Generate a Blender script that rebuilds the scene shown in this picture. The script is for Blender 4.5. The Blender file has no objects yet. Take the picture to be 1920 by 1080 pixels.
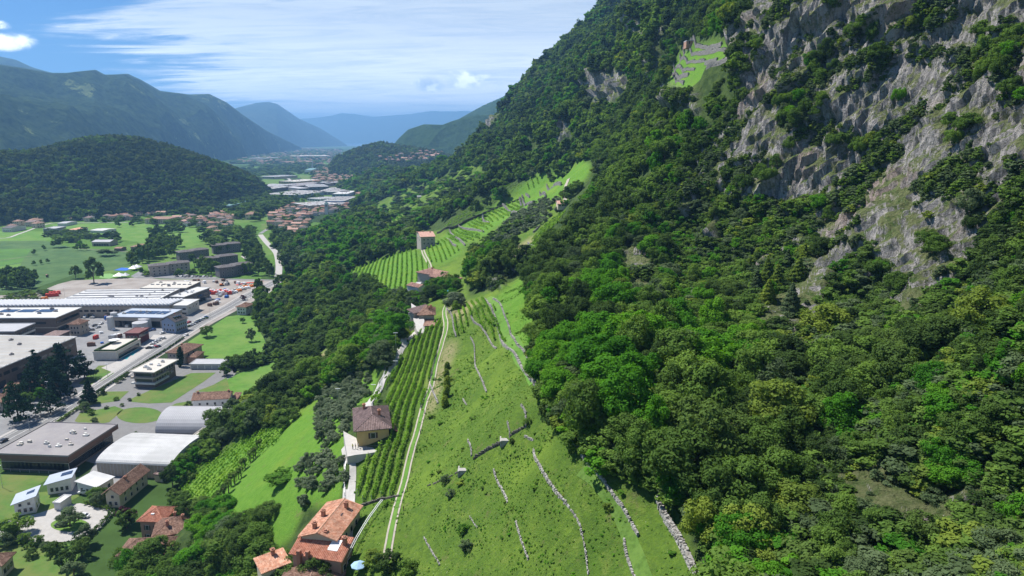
import bpy, math, random
import numpy as np
from mathutils import Vector, Matrix
rad = math.radians
D = bpy.data
scene = bpy.context.scene
COL = scene.collection
random.seed(7)
rng = np.random.default_rng(11)

# ------------------------------------------------------------------ camera
CAM_Z = 140.0; PITCH = rad(12.34); F = 1280.0
cam_d = D.cameras.new('camera'); cam = D.objects.new('camera', cam_d); COL.objects.link(cam)
cam.location = (0, 0, CAM_Z); cam.rotation_euler = (rad(90) - PITCH, 0, 0)
cam_d.sensor_width = 36; cam_d.lens = 24; cam_d.clip_start = 0.5; cam_d.clip_end = 80000
scene.camera = cam
# ------------------------------------------------------------------ light
SUN_EL, SUN_AZ = 57.0, -62.0          # azimuth measured from +Y (view direction), negative = left
SUN_STRENGTH, SKY_STRENGTH, EXPOSURE = 5.0, 0.06, 0.82
sd = Vector((math.sin(rad(SUN_AZ))*math.cos(rad(SUN_EL)), math.cos(rad(SUN_AZ))*math.cos(rad(SUN_EL)), math.sin(rad(SUN_EL))))
sl = D.lights.new('sun', 'SUN'); so = D.objects.new('sun', sl); COL.objects.link(so)
sl.energy = SUN_STRENGTH; sl.angle = rad(0.5); sl.color = (1.0, 0.955, 0.89)
so.rotation_euler = (-sd).to_track_quat('-Z', 'Y').to_euler(); so.location = (-300, 200, 900)
scene.view_settings.view_transform = 'Standard'; scene.view_settings.look = 'None'
scene.view_settings.exposure = EXPOSURE; scene.view_settings.gamma = 1
scene.view_settings.use_curve_mapping = False

world = D.worlds.new('World'); scene.world = world; world.use_nodes = True
def world_nodes():
    nt = world.node_tree; nt.nodes.clear(); N = nt.nodes.new; L = nt.links.new
    out = N('ShaderNodeOutputWorld'); bg = N('ShaderNodeBackground'); L(bg.outputs[0], out.inputs[0])
    bg.inputs['Strength'].default_value = SKY_STRENGTH
    sky = N('ShaderNodeTexSky'); sky.sky_type = 'NISHITA'; sky.sun_disc = False
    sky.sun_elevation = rad(SUN_EL); sky.sun_rotation = rad(SUN_AZ)
    sky.altitude = 400; sky.air_density = 1.0; sky.dust_density = 0.55; sky.ozone_density = 2.6
    def M(op, a, b=None, c=None, clamp=False):
        n = N('ShaderNodeMath'); n.operation = op; n.use_clamp = clamp
        for i, v in enumerate((a, b, c)):
            if v is None: continue
            if isinstance(v, (int, float)): n.inputs[i].default_value = v
            else: L(v, n.inputs[i])
        return n.outputs[0]
    def ramp(v, lo, hi):
        n = N('ShaderNodeMapRange'); n.interpolation_type = 'SMOOTHSTEP'
        L(v, n.inputs[0]); n.inputs[1].default_value = lo; n.inputs[2].default_value = hi
        return n.outputs[0]
    def noise(vec, scale, detail, rough=0.55, dist=0.0):
        n = N('ShaderNodeTexNoise'); n.inputs['Scale'].default_value = scale; n.inputs['Detail'].default_value = detail
        n.inputs['Roughness'].default_value = rough; n.inputs['Distortion'].default_value = dist
        L(vec, n.inputs['Vector']); return n.outputs['Fac']
    tc = N('ShaderNodeTexCoord'); sx = N('ShaderNodeSeparateXYZ'); L(tc.outputs['Generated'], sx.inputs[0])
    X, Y, Z = sx.outputs
    el = M('ARCTAN2', Z, M('SQRT', M('ADD', M('MULTIPLY', X, X), M('MULTIPLY', Y, Y))))
    az = M('ARCTAN2', X, Y)
    zz = M('ADD', M('MAXIMUM', Z, 0.0), 0.09)
    cx = N('ShaderNodeCombineXYZ'); L(M('DIVIDE', X, zz), cx.inputs[0]); L(M('DIVIDE', Y, zz), cx.inputs[1])
    mp = N('ShaderNodeMapping'); mp.inputs['Rotation'].default_value = (0, 0, rad(-14)); mp.inputs['Scale'].default_value = (0.34, 1.15, 1)
    mp.inputs['Location'].default_value = (1.3, 0.4, 0)
    L(cx.outputs[0], mp.inputs[0])
    n1 = noise(mp.outputs[0], 1.0, 8, 0.62, 0.9)
    n2 = noise(mp.outputs[0], 3.1, 9, 0.66, 1.6)
    # veil of high cloud: torn edge to the left, clear above and low down on the left
    nn = M('SUBTRACT', n1, 0.5); nf = M('SUBTRACT', n2, 0.5)
    wob = M('ADD', nn, M('MULTIPLY', nf, 0.6))
    e1 = ramp(M('ADD', az, M('ADD', M('MULTIPLY', wob, 0.55), 0.55)), 0.0, 0.14)
    e2 = ramp(M('ADD', M('ADD', M('MULTIPLY', az, 0.17), 0.262), M('ADD', M('MULTIPLY', el, -1.0), M('MULTIPLY', wob, 0.16))), -0.01, 0.05)
    e3 = ramp(M('ADD', M('ADD', el, M('MULTIPLY', az, 0.33)), M('ADD', M('MULTIPLY', wob, 0.10), 0.085)), -0.02, 0.03)
    fine = ramp(n2, 0.30, 0.66); brd = ramp(n1, 0.28, 0.62)
    dens = M('MULTIPLY', M('MULTIPLY', e1, e3), M('MULTIPLY', e2, M('ADD', M('ADD', M('MULTIPLY', fine, 0.30), M('MULTIPLY', brd, 0.34)), 0.46)), clamp=True)
    dens = M('MAXIMUM', dens, M('MULTIPLY', M('MULTIPLY', ramp(nf, 0.02, 0.22), ramp(az, -0.45, -0.1)), 0.45))
    # whitening toward the horizon
    hz = ramp(el, 0.20, 0.0)
    mixh = N('ShaderNodeMixRGB'); L(M('MULTIPLY', hz, 0.35), mixh.inputs[0]); L(sky.outputs[0], mixh.inputs[1])
    mixh.inputs[2].default_value = (7.0, 8.2, 9.0, 1)
    sat = N('ShaderNodeHueSaturation'); sat.inputs['Saturation'].default_value = 1.0
    tint = N('ShaderNodeMixRGB'); tint.blend_type = 'MULTIPLY'; tint.inputs[0].default_value = 1; tint.inputs[2].default_value = (.25, .52, .88, 1); L(mixh.outputs[0], tint.inputs[1]); L(tint.outputs[0], sat.inputs['Color'])
    mix = N('ShaderNodeMixRGB'); L(dens, mix.inputs[0]); L(sat.outputs[0], mix.inputs[1]); 
    vc = N('ShaderNodeMixRGB'); L(ramp(el, 0.17, 0.03), vc.inputs[0]); vc.inputs[1].default_value = (8.6, 9.3, 10.0, 1); vc.inputs[2].default_value = (23.0, 22.5, 21.5, 1); L(vc.outputs[0], mix.inputs[2])
    cur = mix.outputs[0]
    # cumulus puffs
    mc = N('ShaderNodeCombineXYZ'); L(az, mc.inputs[0]); L(M('MULTIPLY', el, 1.7), mc.inputs[1])
    pn = noise(mc.outputs[0], 26.0, 7, 0.6, 0.3)
    shp = None
    for (px, py, w, h, s) in ((805, 158, 38, 18, 1.25), (872, 150, 58, 22, 1.05), (935, 157, 24, 10, .7), (845, 140, 50, 12, .3), (8, 76, 50, 18, 1.0), (2, 48, 16, 9, .9), (725, 142, 18, 7, .35), (641, 156, 14, 6, .3)):
        dx, u = px-960, 540-py
        fy = F*math.cos(PITCH) + u*math.sin(PITCH); vz = u*math.cos(PITCH) - F*math.sin(PITCH)
        a0 = math.atan2(dx, fy); e0 = math.atan2(vz, math.hypot(dx, fy)); sc = F*1.0
        da = M('DIVIDE', M('SUBTRACT', az, a0), w/sc); de = M('DIVIDE', M('SUBTRACT', el, e0), h/sc)
        r2 = M('ADD', M('MULTIPLY', da, da), M('MULTIPLY', de, de))
        v = M('MULTIPLY', M('SUBTRACT', 1.25, r2, clamp=False), s)
        v = M('MAXIMUM', v, 0.0)
        shp = v if shp is None else M('MAXIMUM', shp, v)
    pm = ramp(M('MULTIPLY', shp, M('ADD', pn, -0.12)), 0.16, 0.52)
    mix2 = N('ShaderNodeMixRGB'); L(M('MULTIPLY', pm, 0.95), mix2.inputs[0]); L(cur, mix2.inputs[1])
    shade = N('ShaderNodeMixRGB'); L(ramp(pn, 0.40, 0.62), shade.inputs[0]); shade.inputs[1].default_value = (9.0, 10.0, 11.4, 1); shade.inputs[2].default_value = (25.0, 25.0, 25.0, 1)
    L(shade.outputs[0], mix2.inputs[2])
    L(mix2.outputs[0], bg.inputs[0])
world_nodes()

# ------------------------------------------------------------------ geometry helpers
CP, SP = math.cos(PITCH), math.sin(PITCH)
def ray(px, py):
    dx = px-960.0; u = 540.0-py
    return dx, F*CP + u*SP, u*CP - F*SP
def proj(x, y, z):
    dz = z-CAM_Z; d = y*CP - dz*SP; d = np.where(np.abs(d) < 1e-3, 1e-3, d); v = y*SP + dz*CP
    px = 960 + F*x/d; py = 540 - F*v/d
    return np.where(d > 1, px, -9999), np.where(d > 1, py, 9999)
def gp(px, py, z=0.0):
    """point of the level plane z under a pixel"""
    a, b, c = ray(px, py); k = (z-CAM_Z)/c
    return (a*k, b*k, z)
def inpoly(px, py, poly):
    px = np.asarray(px, float); py = np.asarray(py, float); res = np.zeros(px.shape, bool); n = len(poly)
    for i in range(n):
        x1, y1 = poly[i]; x2, y2 = poly[(i+1) % n]
        if y1 == y2: continue
        c = ((y1 > py) != (y2 > py)) & (px < (x2-x1)*(py-y1)/(y2-y1)+x1)
        res ^= c
    return res
def hsh(ix, iy, iz, seed):
    h = (ix.astype(np.int64)*374761393 + iy.astype(np.int64)*668265263 + iz.astype(np.int64)*2147483647 + seed*974711) & 0xffffffff
    h = ((h ^ (h >> 13))*1274126177) & 0xffffffff
    h = (h ^ (h >> 16)) & 0xffffff
    return h/float(0xffffff)
def vnoise(x, y, z=None, seed=0):
    if z is None: z = np.zeros_like(x)
    ix, iy, iz = np.floor(x), np.floor(y), np.floor(z); fx, fy, fz = x-ix, y-iy, z-iz
    fx = fx*fx*(3-2*fx); fy = fy*fy*(3-2*fy); fz = fz*fz*(3-2*fz); r = 0
    for a in (0, 1):
        for b in (0, 1):
            for c in (0, 1):
                w = (fx if a else 1-fx)*(fy if b else 1-fy)*(fz if c else 1-fz)
                r = r + w*hsh(ix+a, iy+b, iz+c, seed)
    return r*2-1
def fbm(x, y, z=None, oct=4, seed=0, gain=.5, ridged=False):
    r = 0; a = 1.0; f = 1.0; t = 0
    for o in range(oct):
        n = vnoise(x*f, y*f, None if z is None else z*f, seed+o*17)
        if ridged: n = 1-2*np.abs(n)
        r = r + a*n; t += a; a *= gain; f *= 2.03
    return r/t
def lin(h):
    h = h.lstrip('#'); v = [int(h[i:i+2], 16)/255 for i in (0, 2, 4)]
    return tuple((c/12.92 if c <= .04045 else ((c+.055)/1.055)**2.4) for c in v) + (1,)

def link(o, parent=None):
    COL.objects.link(o)
    if parent is not None: o.parent = parent
    return o
def tag(o, label=None, cat=None, group=None, kind=None):
    if label: o['label'] = label
    if cat: o['category'] = cat
    if group: o['group'] = group
    if kind: o['kind'] = kind
    return o
def empty(name, loc, rz=0.0):
    o = D.objects.new(name, None); o.empty_display_size = 1; o.location = loc; o.rotation_euler = (0, 0, rz)
    COL.objects.link(o); return o
def np_mesh(name, V, Q, mats, smooth=False, midx=None):
    """fast mesh from arrays; Q is (n,3) or (n,4)"""
    me = D.meshes.new(name); V = np.asarray(V, np.float32); Q = np.asarray(Q, np.int32); k = Q.shape[1]
    me.vertices.add(len(V)); me.vertices.foreach_set('co', V.ravel())
    me.loops.add(Q.size); me.loops.foreach_set('vertex_index', Q.ravel())
    me.polygons.add(len(Q)); me.polygons.foreach_set('loop_start', np.arange(0, Q.size, k, dtype=np.int32))
    me.polygons.foreach_set('loop_total', np.full(len(Q), k, np.int32))
    if midx is not None: me.polygons.foreach_set('material_index', np.asarray(midx, np.int32))
    me.polygons.foreach_set('use_smooth', np.full(len(Q), smooth, bool))
    for m in mats: me.materials.append(m)
    me.update(calc_edges=True); return me
class MB:
    def __init__(s): s.v = []; s.f = []; s.m = []
    def add(s, vs, fs, m=0):
        b = len(s.v); s.v += [tuple(v) for v in vs]; s.f += [tuple(b+i for i in f) for f in fs]; s.m += [m]*len(fs)
    def box(s, x0, x1, y0, y1, z0, z1, m=0):
        s.add([(x0,y0,z0),(x1,y0,z0),(x1,y1,z0),(x0,y1,z0),(x0,y0,z1),(x1,y0,z1),(x1,y1,z1),(x0,y1,z1)],
              [(0,3,2,1),(4,5,6,7),(0,1,5,4),(1,2,6,5),(2,3,7,6),(3,0,4,7)], m)
    def prism(s, pts, z0, z1, m=0, mt=None):
        n = len(pts); a = sum(pts[i][0]*pts[(i+1)%n][1]-pts[(i+1)%n][0]*pts[i][1] for i in range(n))
        if a < 0: pts = pts[::-1]
        s.add([(p[0],p[1],z0) for p in pts]+[(p[0],p[1],z1) for p in pts], [(i,(i+1)%n,n+(i+1)%n,n+i) for i in range(n)], m)
        s.add([(p[0],p[1],z1) for p in pts], [tuple(range(n))], m if mt is None else mt)
        s.add([(p[0],p[1],z0) for p in pts], [tuple(range(n))[::-1]], m)
    def cyl(s, x, y, z0, z1, r0, r1=None, n=10, m=0):
        r1 = r0 if r1 is None else r1
        vs = [(x+r0*math.cos(2*math.pi*i/n), y+r0*math.sin(2*math.pi*i/n), z0) for i in range(n)]
        vs += [(x+r1*math.cos(2*math.pi*i/n), y+r1*math.sin(2*math.pi*i/n), z1) for i in range(n)]
        s.add(vs, [(i,(i+1)%n,n+(i+1)%n,n+i) for i in range(n)]+[tuple(range(n))[::-1], tuple(range(n,2*n))], m)
    def tube(s, pts, r, n=5, m=0):
        ring = []
        for i, p in enumerate(pts):
            p = Vector(p); q = Vector(pts[min(i+1, len(pts)-1)]) - Vector(pts[max(i-1, 0)]); q.normalize()
            a = q.orthogonal().normalized(); b = q.cross(a); rr = r[i] if isinstance(r, (list, tuple)) else r
            ring += [tuple(p + a*rr*math.cos(2*math.pi*k/n) + b*rr*math.sin(2*math.pi*k/n)) for k in range(n)]
        fs = []
        for i in range(len(pts)-1):
            for k in range(n):
                fs.append((i*n+k, i*n+(k+1)%n, (i+1)*n+(k+1)%n, (i+1)*n+k))
        fs += [tuple(range(n))[::-1], tuple(range((len(pts)-1)*n, len(pts)*n))]
        s.add(ring, fs, m)
    def mesh(s, name, mats, smooth=False):
        me = D.meshes.new(name); me.from_pydata(s.v, [], s.f)
        for m in (mats if isinstance(mats, (list, tuple)) else [mats]): me.materials.append(m)
        if len(me.materials) > 1: me.polygons.foreach_set('material_index', s.m)
        if smooth: me.polygons.foreach_set('use_smooth', [True]*len(s.f))
        me.update(); return me
    def build(s, name, mats, parent=None, loc=None, smooth=False):
        o = D.objects.new(name, s.mesh(name, mats, smooth))
        if loc is not None: o.location = loc
        return link(o, parent)

# ------------------------------------------------------------------ materials
def new_mat(name):
    m = D.materials.new(name); m.use_nodes = True; nt = m.node_tree
    b = nt.nodes['Principled BSDF']; b.inputs['Specular IOR Level'].default_value = .2
    return m, nt, b
def mat(name, col, rough=.8, var=.12, scale=1.5, metal=0., bump=0., spec=.2, col2=None, scale2=None, emis=None, coord='Object', stripes=None):
    """plain material with two scales of procedural variation"""
    m, nt, b = new_mat(name); N = nt.nodes.new; L = nt.links.new
    tc = N('ShaderNodeTexCoord'); n = N('ShaderNodeTexNoise'); L(tc.outputs[coord], n.inputs['Vector'])
    n.inputs['Scale'].default_value = scale; n.inputs['Detail'].default_value = 6; n.inputs['Roughness'].default_value = .65
    r = N('ShaderNodeMapRange'); L(n.outputs['Fac'], r.inputs[0]); r.inputs[1].default_value = .3; r.inputs[2].default_value = .7
    r.inputs[3].default_value = 1-var; r.inputs[4].default_value = 1+var
    hs = N('ShaderNodeHueSaturation'); hs.inputs['Color'].default_value = col
    L(r.outputs[0], hs.inputs['Value']); c = hs.outputs[0]
    if col2 is not None:
        n2 = N('ShaderNodeTexNoise'); L(tc.outputs[coord], n2.inputs['Vector']); n2.inputs['Scale'].default_value = scale2 or scale*.25
        n2.inputs['Detail'].default_value = 5; n2.inputs['Roughness'].default_value = .7
        r2 = N('ShaderNodeMapRange'); L(n2.outputs['Fac'], r2.inputs[0]); r2.inputs[1].default_value = .42; r2.inputs[2].default_value = .62
        mx = N('ShaderNodeMixRGB'); L(r2.outputs[0], mx.inputs[0]); L(c, mx.inputs[1]); mx.inputs[2].default_value = col2; c = mx.outputs[0]
    if stripes:                      # (axis index, width metres, darkness)
        sx = N('ShaderNodeSeparateXYZ'); L(tc.outputs['Object'], sx.inputs[0])
        d = N('ShaderNodeMath'); d.operation = 'DIVIDE'; L(sx.outputs[stripes[0]], d.inputs[0]); d.inputs[1].default_value = stripes[1]
        fr = N('ShaderNodeMath'); fr.operation = 'FRACT'; L(d.outputs[0], fr.inputs[0])
        gt = N('ShaderNodeMath'); gt.operation = 'GREATER_THAN'; L(fr.outputs[0], gt.inputs[0]); gt.inputs[1].default_value = 1-stripes[2]
        mx = N('ShaderNodeMixRGB'); mx.blend_type = 'MULTIPLY'; L(gt.outputs[0], mx.inputs[0]); L(c, mx.inputs[1]); mx.inputs[2].default_value = stripes[3]; c = mx.outputs[0]
    L(c, b.inputs['Base Color']); b.inputs['Roughness'].default_value = rough; b.inputs['Metallic'].default_value = metal
    b.inputs['Specular IOR Level'].default_value = spec
    if bump:
        bp = N('ShaderNodeBump'); bp.inputs['Strength'].default_value = bump; bp.inputs['Distance'].default_value = .3; L(n.outputs['Fac'], bp.inputs['Height']); L(bp.outputs[0], b.inputs['Normal'])
    return m
def leaf_mat(name, c1, c2, c3, transl=.36, patch=.02):
    """foliage: colour differs from tree to tree and from clump to clump"""
    m = D.materials.new(name); m.use_nodes = True; nt = m.node_tree; nt.nodes.clear(); N = nt.nodes.new; L = nt.links.new
    out = N('ShaderNodeOutputMaterial'); oi = N('ShaderNodeObjectInfo'); geo = N('ShaderNodeNewGeometry')
    cr = N('ShaderNodeValToRGB'); cr.color_ramp.interpolation = 'LINEAR'
    e = cr.color_ramp.elements; e[0].position = 0; e[0].color = c1; e[1].position = 1; e[1].color = c3; k = e.new(.5); k.color = c2
    n = N('ShaderNodeTexNoise'); n.inputs['Scale'].default_value = patch; n.inputs['Detail'].default_value = 3; L(geo.outputs['Position'], n.inputs['Vector'])
    n2 = N('ShaderNodeTexNoise'); n2.inputs['Scale'].default_value = .9; n2.inputs['Detail'].default_value = 3; L(geo.outputs['Position'], n2.inputs['Vector'])
    a = N('ShaderNodeMath'); a.operation = 'MULTIPLY_ADD'; L(oi.outputs['Random'], a.inputs[0]); a.inputs[1].default_value = .8; 
    s = N('ShaderNodeMath'); s.operation = 'MULTIPLY_ADD'; L(n.outputs['Fac'], s.inputs[0]); s.inputs[1].default_value = .9; s.inputs[2].default_value = -.35
    L(s.outputs[0], a.inputs[2])
    a2 = N('ShaderNodeMath'); a2.operation = 'MULTIPLY_ADD'; L(n2.outputs['Fac'], a2.inputs[0]); a2.inputs[1].default_value = .5
    s3 = N('ShaderNodeMath'); s3.operation = 'SUBTRACT'; L(a.outputs[0], s3.inputs[0]); s3.inputs[1].default_value = .25; L(s3.outputs[0], a2.inputs[2])
    L(a2.outputs[0], cr.inputs[0])
    d = N('ShaderNodeBsdfDiffuse'); t = N('ShaderNodeBsdfTranslucent'); L(cr.outputs[0], d.inputs[0])
    hs = N('ShaderNodeHueSaturation'); hs.inputs['Hue'].default_value = .49; hs.inputs['Saturation'].default_value = 1.15; hs.inputs['Value'].default_value = 1.3
    L(cr.outputs[0], hs.inputs['Color']); L(hs.outputs[0], t.inputs[0])
    mx = N('ShaderNodeMixShader'); mx.inputs[0].default_value = transl; L(d.outputs[0], mx.inputs[1]); L(t.outputs[0], mx.inputs[2]); L(mx.outputs[0], out.inputs[0])
    return m
LEAF = {
 'dark':   leaf_mat('foliage_dark',   (0.036,0.065,0.021,1), (0.067,0.115,0.030,1), (0.113,0.180,0.042,1)),
 'mid':    leaf_mat('foliage_mid',    (0.056,0.101,0.025,1), (0.099,0.175,0.035,1), (0.160,0.259,0.048,1)),
 'bright': leaf_mat('foliage_bright', (0.046,0.146,0.017,1), (0.072,0.207,0.019,1), (0.124,0.276,0.024,1)),
 'yellow': leaf_mat('foliage_yellow', (0.101,0.156,0.032,1), (0.147,0.211,0.038,1), (0.211,0.276,0.044,1)),
 'grey':   leaf_mat('foliage_grey_green', (.066,.100,.044,1), (.095,.140,.062,1), (.130,.180,.085,1)),
 'olive':  leaf_mat('foliage_olive', (.105,.140,.078,1), (.150,.195,.112,1), (.200,.245,.150,1)),
 'conifer':leaf_mat('foliage_conifer',(0.008,0.022,0.013,1), (0.015,0.036,0.017,1), (0.023,0.053,0.022,1), .08),
 'vine':   leaf_mat('foliage_vine',   (0.108,0.228,0.024,1), (0.155,0.300,0.034,1), (0.216,0.360,0.048,1), .3),
 'weed':   leaf_mat('foliage_weed',   (0.043,0.121,0.016,1), (0.085,0.177,0.024,1), (0.142,0.213,0.041,1), .25),
 'red':    leaf_mat('foliage_purple', (0.046,0.019,0.025,1), (0.074,0.029,0.035,1), (0.110,0.040,0.049,1), .1),
 'hill':   leaf_mat('foliage_hill',   (0.040,0.062,0.022,1), (0.070,0.105,0.030,1), (0.131,0.168,0.049,1)),
}
BARK = mat('bark', (.10,.075,.055,1), .9, .3, 3)
STONE = mat('dry_stone', (.34,.32,.29,1), .9, .30, 2.2, bump=.3, col2=(.16,.17,.12,1), scale2=.8)
CONCRETE = mat('concrete', (.42,.40,.37,1), .85, .12, .8)
# ------------------------------------------------------------------ mountainside: one height field on a polar grid
def cz(px, py, z):            # control: pixel + height -> world
    a, b, c = ray(px, py); k = (z-CAM_Z)/c; return (a*k, b*k, z)
def cr_(px, py, r):           # control: pixel + horizontal distance
    a, b, c = ray(px, py); h = math.hypot(a, b); return (a/h*r, b/h*r, CAM_Z + c/h*r)
def ca(px, r, z):             # behind something: bearing + distance + height
    a, b, c = ray(px, 262); h = math.hypot(a, b); return (a/h*r, b/h*r, z)
FOOT = [(215,1078),(300,985),(325,930),(350,870),(425,795),(480,752),(556,684),(500,640),(482,585),(530,535),(556,500),(548,450),(600,420),(655,395),(690,370)]
ctrl = [gp(x, y) for x, y in FOOT]
for x, y in FOOT:
    g = gp(x, y); h = math.hypot(g[0], g[1]); ctrl.append((g[0]-g[1]/h*.2*h, g[1]+g[0]/h*.0, -.07*h))
for c in [(560,1080,38),(600,1080,43),(420,1000,18),(480,900,24),(550,780,24),(600,700,24),(655,1075,46),(650,900,48),(650,850,49.5),(700,750,51),(745,660,51),(775,620,51),
          (725,1045,50.5),(760,900,52),(800,730,53),(830,600,54),(835,520,51),(798,455,52),(700,650,40),(640,640,26),(560,600,11),(640,560,22),(740,560,40),(700,510,31),(770,480,42),(760,520,42),
          (880,575,63),(930,530,66),(960,492,70),(1000,470,76),(640,520,15),(650,450,15),(740,440,26),(700,420,12),(620,480,7),(760,380,20),
          (850,760,63),(900,900,66),(1000,1000,71),(1150,1060,76),(1000,860,74),(900,680,62),
          (1005,600,82),(990,545,80),(1010,730,84),(1050,800,84),(1130,880,84),(1230,940,83),(1310,1080,82),(1600,900,87),(1920,1080,92),(1600,1080,88),(1300,700,88),(1150,650,85),
          (400,1080,12),(900,1080,60),(1100,1080,73)]: ctrl.append(cz(*c))
for c in [(1200,520,262),(1100,450,330),(1100,380,480),(1060,340,700),(960,400,640),(900,440,560),(850,420,700),(820,460,600),(1250,200,490),(1320,80,500),(1280,130,490),(1200,300,425),(1180,60,760),(1270,30,650),(1350,20,560),
          (1700,300,252),(1900,650,160),(1920,300,214),(1920,0,262),(1300,420,300),(1400,250,315),(1400,100,345),(1500,100,317),(1450,0,370),(1700,0,300),(1500,420,268),(1700,560,196),(1750,450,213),(1600,700,155),(1500,600,200),(1400,560,222),(1850,850,112),(1400,850,118),
          (1010,205,1150),(1180,2,1250),(1108,60,1300),(964,180,1380),(1140,180,820),(1150,250,640),(930,250,1250),(915,262,1200),(900,285,1200),(950,320,950),(1000,290,800),(1026,130,1280),
          (820,308,1500),(850,352,1000),(750,390,1080),(740,325,2000),(800,340,1350),(760,350,1500),(900,360,850),(860,330,1250),(1100,120,980),(1100,300,620),
          (1240,-150,1400),(1400,-200,520),(1700,-300,400),(1950,-350,340),(2100,400,180),(2100,900,105),(2200,0,230)]: ctrl.append(cr_(*c))
for c in [(700,2300,-20),(740,2700,-60),(820,2000,10),(820,2800,-60),(905,1500,60),(905,2200,-30),(950,1650,130),(950,2200,10),(1050,1700,210),(1050,2400,60),(1110,1750,280),(1300,1500,420),(1700,900,420),(2100,600,380),(2300,120,130),
          (1300,62,84),(1600,55,80),(2000,55,92),(900,70,53),(600,75,40),(300,110,18),(150,150,-15),(1300,45,80),(600,45,36),
          (2700,120,150),(2700,250,250),(2700,45,95)]: ctrl.append(ca(*c))
ctrl = np.array(ctrl, float)
cA = np.arctan2(ctrl[:,0], ctrl[:,1]); cR = np.log(np.hypot(ctrl[:,0], ctrl[:,1]))
def tps(d2): return np.where(d2 > 1e-12, .5*d2*np.log(np.maximum(d2, 1e-12)), 0)
n = len(ctrl); K = tps((cA[:,None]-cA[None])**2+(cR[:,None]-cR[None])**2) + np.eye(n)*.0015
P = np.stack([np.ones(n), cA, cR], 1)
A_ = np.zeros((n+3, n+3)); A_[:n,:n] = K; A_[:n,n:] = P; A_[n:,:n] = P.T
tv = (ctrl[:,2])
sol = np.linalg.solve(A_, np.concatenate([tv/np.exp(cR), [0,0,0]]))
NA, NR = 860, 760
A0, A1, R0, R1 = rad(-36), rad(50), math.log(45), math.log(3000)
ga = np.linspace(A0, A1, NA); gr = np.linspace(R0, R1, NR)
def eval_rbf(a, r):
    out = np.empty(a.shape)
    for i in range(0, a.size, 40000):
        aa = a.ravel()[i:i+40000]; rr = r.ravel()[i:i+40000]
        k = tps((aa[:,None]-cA[None])**2+(rr[:,None]-cR[None])**2)
        out.ravel()[i:i+40000] = k@sol[:n] + sol[n] + sol[n+1]*aa + sol[n+2]*rr
    return out
ca_ = np.linspace(A0, A1, NA//4+1); cr2 = np.linspace(R0, R1, NR//4+1)   # coarse evaluation, bilinear upsampling
cg = eval_rbf(*np.meshgrid(ca_, cr2, indexing='ij'))
def bil(G, u, v):
    u = np.clip(u, 0, G.shape[0]-1.001); v = np.clip(v, 0, G.shape[1]-1.001); i = u.astype(int); j = v.astype(int); fu = u-i; fv = v-j
    return (G[i,j]*(1-fu)+G[i+1,j]*fu)*(1-fv)+(G[i,j+1]*(1-fu)+G[i+1,j+1]*fu)*fv
AA, RR = np.meshgrid(ga, gr, indexing='ij')
ZZ = bil(cg, (AA-A0)/(A1-A0)*(cg.shape[0]-1), (RR-R0)/(R1-R0)*(cg.shape[1]-1))*np.exp(RR)
XX = np.sin(AA)*np.exp(RR); YY = np.cos(AA)*np.exp(RR)
PX, PY = proj(XX, YY, ZZ)

# ---- what grows where (regions of the ground, each found where the photograph shows it)
CLIFF = [(1415,-300),(1408,0),(1375,90),(1400,200),(1350,250),(1300,300),(1268,360),(1283,395),(1345,350),(1375,400),(1480,425),(1560,400),(1540,480),(1500,560),(1425,600),(1420,620),(1485,640),(1465,690),(1510,690),(1545,640),(1560,560),(1620,480),(1690,490),(1680,605),(1770,590),(1830,480),(1880,420),(1925,380),(2300,500),(2300,-300)]
CLIFF2 = [[(1095,170),(1130,140),(1180,150),(1175,200),(1140,212),(1105,195)],[(1150,470),(1185,465),(1232,500),(1235,560),(1180,565),(1160,520)],[(918,190),(936,182),(935,225),(918,258),(908,250)],
          [(1040,225),(1065,235),(1075,275),(1050,280)],[(1225,60),(1245,60),(1240,150),(1222,150)],[(1240,150),(1310,180),(1330,212),(1250,210)],[(985,270),(1000,265),(1003,290),(988,295)],[(1180,45),(1215,55),(1200,90),(1185,80)],
          [(1720,1080),(1750,1000),(1810,930),(1835,950),(1800,1010),(1770,1085)],[(1565,960),(1590,895),(1610,890),(1590,960)],[(1500,1075),(1515,1030),(1535,1030),(1520,1078)],[(1615,860),(1640,830),(1645,860),(1625,880)],[(915,535),(930,500),(950,505),(950,540),(925,545)],
          [(1465,690),(1470,640),(1510,650),(1510,690)],[(1890,560),(1925,540),(1925,600)],[(1335,250),(1365,262),(1330,345),(1290,345)]]
PATCH = [(1640,133,48,50),(1613,67,48,30),(1540,133,52,48),(1407,110,50,55),(1487,235,58,80),(1470,190,40,30),(1863,110,75,95),(1900,180,40,50),(1620,280,38,36),(1575,265,28,20),(1767,277,45,22),(1527,410,55,32),(1750,480,50,38),(1833,425,45,60),(1650,530,45,55),(1850,565,62,70),(1910,500,35,60),(1350,140,30,80),(1440,330,40,30),(1540,205,40,30),(1730,60,60,30),(1380,350,35,35),(1560,20,20,12),(1460,420,40,30),(1690,200,30,25),(1800,230,40,25),(1350,420,40,30)]
MEADOW = [(870,560),(905,548),(930,535),(985,512),(992,560),(1010,600),(1004,680),(1012,745),(1048,795),(1085,850),(1130,885),(1240,940),(1290,1010),(1330,1100),(1340,1400),(600,1400),(640,1085),(655,960),(668,948),(750,935),(780,800),(803,720),(828,640),(836,600),(860,580)]
TERR_TOP = [(1250,150),(1262,110),(1285,80),(1330,78),(1372,72),(1375,95),(1355,120),(1320,140),(1310,160),(1312,195),(1280,210),(1240,195),(1238,165)]
VINE_NEAR = [(668,948),(666,868),(700,850),(735,812),(738,780),(722,760),(738,695),(765,645),(790,622),(826,600),(830,625),(803,715),(780,795),(748,932)]
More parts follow.
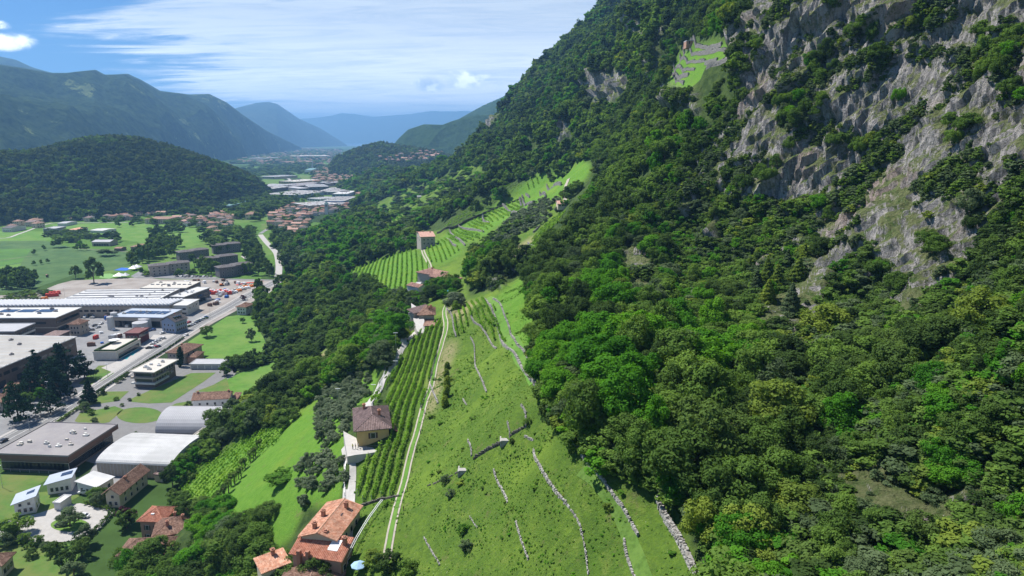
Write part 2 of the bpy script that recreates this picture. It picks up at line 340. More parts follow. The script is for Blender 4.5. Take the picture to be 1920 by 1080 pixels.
VINE_A = [(637,520),(680,495),(730,480),(770,468),(783,470),(795,490),(815,505),(800,522),(778,560),(740,572),(725,555),(700,535),(672,532),(652,537)]
VINE_B = [(800,465),(830,445),(860,425),(905,400),(950,370),(985,345),(1005,330),(1012,345),(1010,378),(985,405),(935,420),(905,445),(870,455),(865,475),(830,495),(800,490)]
VINE_C = [(940,500),(950,480),(985,440),(1010,430),(1062,398),(1045,420),(1010,455),(1005,490),(950,513)]
STRIP = [(860,430),(905,400),(985,345),(1010,325),(1060,320),(1110,300),(1110,325),(1070,365),(1060,390),(1015,430),(990,440),(950,470),(900,490),(862,500),(840,492),(870,460)]
SMALLV = [(845,600),(878,570),(905,562),(925,575),(950,640),(940,652),(910,625),(885,595),(868,632),(850,630)]
SLOPE_L = [(330,940),(370,880),(440,830),(520,795),(560,770),(610,735),(645,715),(700,700),(722,690),(700,742),(662,770),(650,850),(645,950),(640,945),(575,950),(540,1010),(515,1045),(470,1015),(420,985),(350,968)]
FIELDGAP = [(600,690),(590,672),(620,640),(630,640),(612,688)]
FARM = [(775,440),(830,430),(880,490),(880,560),(850,575),(838,640),(760,640),(745,590),(775,560),(780,470)]
BENCH = [(700,385),(760,355),(880,315),(910,320),(900,345),(850,385),(800,410),(770,445),(720,420),(700,400)]
PVINES = [[(725,398),(770,392),(785,408),(740,420),(712,412)],[(605,410),(650,400),(690,398),(655,418),(612,420)],[(800,345),(850,335),(860,350),(810,360)],[(845,355),(880,345),(880,360),(850,370)]]
OLIVE = [[(600,735),(650,715),(700,700),(690,745),(662,765),(655,800),(600,830),(590,790)],[(560,880),(590,840),(640,830),(648,860),(642,945),(575,945),(550,960)],[(955,410),(1010,375),(1050,370),(1060,392),(1010,425),(975,440),(935,470),(890,488),(870,480),(920,450)]]
noi = fbm(XX/9, YY/9, ZZ/9, 3, 5)
jx, jy = PX + noi*np.clip(2200/np.exp(RR), 1, 14), PY + fbm(XX/7+9, YY/7, ZZ/7, 3, 9)*np.clip(2200/np.exp(RR), 1, 14)
cliff = inpoly(jx, jy, CLIFF)
for q in CLIFF2: cliff |= inpoly(jx, jy, q)
LOWR = [(1470,1300),(1490,1060),(1560,880),(1640,780),(1760,690),(1930,600),(2400,600),(2400,1300)]
cliff |= inpoly(jx, jy, LOWR) & (fbm(XX/9+5, YY/7, ZZ/30, 3, 88) > .36)
SCREE = [(1262,370),(1340,360),(1400,425),(1560,420),(1700,500),(1900,560),(1925,700),(1760,650),(1640,650),(1520,710),(1430,680),(1400,600),(1420,540),(1350,480),(1280,450)]
cliff |= inpoly(jx, jy, SCREE) & (fbm(XX/8+2, YY/6, ZZ/20, 2, 89) > .06)
cliff &= (np.exp(RR) < 1350)
meadow = np.zeros(cliff.shape, bool)
for q in (MEADOW, TERR_TOP, VINE_NEAR, VINE_A, VINE_B, VINE_C, STRIP, SMALLV, SLOPE_L, FIELDGAP, FARM, BENCH): meadow |= inpoly(jx, jy, q)
def blur(a, k):
    a = a.astype(np.float32)
    for ax in (0, 1):
        c = np.cumsum(np.concatenate([np.repeat(a.take([0], ax), k, ax), a, np.repeat(a.take([-1], ax), k, ax)], ax), ax)
        n_ = a.shape[ax]; lo = c.take(np.arange(n_), ax); hi = c.take(np.arange(n_)+2*k, ax); a = (hi-lo)/(2*k)
    return a
cl = blur(cliff, 3); md = blur(meadow, 4)
RRr = np.exp(RR)
# ground relief
damp = np.clip(RRr/160, .5, 2.2)
ZZ += (1-np.clip(md*1.2, 0, 1))*(fbm(XX/24, YY/24, None, 4, 21)*3.2*damp + fbm(XX/95, YY/95, None, 3, 25, ridged=True)*6*np.clip(RRr/500, 0, 3))*np.clip((ZZ-2)/12, 0, 1)
ZZ += md*(fbm(XX/11, YY/11, None, 3, 33)*.45 + fbm(XX/2.2, YY/2.2, None, 2, 37)*.16)
# far mountainside: rock ribs and gullies
farw = np.clip((RRr-450)/400, 0, 1)*np.clip((ZZ-60)/60, 0, 1)
ZZ += farw*fbm(XX/160+3, YY/110, None, 5, 41, .55, True)*30 - farw*6
HZ = ZZ.copy()                                  # height field that everything is set down on
# cliffs: displaced outwards, ribs running down the slope
gx = np.gradient(XX, axis=0), np.gradient(YY, axis=0), np.gradient(ZZ, axis=0); gy = np.gradient(XX, axis=1), np.gradient(YY, axis=1), np.gradient(ZZ, axis=1)
nx = gx[1]*gy[2]-gx[2]*gy[1]; ny = gx[2]*gy[0]-gx[0]*gy[2]; nz = gx[0]*gy[1]-gx[1]*gy[0]
sgn = np.where(nz < 0, -1, 1); ln = np.sqrt(nx*nx+ny*ny+nz*nz)+1e-9; nx, ny, nz = nx*sgn/ln, ny*sgn/ln, nz*sgn/ln
nx, ny, nz = blur(nx, 8), blur(ny, 8), blur(nz, 8)
# lean of the strata: coordinates along / across the ribs
s1 = YY*.76+ZZ*.58; s2 = ZZ*.80-YY*.58
ribs = fbm(s1/12, s2/75, XX/80, 4, 51, .55, True)
blocks = fbm(s1/6.0, s2/10, XX/8, 4, 57, .6)
ledge = fbm(s1/26+4, s2/9, XX/30, 3, 59, .5, True)
bigr = fbm(s1/55+4, s2/120, XX/90, 2, 63)
amp = cl*np.clip(RRr/200, .35, 3)
ribs2 = fbm(s1/4.2+7, s2/26, XX/20, 3, 67, .6, True); cube = vnoise(s1/2.6, s2/4.2, XX/3.5, 68); step = fbm(s1/18, s2/7.5, None, 3, 69)
st_ = np.floor(step*5)/5+np.clip((step*5-np.floor(step*5))*3, 0, 1)/5
dsp = amp*(ribs*4.4 + ribs2*2.6 + blocks*2.0 + st_*2.8 + bigr*6 + np.round(cube*2)/2*.9)
Xd, Yd, Zd = XX+nx*dsp, YY+ny*dsp, ZZ+nz*dsp*.6
def hz(x, y):
    """ground height under a point of the plan"""
    x = np.asarray(x, float); y = np.asarray(y, float)
    a = np.arctan2(x, y); r = np.log(np.maximum(np.hypot(x, y), 1))
    z = bil(HZ, (a-A0)/(A1-A0)*(NA-1), (r-R0)/(R1-R0)*(NR-1))
    out = (a < A0) | (a > A1) | (r > R1)
    return np.where(out, 0, np.maximum(z, 0))
TT = (np.maximum(HZ, 0)-CAM_Z)/RRr
def hit(px, py):
    """first ground point under a pixel"""
    dx, dy, dz_ = ray(px, py); h = math.hypot(dx, dy); a = math.atan2(dx, dy); t = dz_/h
    u = min(max((a-A0)/(A1-A0)*(NA-1), 0), NA-1.001); i = int(u); f = u-i; col = TT[i]*(1-f)+TT[i+1]*f
    w = np.nonzero(col >= t)[0]
    if a < A0 or len(w) == 0 or w[0] == 0: return gp(px, py) if t < -.01 else None
    j = w[0]; f = (t-col[j-1])/(col[j]-col[j-1]); r = math.exp(gr[j-1]+(gr[j]-gr[j-1])*f)
    z = CAM_Z + t*r
    return (dx/h*r, dy/h*r, max(z, 0))
def hitx(px, py): return Vector(hit(px, py))

# ---- the mesh of the mountainside
idx = np.arange(NA*NR).reshape(NA, NR)
Q = np.stack([idx[:-1,:-1], idx[1:,:-1], idx[1:,1:], idx[:-1,1:]], -1)
below = (Zd[:-1,:-1] < -1.5) & (Zd[1:,:-1] < -1.5) & (Zd[1:,1:] < -1.5) & (Zd[:-1,1:] < -1.5)
Q = Q[~below]
def attr(me, name, arr):
    a = me.attributes.new(name, 'FLOAT', 'POINT'); a.data.foreach_set('value', np.ascontiguousarray(arr, np.float32).ravel())
dryp = np.zeros(cliff.shape, bool)
for q in ([(805,720),(835,640),(862,640),(835,700),(820,770),(800,780)],[(840,575),(895,562),(870,600),(850,600)],[(1440,560),(1560,440),(1600,470),(1540,600),(1490,690),(1420,620)],[(955,470),(1005,440),(1000,490),(960,495)],[(590,672),(630,640),(612,688)],[(915,545),(900,530),(930,500),(950,515)]): dryp |= inpoly(jx, jy, q)
brt = np.zeros(cliff.shape, bool)
for q in (SLOPE_L, [(925,560),(985,515),(992,560),(1010,600),(1004,680),(1030,750),(960,650)], TERR_TOP, VINE_A, VINE_B, [(820,430),(870,392),(960,335),(1000,325),(1110,300),(1110,325),(1060,370),(900,420)]): brt |= inpoly(jx, jy, q)
def mountain_mat():
    m, nt, b = new_mat('mountain_ground'); N = nt.nodes.new; L = nt.links.new
    def at(n_):
        a = N('ShaderNodeAttribute'); a.attribute_name = n_; return a.outputs['Fac']
    geo = N('ShaderNodeNewGeometry'); pos = geo.outputs['Position']
    def noise(sc, det=6, ro=.6, vec=None, dist=0):
        n_ = N('ShaderNodeTexNoise'); n_.inputs['Scale'].default_value = sc; n_.inputs['Detail'].default_value = det; n_.inputs['Roughness'].default_value = ro
        n_.inputs['Distortion'].default_value = dist; L(vec or pos, n_.inputs['Vector']); return n_.outputs['Fac']
    def mr(v, a, b_, c=0, d=1):
        r = N('ShaderNodeMapRange'); L(v, r.inputs[0]); r.inputs[1].default_value = a; r.inputs[2].default_value = b_; r.inputs[3].default_value = c; r.inputs[4].default_value = d; return r.outputs[0]
    def mix(f, a, b_, bt='MIX'):
        x = N('ShaderNodeMixRGB'); x.blend_type = bt
        for i, v in ((0, f), (1, a), (2, b_)):
            if isinstance(v, (tuple, float, int)): x.inputs[i].default_value = v
            else: L(v, x.inputs[i])
        return x.outputs[0]
    def mth(op, a, b_=None):
        x = N('ShaderNodeMath'); x.operation = op
        for i, v in ((0, a), (1, b_)):
            if v is None: continue
            if isinstance(v, (float, int)): x.inputs[i].default_value = v
            else: L(v, x.inputs[i])
        return x.outputs[0]
    # grass
    g = mix(mr(noise(.06, 7, .7), .38, .62), (.080,.150,.020,1), (.135,.215,.028,1))
    g = mix(mr(noise(.9, 6, .75), .35, .7), g, (.055,.105,.020,1))
    g = mix(mr(noise(.22, 6, .75), .56, .72), g, (.155,.205,.040,1))
    g = mix(mth('MULTIPLY', at('brt'), .75), g, mix(mr(noise(.5, 6, .7), .35, .65), (.080,.200,.020,1), (.125,.255,.032,1)))
    g = mix(mr(noise(.13, 8, .8), .575, .70), g, (.135,.125,.055,1))
    g = mix(mth('MULTIPLY', mr(noise(3.2, 3, .6), .66, .70), mr(noise(.12, 4, .6), .45, .6)), g, (.30,.33,.17,1)); g = mix(mth('MULTIPLY', mr(noise(.035, 4, .6), .52, .66), .55), g, (.150,.230,.030,1))
    g = mix(mth('MULTIPLY', at('dry'), mr(noise(.35, 7, .75), .30, .5)), g, mix(mr(noise(2.0, 6, .75), .35, .65), (.20,.19,.085,1), (.27,.25,.13,1)))
    # forest floor
    ff = mix(mr(noise(.3, 5, .7), .4, .6), (.030,.055,.016,1), (.060,.095,.025,1))
    # rock
    mp = N('ShaderNodeMapping'); mp.inputs['Rotation'].default_value = (rad(-36), 0, 0); mp.inputs['Scale'].default_value = (.3, .42, .06); L(pos, mp.inputs[0])
    r1 = noise(1.0, 9, .72, mp.outputs[0], .6); r2 = noise(.55, 8, .75); vo = N('ShaderNodeTexVoronoi'); vo.inputs['Scale'].default_value = .32; vo.feature = 'DISTANCE_TO_EDGE'
    wv = N('ShaderNodeVectorMath'); wv.operation = 'MULTIPLY_ADD'; nn = N('ShaderNodeTexNoise'); nn.inputs['Scale'].default_value = .3; L(pos, nn.inputs['Vector']); L(nn.outputs['Color'], wv.inputs[0]); wv.inputs[1].default_value = (5,5,5); L(pos, wv.inputs[2]); L(wv.outputs[0], vo.inputs['Vector'])
    rk = mix(mr(r1, .42, .56), (.17,.165,.165,1), (.42,.395,.375,1))
    rk = mix(mr(r2, .54, .64), rk, (.50,.47,.43,1)); rk = mix(mth('MULTIPLY', mr(noise(.045, 4, .6), .55, .68), .6), rk, (.42,.31,.25,1))
    rk = mix(mth('MULTIPLY', mr(vo.outputs['Distance'], .05, .0), .22), rk, (.07,.065,.065,1))
    rk = mix(mr(noise(.8, 6, .7), .55, .64), rk, (.12,.13,.08,1)); rk = mix(mr(noise(.16, 9, .8), .53, .60), rk, (.15,.165,.08,1))
    sep = N('ShaderNodeSeparateXYZ'); L(geo.outputs['Normal'], sep.inputs[0])
    gm = mth('ADD', mth('MULTIPLY', sep.outputs[2], 1.0), mth('MULTIPLY', mth('SUBTRACT', noise(.16, 8, .75), .5), 1.9))
    gcol = mix(mr(noise(.7, 6, .75), .35, .65), (.10,.135,.045,1), (.20,.21,.10,1)); gcol = mix(mr(noise(.3, 6, .7), .5, .65), gcol, (.065,.115,.028,1))
    rk = mix(mr(gm, .50, .66), rk, gcol)
    c = mix(at('meadow'), ff, g); c = mix(at('rock'), c, rk)
    L(c, b.inputs['Base Color']); b.inputs['Roughness'].default_value = .95; b.inputs['Specular IOR Level'].default_value = .08
    bp = N('ShaderNodeBump'); bp.inputs['Strength'].default_value = 1.0; bp.inputs['Distance'].default_value = 1.0
    hgt = mix(at('rock'), mth('MULTIPLY', noise(1.6, 6, .75), .5), mth('ADD', mth('MULTIPLY', r1, 2.2), mth('ADD', mth('MULTIPLY', noise(.7, 8, .75), 1.6), mth('MULTIPLY', mr(vo.outputs['Distance'], 0, .10), .12))))
    L(hgt, bp.inputs['Height']); L(bp.outputs[0], b.inputs['Normal'])
    return m
me = np_mesh('mountainside', np.stack([Xd, Yd, Zd], -1).reshape(-1, 3), Q, [mountain_mat()], smooth=True)
attr(me, 'rock', np.clip(cl*1.6-.3, 0, 1)); attr(me, 'meadow', np.clip(md*1.6-.3, 0, 1)); attr(me, 'dry', blur(dryp, 4)); attr(me, 'brt', blur(brt, 5))
rq = (cl > .3).ravel()[Q[:,0]]; me.polygons.foreach_set('use_smooth', ~rq)
tag(link(D.objects.new('mountainside', me)), kind='structure')

# ------------------------------------------------------------------ valley floor
def valley_mat():
    m, nt, b = new_mat('valley_ground'); N = nt.nodes.new; L = nt.links.new
    geo = N('ShaderNodeNewGeometry'); pos = geo.outputs['Position']
    v = N('ShaderNodeTexVoronoi'); v.inputs['Scale'].default_value = 1; mp = N('ShaderNodeMapping'); mp.inputs['Scale'].default_value = (.006,.0035,.01); mp.inputs['Rotation'].default_value = (0,0,.3); L(pos, mp.inputs[0]); L(mp.outputs[0], v.inputs['Vector'])
    cr = N('ShaderNodeValToRGB'); cr.color_ramp.interpolation = 'CONSTANT'; e = cr.color_ramp.elements
    sp = N('ShaderNodeSeparateXYZ'); L(v.outputs['Color'], sp.inputs[0]); L(sp.outputs[0], cr.inputs[0])
    e[0].color = (.045,.085,.022,1); e[1].position = .35; e[1].color = (.075,.15,.028,1)
    for p, c in ((.55,(.03,.055,.02,1)),(.7,(.10,.17,.04,1)),(.85,(.06,.075,.035,1))): k = e.new(p); k.color = c
    n_ = N('ShaderNodeTexNoise'); n_.inputs['Scale'].default_value = .08; n_.inputs['Detail'].default_value = 8; n_.inputs['Roughness'].default_value = .7; L(pos, n_.inputs['Vector'])
    mr = N('ShaderNodeMapRange'); L(n_.outputs['Fac'], mr.inputs[0]); mr.inputs[1].default_value = .3; mr.inputs[2].default_value = .7; mr.inputs[3].default_value = .75; mr.inputs[4].default_value = 1.25
    hs = N('ShaderNodeHueSaturation'); L(cr.outputs[0], hs.inputs['Color']); L(mr.outputs[0], hs.inputs['Value']); L(hs.outputs[0], b.inputs['Base Color']); b.inputs['Roughness'].default_value = .95
    b.inputs['Specular IOR Level'].default_value = .05
    return m
mb = MB(); mb.add([(-28900,-2400,0),(28900,-2400,0),(28900,35900,0),(-28900,35900,0)], [(0,1,2,3)])
tag(mb.build('ground', valley_mat()), kind='structure')
# ------------------------------------------------------------------ far ridges
def ridge_mat(name, c1, c2, sc, clear=(.16,.20,.07,1), cth=.63):
    m, nt, b = new_mat(name); N = nt.nodes.new; L = nt.links.new; geo = N('ShaderNodeNewGeometry'); pos = geo.outputs['Position']
    def noise(s, d=7, r=.65):
        n_ = N('ShaderNodeTexNoise'); n_.inputs['Scale'].default_value = s; n_.inputs['Detail'].default_value = d; n_.inputs['Roughness'].default_value = r; L(pos, n_.inputs['Vector']); return n_.outputs['Fac']
    def mr(v, a, b_):
        r = N('ShaderNodeMapRange'); L(v, r.inputs[0]); r.inputs[1].default_value = a; r.inputs[2].default_value = b_; return r.outputs[0]
    def mix(f, a, b_):
        x = N('ShaderNodeMixRGB')
        for i, v in ((0, f), (1, a), (2, b_)):
            if isinstance(v, (tuple, float)): x.inputs[i].default_value = v
            else: L(v, x.inputs[i])
        return x.outputs[0]
    c = mix(mr(noise(sc, 9, .72), .36, .64), c1, c2); c = mix(mr(noise(sc*.11, 9, .78), cth, cth+.03), c, clear)
    L(c, b.inputs['Base Color']); b.inputs['Roughness'].default_value = 1; b.inputs['Specular IOR Level'].default_value = 0
    bp = N('ShaderNodeBump'); bp.inputs['Strength'].default_value = 1; bp.inputs['Distance'].default_value = .45/sc; L(noise(sc*1.6, 6, .7), bp.inputs['Height']); L(bp.outputs[0], b.inputs['Normal'])
    return m
def ridge(name, crest, dist, foot, mat_, nu=220, nv=70, rough=.06, seed=1, back=1.0, gul=None):
    """a range of hills: crest line at its own distance (dist may vary along it), front slope down to the foot line on the valley floor, back slope behind"""
    cp = np.array(crest, float); fp = np.array(foot, float)
    us = np.linspace(0, 1, nu); pxs = cp[0,0] + (cp[-1,0]-cp[0,0])*us
    pys = np.interp(pxs, cp[:,0], cp[:,1]); ds = np.interp(pxs, [d[0] for d in dist], [d[1] for d in dist])
    C3 = np.array([cr_(a, b, d) for a, b, d in zip(pxs, pys, ds)])
    fr = np.interp(pxs, fp[:,0], fp[:,1])                     # foot distance (metres)
    F3 = np.array([ca(a, d, -8.0) for a, d in zip(pxs, fr)])
    back3 = C3 + (C3-F3)*back; back3[:,2] = -8
    vs = np.concatenate([np.linspace(0, 1, nv), 1+np.linspace(0, 1, nv//3)[1:]])
    U, V_ = np.meshgrid(np.arange(nu), vs, indexing='ij'); Vc = np.clip(V_, 0, 1)[..., None]; Vb = np.clip(V_-1, 0, 1)[..., None]
    Pn = F3[:,None]*(1-Vc)+C3[:,None]*Vc; Pn = np.where(V_[...,None] > 1, C3[:,None]*(1-Vb)+back3[:,None]*Vb, Pn)
    H = C3[:,2][:,None]; s = np.maximum(C3[:,2].mean(), 60)
    prof = np.sin(np.clip(V_,0,1)*np.pi/2)**.9; prof = np.where(V_ > 1, 1-(V_-1), prof)
    Pn[...,2] = -8 + (H+8)*prof
    g = gul or s*1.1
    nn = fbm(Pn[...,0]/g+seed, Pn[...,1]/g, None, 5, seed, .55, True)*s*rough*2.2 + fbm(Pn[...,0]/g*5, Pn[...,1]/g*5, None, 3, seed+5)*s*rough*.35
    w = np.clip(1-np.abs(V_-1)*9, 0, 1); w2 = np.clip(V_*6, 0, 1)
    Pn[...,2] += nn*w2*(1-w*.85)*np.where(V_>1, .6, 1)
    # keep the front slope below the crest as seen over the valley
    tc_ = ((C3[:,2]-CAM_Z)/np.hypot(C3[:,0], C3[:,1]))[:,None]; rr = np.hypot(Pn[...,0], Pn[...,1]); lim = CAM_Z + tc_*rr - (1-w)*s*.01
    Pn[...,2] = np.where(V_ < 1, np.minimum(Pn[...,2], lim), np.minimum(Pn[...,2], lim))
    nt_ = len(vs); ix = np.arange(nu*nt_).reshape(nu, nt_)
    Qd = np.stack([ix[:-1,:-1], ix[1:,:-1], ix[1:,1:], ix[:-1,1:]], -1).reshape(-1, 4)
    o = D.objects.new(name, np_mesh(name, Pn.reshape(-1, 3), Qd, [mat_], True)); link(o); tag(o, kind='structure')
    return Pn
RM = ridge_mat('far_forest', (.010,.022,.010,1), (.050,.078,.028,1), .030, cth=.60)
RM2 = ridge_mat('mid_forest', (.020,.042,.015,1), (.042,.078,.022,1), .03, cth=.70)
RM3 = ridge_mat('very_far_slopes', (.03,.05,.03,1), (.06,.08,.045,1), .003, cth=.72)
# left range
ridge('mountain_range', [(-900,150),(-500,100),(-250,120),(-60,122),(0,120),(40,126),(100,136),(125,136),(180,130),(197,139),(240,138),(262,148),(300,170),(360,177),(392,176),(425,192),(455,215),(500,245),(540,265),(565,277)],
      [(-900,6500),(0,6000),(400,6500),(565,9000)], [(-900,2500),(0,2650),(130,2900),(300,3700),(450,5200),(565,8700)], RM, 520, 200, .13, 3, gul=1100)
ridge('mountain_peak', [(-700,60),(-200,75),(0,106),(30,112),(60,126),(110,140)], [(-700,9000),(110,9000)], [(-700,6500),(110,7500)], RM, 120, 50, .05, 8)
ridge('mountain_peak', [(380,235),(440,203),(480,193),(503,191),(520,195),(560,222),(600,240),(635,262),(650,272)], [(380,12500),(650,14500)], [(380,9500),(520,10500),(650,14000)], RM3, 160, 60, .05, 12, gul=1500)
ridge('mountain_range', [(480,225),(560,223),(600,220),(625,216),(640,212),(665,214),(700,219),(740,216),(770,214),(805,208),(840,209),(880,208),(930,214),(1100,190),(1400,180)], [(480,26000),(1400,24000)], [(480,21000),(1400,20000)], RM3, 260, 60, .10, 15, gul=3500, back=.8)
# right-hand hills across the valley
ridge('forested_ridge', [(800,262),(835,245),(852,228),(880,212),(905,198),(935,185),(970,168),(1060,140),(1300,120)], [(800,5200),(1300,5200)], [(800,4100),(1300,3900)], RM2, 120, 60, .05, 21)
ridge('forested_ridge', [(728,285),(745,262),(765,243),(795,233),(830,234),(845,228),(870,220),(895,216),(930,215),(1100,205)], [(728,4000),(1100,3700)], [(728,3500),(1100,3000)], RM2, 160, 70, .08, 23)
HILL2 = ridge('forested_hill', [(618,317),(632,300),(652,291),(690,278),(712,273),(735,276),(760,280),(800,286),(850,298),(930,298),(1100,298)], [(618,3000),(720,3100),(1100,2900)], [(618,2700),(720,2450),(1100,2400)], RM2, 160, 60, .04, 27)
HILLP = ridge('wooded_hill', [(-420,307),(-200,299),(-60,292),(0,290),(50,290),(110,277),(160,265),(215,260),(260,264),(310,275),(370,295),(430,315),(470,332),(505,359)],
      [(-420,1750),(200,1800),(505,1900)], [(-420,1300),(0,1390),(200,1420),(380,1440),(505,1800)], RM2, 240, 90, .05, 31)
# lake
mb = MB(); mb.add([(-7200,13000,.6),(5000,13000,.6),(5000,20500,.6),(-7200,20500,.6)], [(0,1,2,3)])
wm, nt, b = new_mat('lake_water'); b.inputs['Base Color'].default_value = (.05,.11,.15,1); b.inputs['Roughness'].default_value = .35; b.inputs['Specular IOR Level'].default_value = .5
tag(mb.build('lake', wm), kind='structure')

# ------------------------------------------------------------------ haze
mb = MB(); mb.box(-29000, 29000, -2500, 36000, -3, 1400)
m = D.materials.new('haze'); m.use_nodes = True; nt = m.node_tree; nt.nodes.clear()
out = nt.nodes.new('ShaderNodeOutputMaterial'); pv = nt.nodes.new('ShaderNodeVolumePrincipled'); pv.inputs['Density'].default_value = HAZE = 9.0e-5
pv.inputs['Color'].default_value = (.27,.57,1.0,1); pv.inputs['Anisotropy'].default_value = .2; nt.links.new(pv.outputs[0], out.inputs['Volume'])
tag(mb.build('haze', m), kind='stuff')
# ------------------------------------------------------------------ foliage
def crown_mesh(name, m, seed, R, H, nblob, nleaf, ls, base=.25, kind='round'):
    """crown of leaf clumps: lobes spread through the crown's volume, each covered with small tilted leaf faces; stands on z=0"""
    g = np.random.default_rng(seed)
    if kind == 'round':
        th = g.uniform(0, 2*np.pi, nblob); hgt = g.uniform(0, 1, nblob)**.8; rr = np.sqrt(g.uniform(.02, 1, nblob))
        env = np.sqrt(np.clip(1-(hgt*1.75-.75)**2, .05, 1))
        bc = np.stack([np.cos(th)*rr*env*R*.80, np.sin(th)*rr*env*R*.80, H*(base+.10+hgt*(.86-base-.10))], -1)
        br = R*g.uniform(.13, .38, nblob)*(1-.2*hgt)
    elif kind == 'cone':
        hgt = np.linspace(0, 1, nblob)**.9; th = np.arange(nblob)*2.4
        rad_ = R*(1-hgt)*.8
        bc = np.stack([np.cos(th)*rad_, np.sin(th)*rad_, H*(base+hgt*(.97-base))], -1); br = R*(.14+.24*(1-hgt))*g.uniform(.8, 1.15, nblob)
    elif kind == 'column':
        hgt = np.linspace(0, 1, nblob); th = np.arange(nblob)*2.4; e = np.sin(np.clip(hgt*.9+.12, 0, 1)*np.pi)**.5
        bc = np.stack([np.cos(th)*R*.35*e, np.sin(th)*R*.35*e, H*(base+hgt*(.95-base))], -1); br = R*(.35+.35*e)*g.uniform(.8, 1.1, nblob)
    elif kind == 'layer':
        k = 8; nblob = 90; lv = g.integers(0, k, nblob); th = g.uniform(0, 2*np.pi, nblob); f = lv/(k-1)
        rr = np.sqrt(g.uniform(.05, 1, nblob))*R*(1-f*.85)
        bc = np.stack([np.cos(th)*rr, np.sin(th)*rr, H*(base+f*(.95-base))+g.normal(0, .15, nblob)], -1); br = R*.26*(1.3-f*.7)*g.uniform(.8, 1.2, nblob)
    w = br**2; bi = g.choice(nblob, nleaf, p=w/w.sum())
    d = g.normal(size=(nleaf, 3)); d[:,2] += .25; cen = bc.mean(0); o = bc[bi]-cen; o /= (np.linalg.norm(o, axis=1, keepdims=True)+1e-6); d += o*.55
    d /= np.linalg.norm(d, axis=1, keepdims=True)
    sq = np.array([1, 1, .30 if kind == 'layer' else (.62 if kind == 'cone' else 1.0)])
    p = bc[bi] + d*br[bi][:,None]*g.uniform(.60, 1.20, (nleaf, 1))*sq
    nrm = d + g.normal(0, .42, (nleaf, 3)); nrm[:,2] += .25; nrm /= np.linalg.norm(nrm, axis=1, keepdims=True)
    t = np.cross(nrm, g.normal(size=(nleaf, 3))); t /= np.linalg.norm(t, axis=1, keepdims=True); b_ = np.cross(nrm, t)
    s = ls*g.uniform(.55, 1.35, (nleaf, 1))
    V = np.stack([p+t*s, p+b_*s*.62, p-t*s, p-b_*s*.62], 1).reshape(-1, 3)
    return np_mesh(name, V, np.arange(nleaf*4).reshape(-1, 4), [m])
def trunk_mesh(name, H, r, seed, limbs=4, top=.62, R=3):
    g = random.Random(seed); mb = MB(); q = [(0,0,-1.2)]; x = y = 0
    for i in range(1, 5):
        x += g.uniform(-.12, .12)*H*.12; y += g.uniform(-.12, .12)*H*.12; q.append((x, y, H*top*i/4))
    mb.tube(q, [r*(1-.17*i) for i in range(5)], 6)
    for k in range(limbs):
        a = g.uniform(0, 6.28); z0 = H*g.uniform(.22, .45); p0 = (x*.4, y*.4, z0)
        p2 = (math.cos(a)*R*.62, math.sin(a)*R*.62, z0+H*g.uniform(.18, .36)); p1 = tuple((u+v)/2+(.0, .0, .3)[i] for i, (u, v) in enumerate(zip(p0, p2)))
        mb.tube([p0, p1, p2], [r*.45, r*.3, r*.12], 4)
    return mb.mesh(name, BARK)
LODS = {0: dict(nl=5200, ls=.20, nb=44), 1: dict(nl=1700, ls=.32, nb=28), 2: dict(nl=330, ls=.75, nb=16), 3: dict(nl=110, ls=1.35, nb=9)}
_cm = {}
def crown(kind, leaf, lod, shape):
    """shared crown meshes of a unit tree 8 m tall with a crown 3.6 m in radius"""
    k = (kind, leaf, lod, shape)
    if k not in _cm:
        base = next((v for kk, v in _cm.items() if kk[0] == kind and kk[2] == lod and kk[3] == shape), None)
        if base is not None:
            me_ = base.copy(); me_.name = 'crown'; me_.materials[0] = LEAF[leaf]; _cm[k] = me_
        else:
            P_ = LODS[lod]; R = {'round': 3.6, 'cone': 2.3, 'column': 1.5, 'layer': 3.6, 'bush': 3.6}[kind]
            _cm[k] = crown_mesh('crown', LEAF[leaf], 100+shape*7+lod, R, 8, P_['nb'] + (6 if kind != 'round' else 0), P_['nl'], P_['ls'], .02 if kind == 'bush' else (.12 if kind in ('cone', 'column') else .2), 'round' if kind == 'bush' else kind)
    return _cm[k]
_tm = {}
def trunk(shape):
    if shape not in _tm: _tm[shape] = trunk_mesh('trunk', 8, .22, 50+int(shape))
    return _tm[shape]
def tree(x, y, z, h, w, kind, leaf, label, group=None, name='tree', cat='tree', shape=None, lod=None):
    """h height, w crown width in metres"""
    d = math.sqrt(x*x+y*y+(z-CAM_Z)**2)
    lod = (0 if d < 260 else 1 if d < 620 else 2) if lod is None else lod
    shape = rng.integers(0, 4) if shape is None else shape; R = {'round': 3.6, 'cone': 2.3, 'column': 1.5, 'layer': 3.6, 'bush': 3.6}[kind]
    sc = (w/2/R, w/2/R*random.uniform(.9, 1.1), h/8)
    if d < 900 and kind != 'bush':
        r = empty(name, (x, y, z), random.uniform(0, 6.28)); r.scale = sc; r.rotation_euler = (random.gauss(0, .05), random.gauss(0, .05), random.uniform(0, 6.28))
        link(D.objects.new('crown', crown(kind, leaf, lod, shape)), r); link(D.objects.new('trunk', trunk(shape)), r)
    else:
        r = D.objects.new(name, crown(kind, leaf, lod, shape)); r.location = (x, y, z); r.rotation_euler = (0, 0, random.uniform(0, 6.28)); r.scale = sc; link(r)
    tag(r, label, cat, group); return r
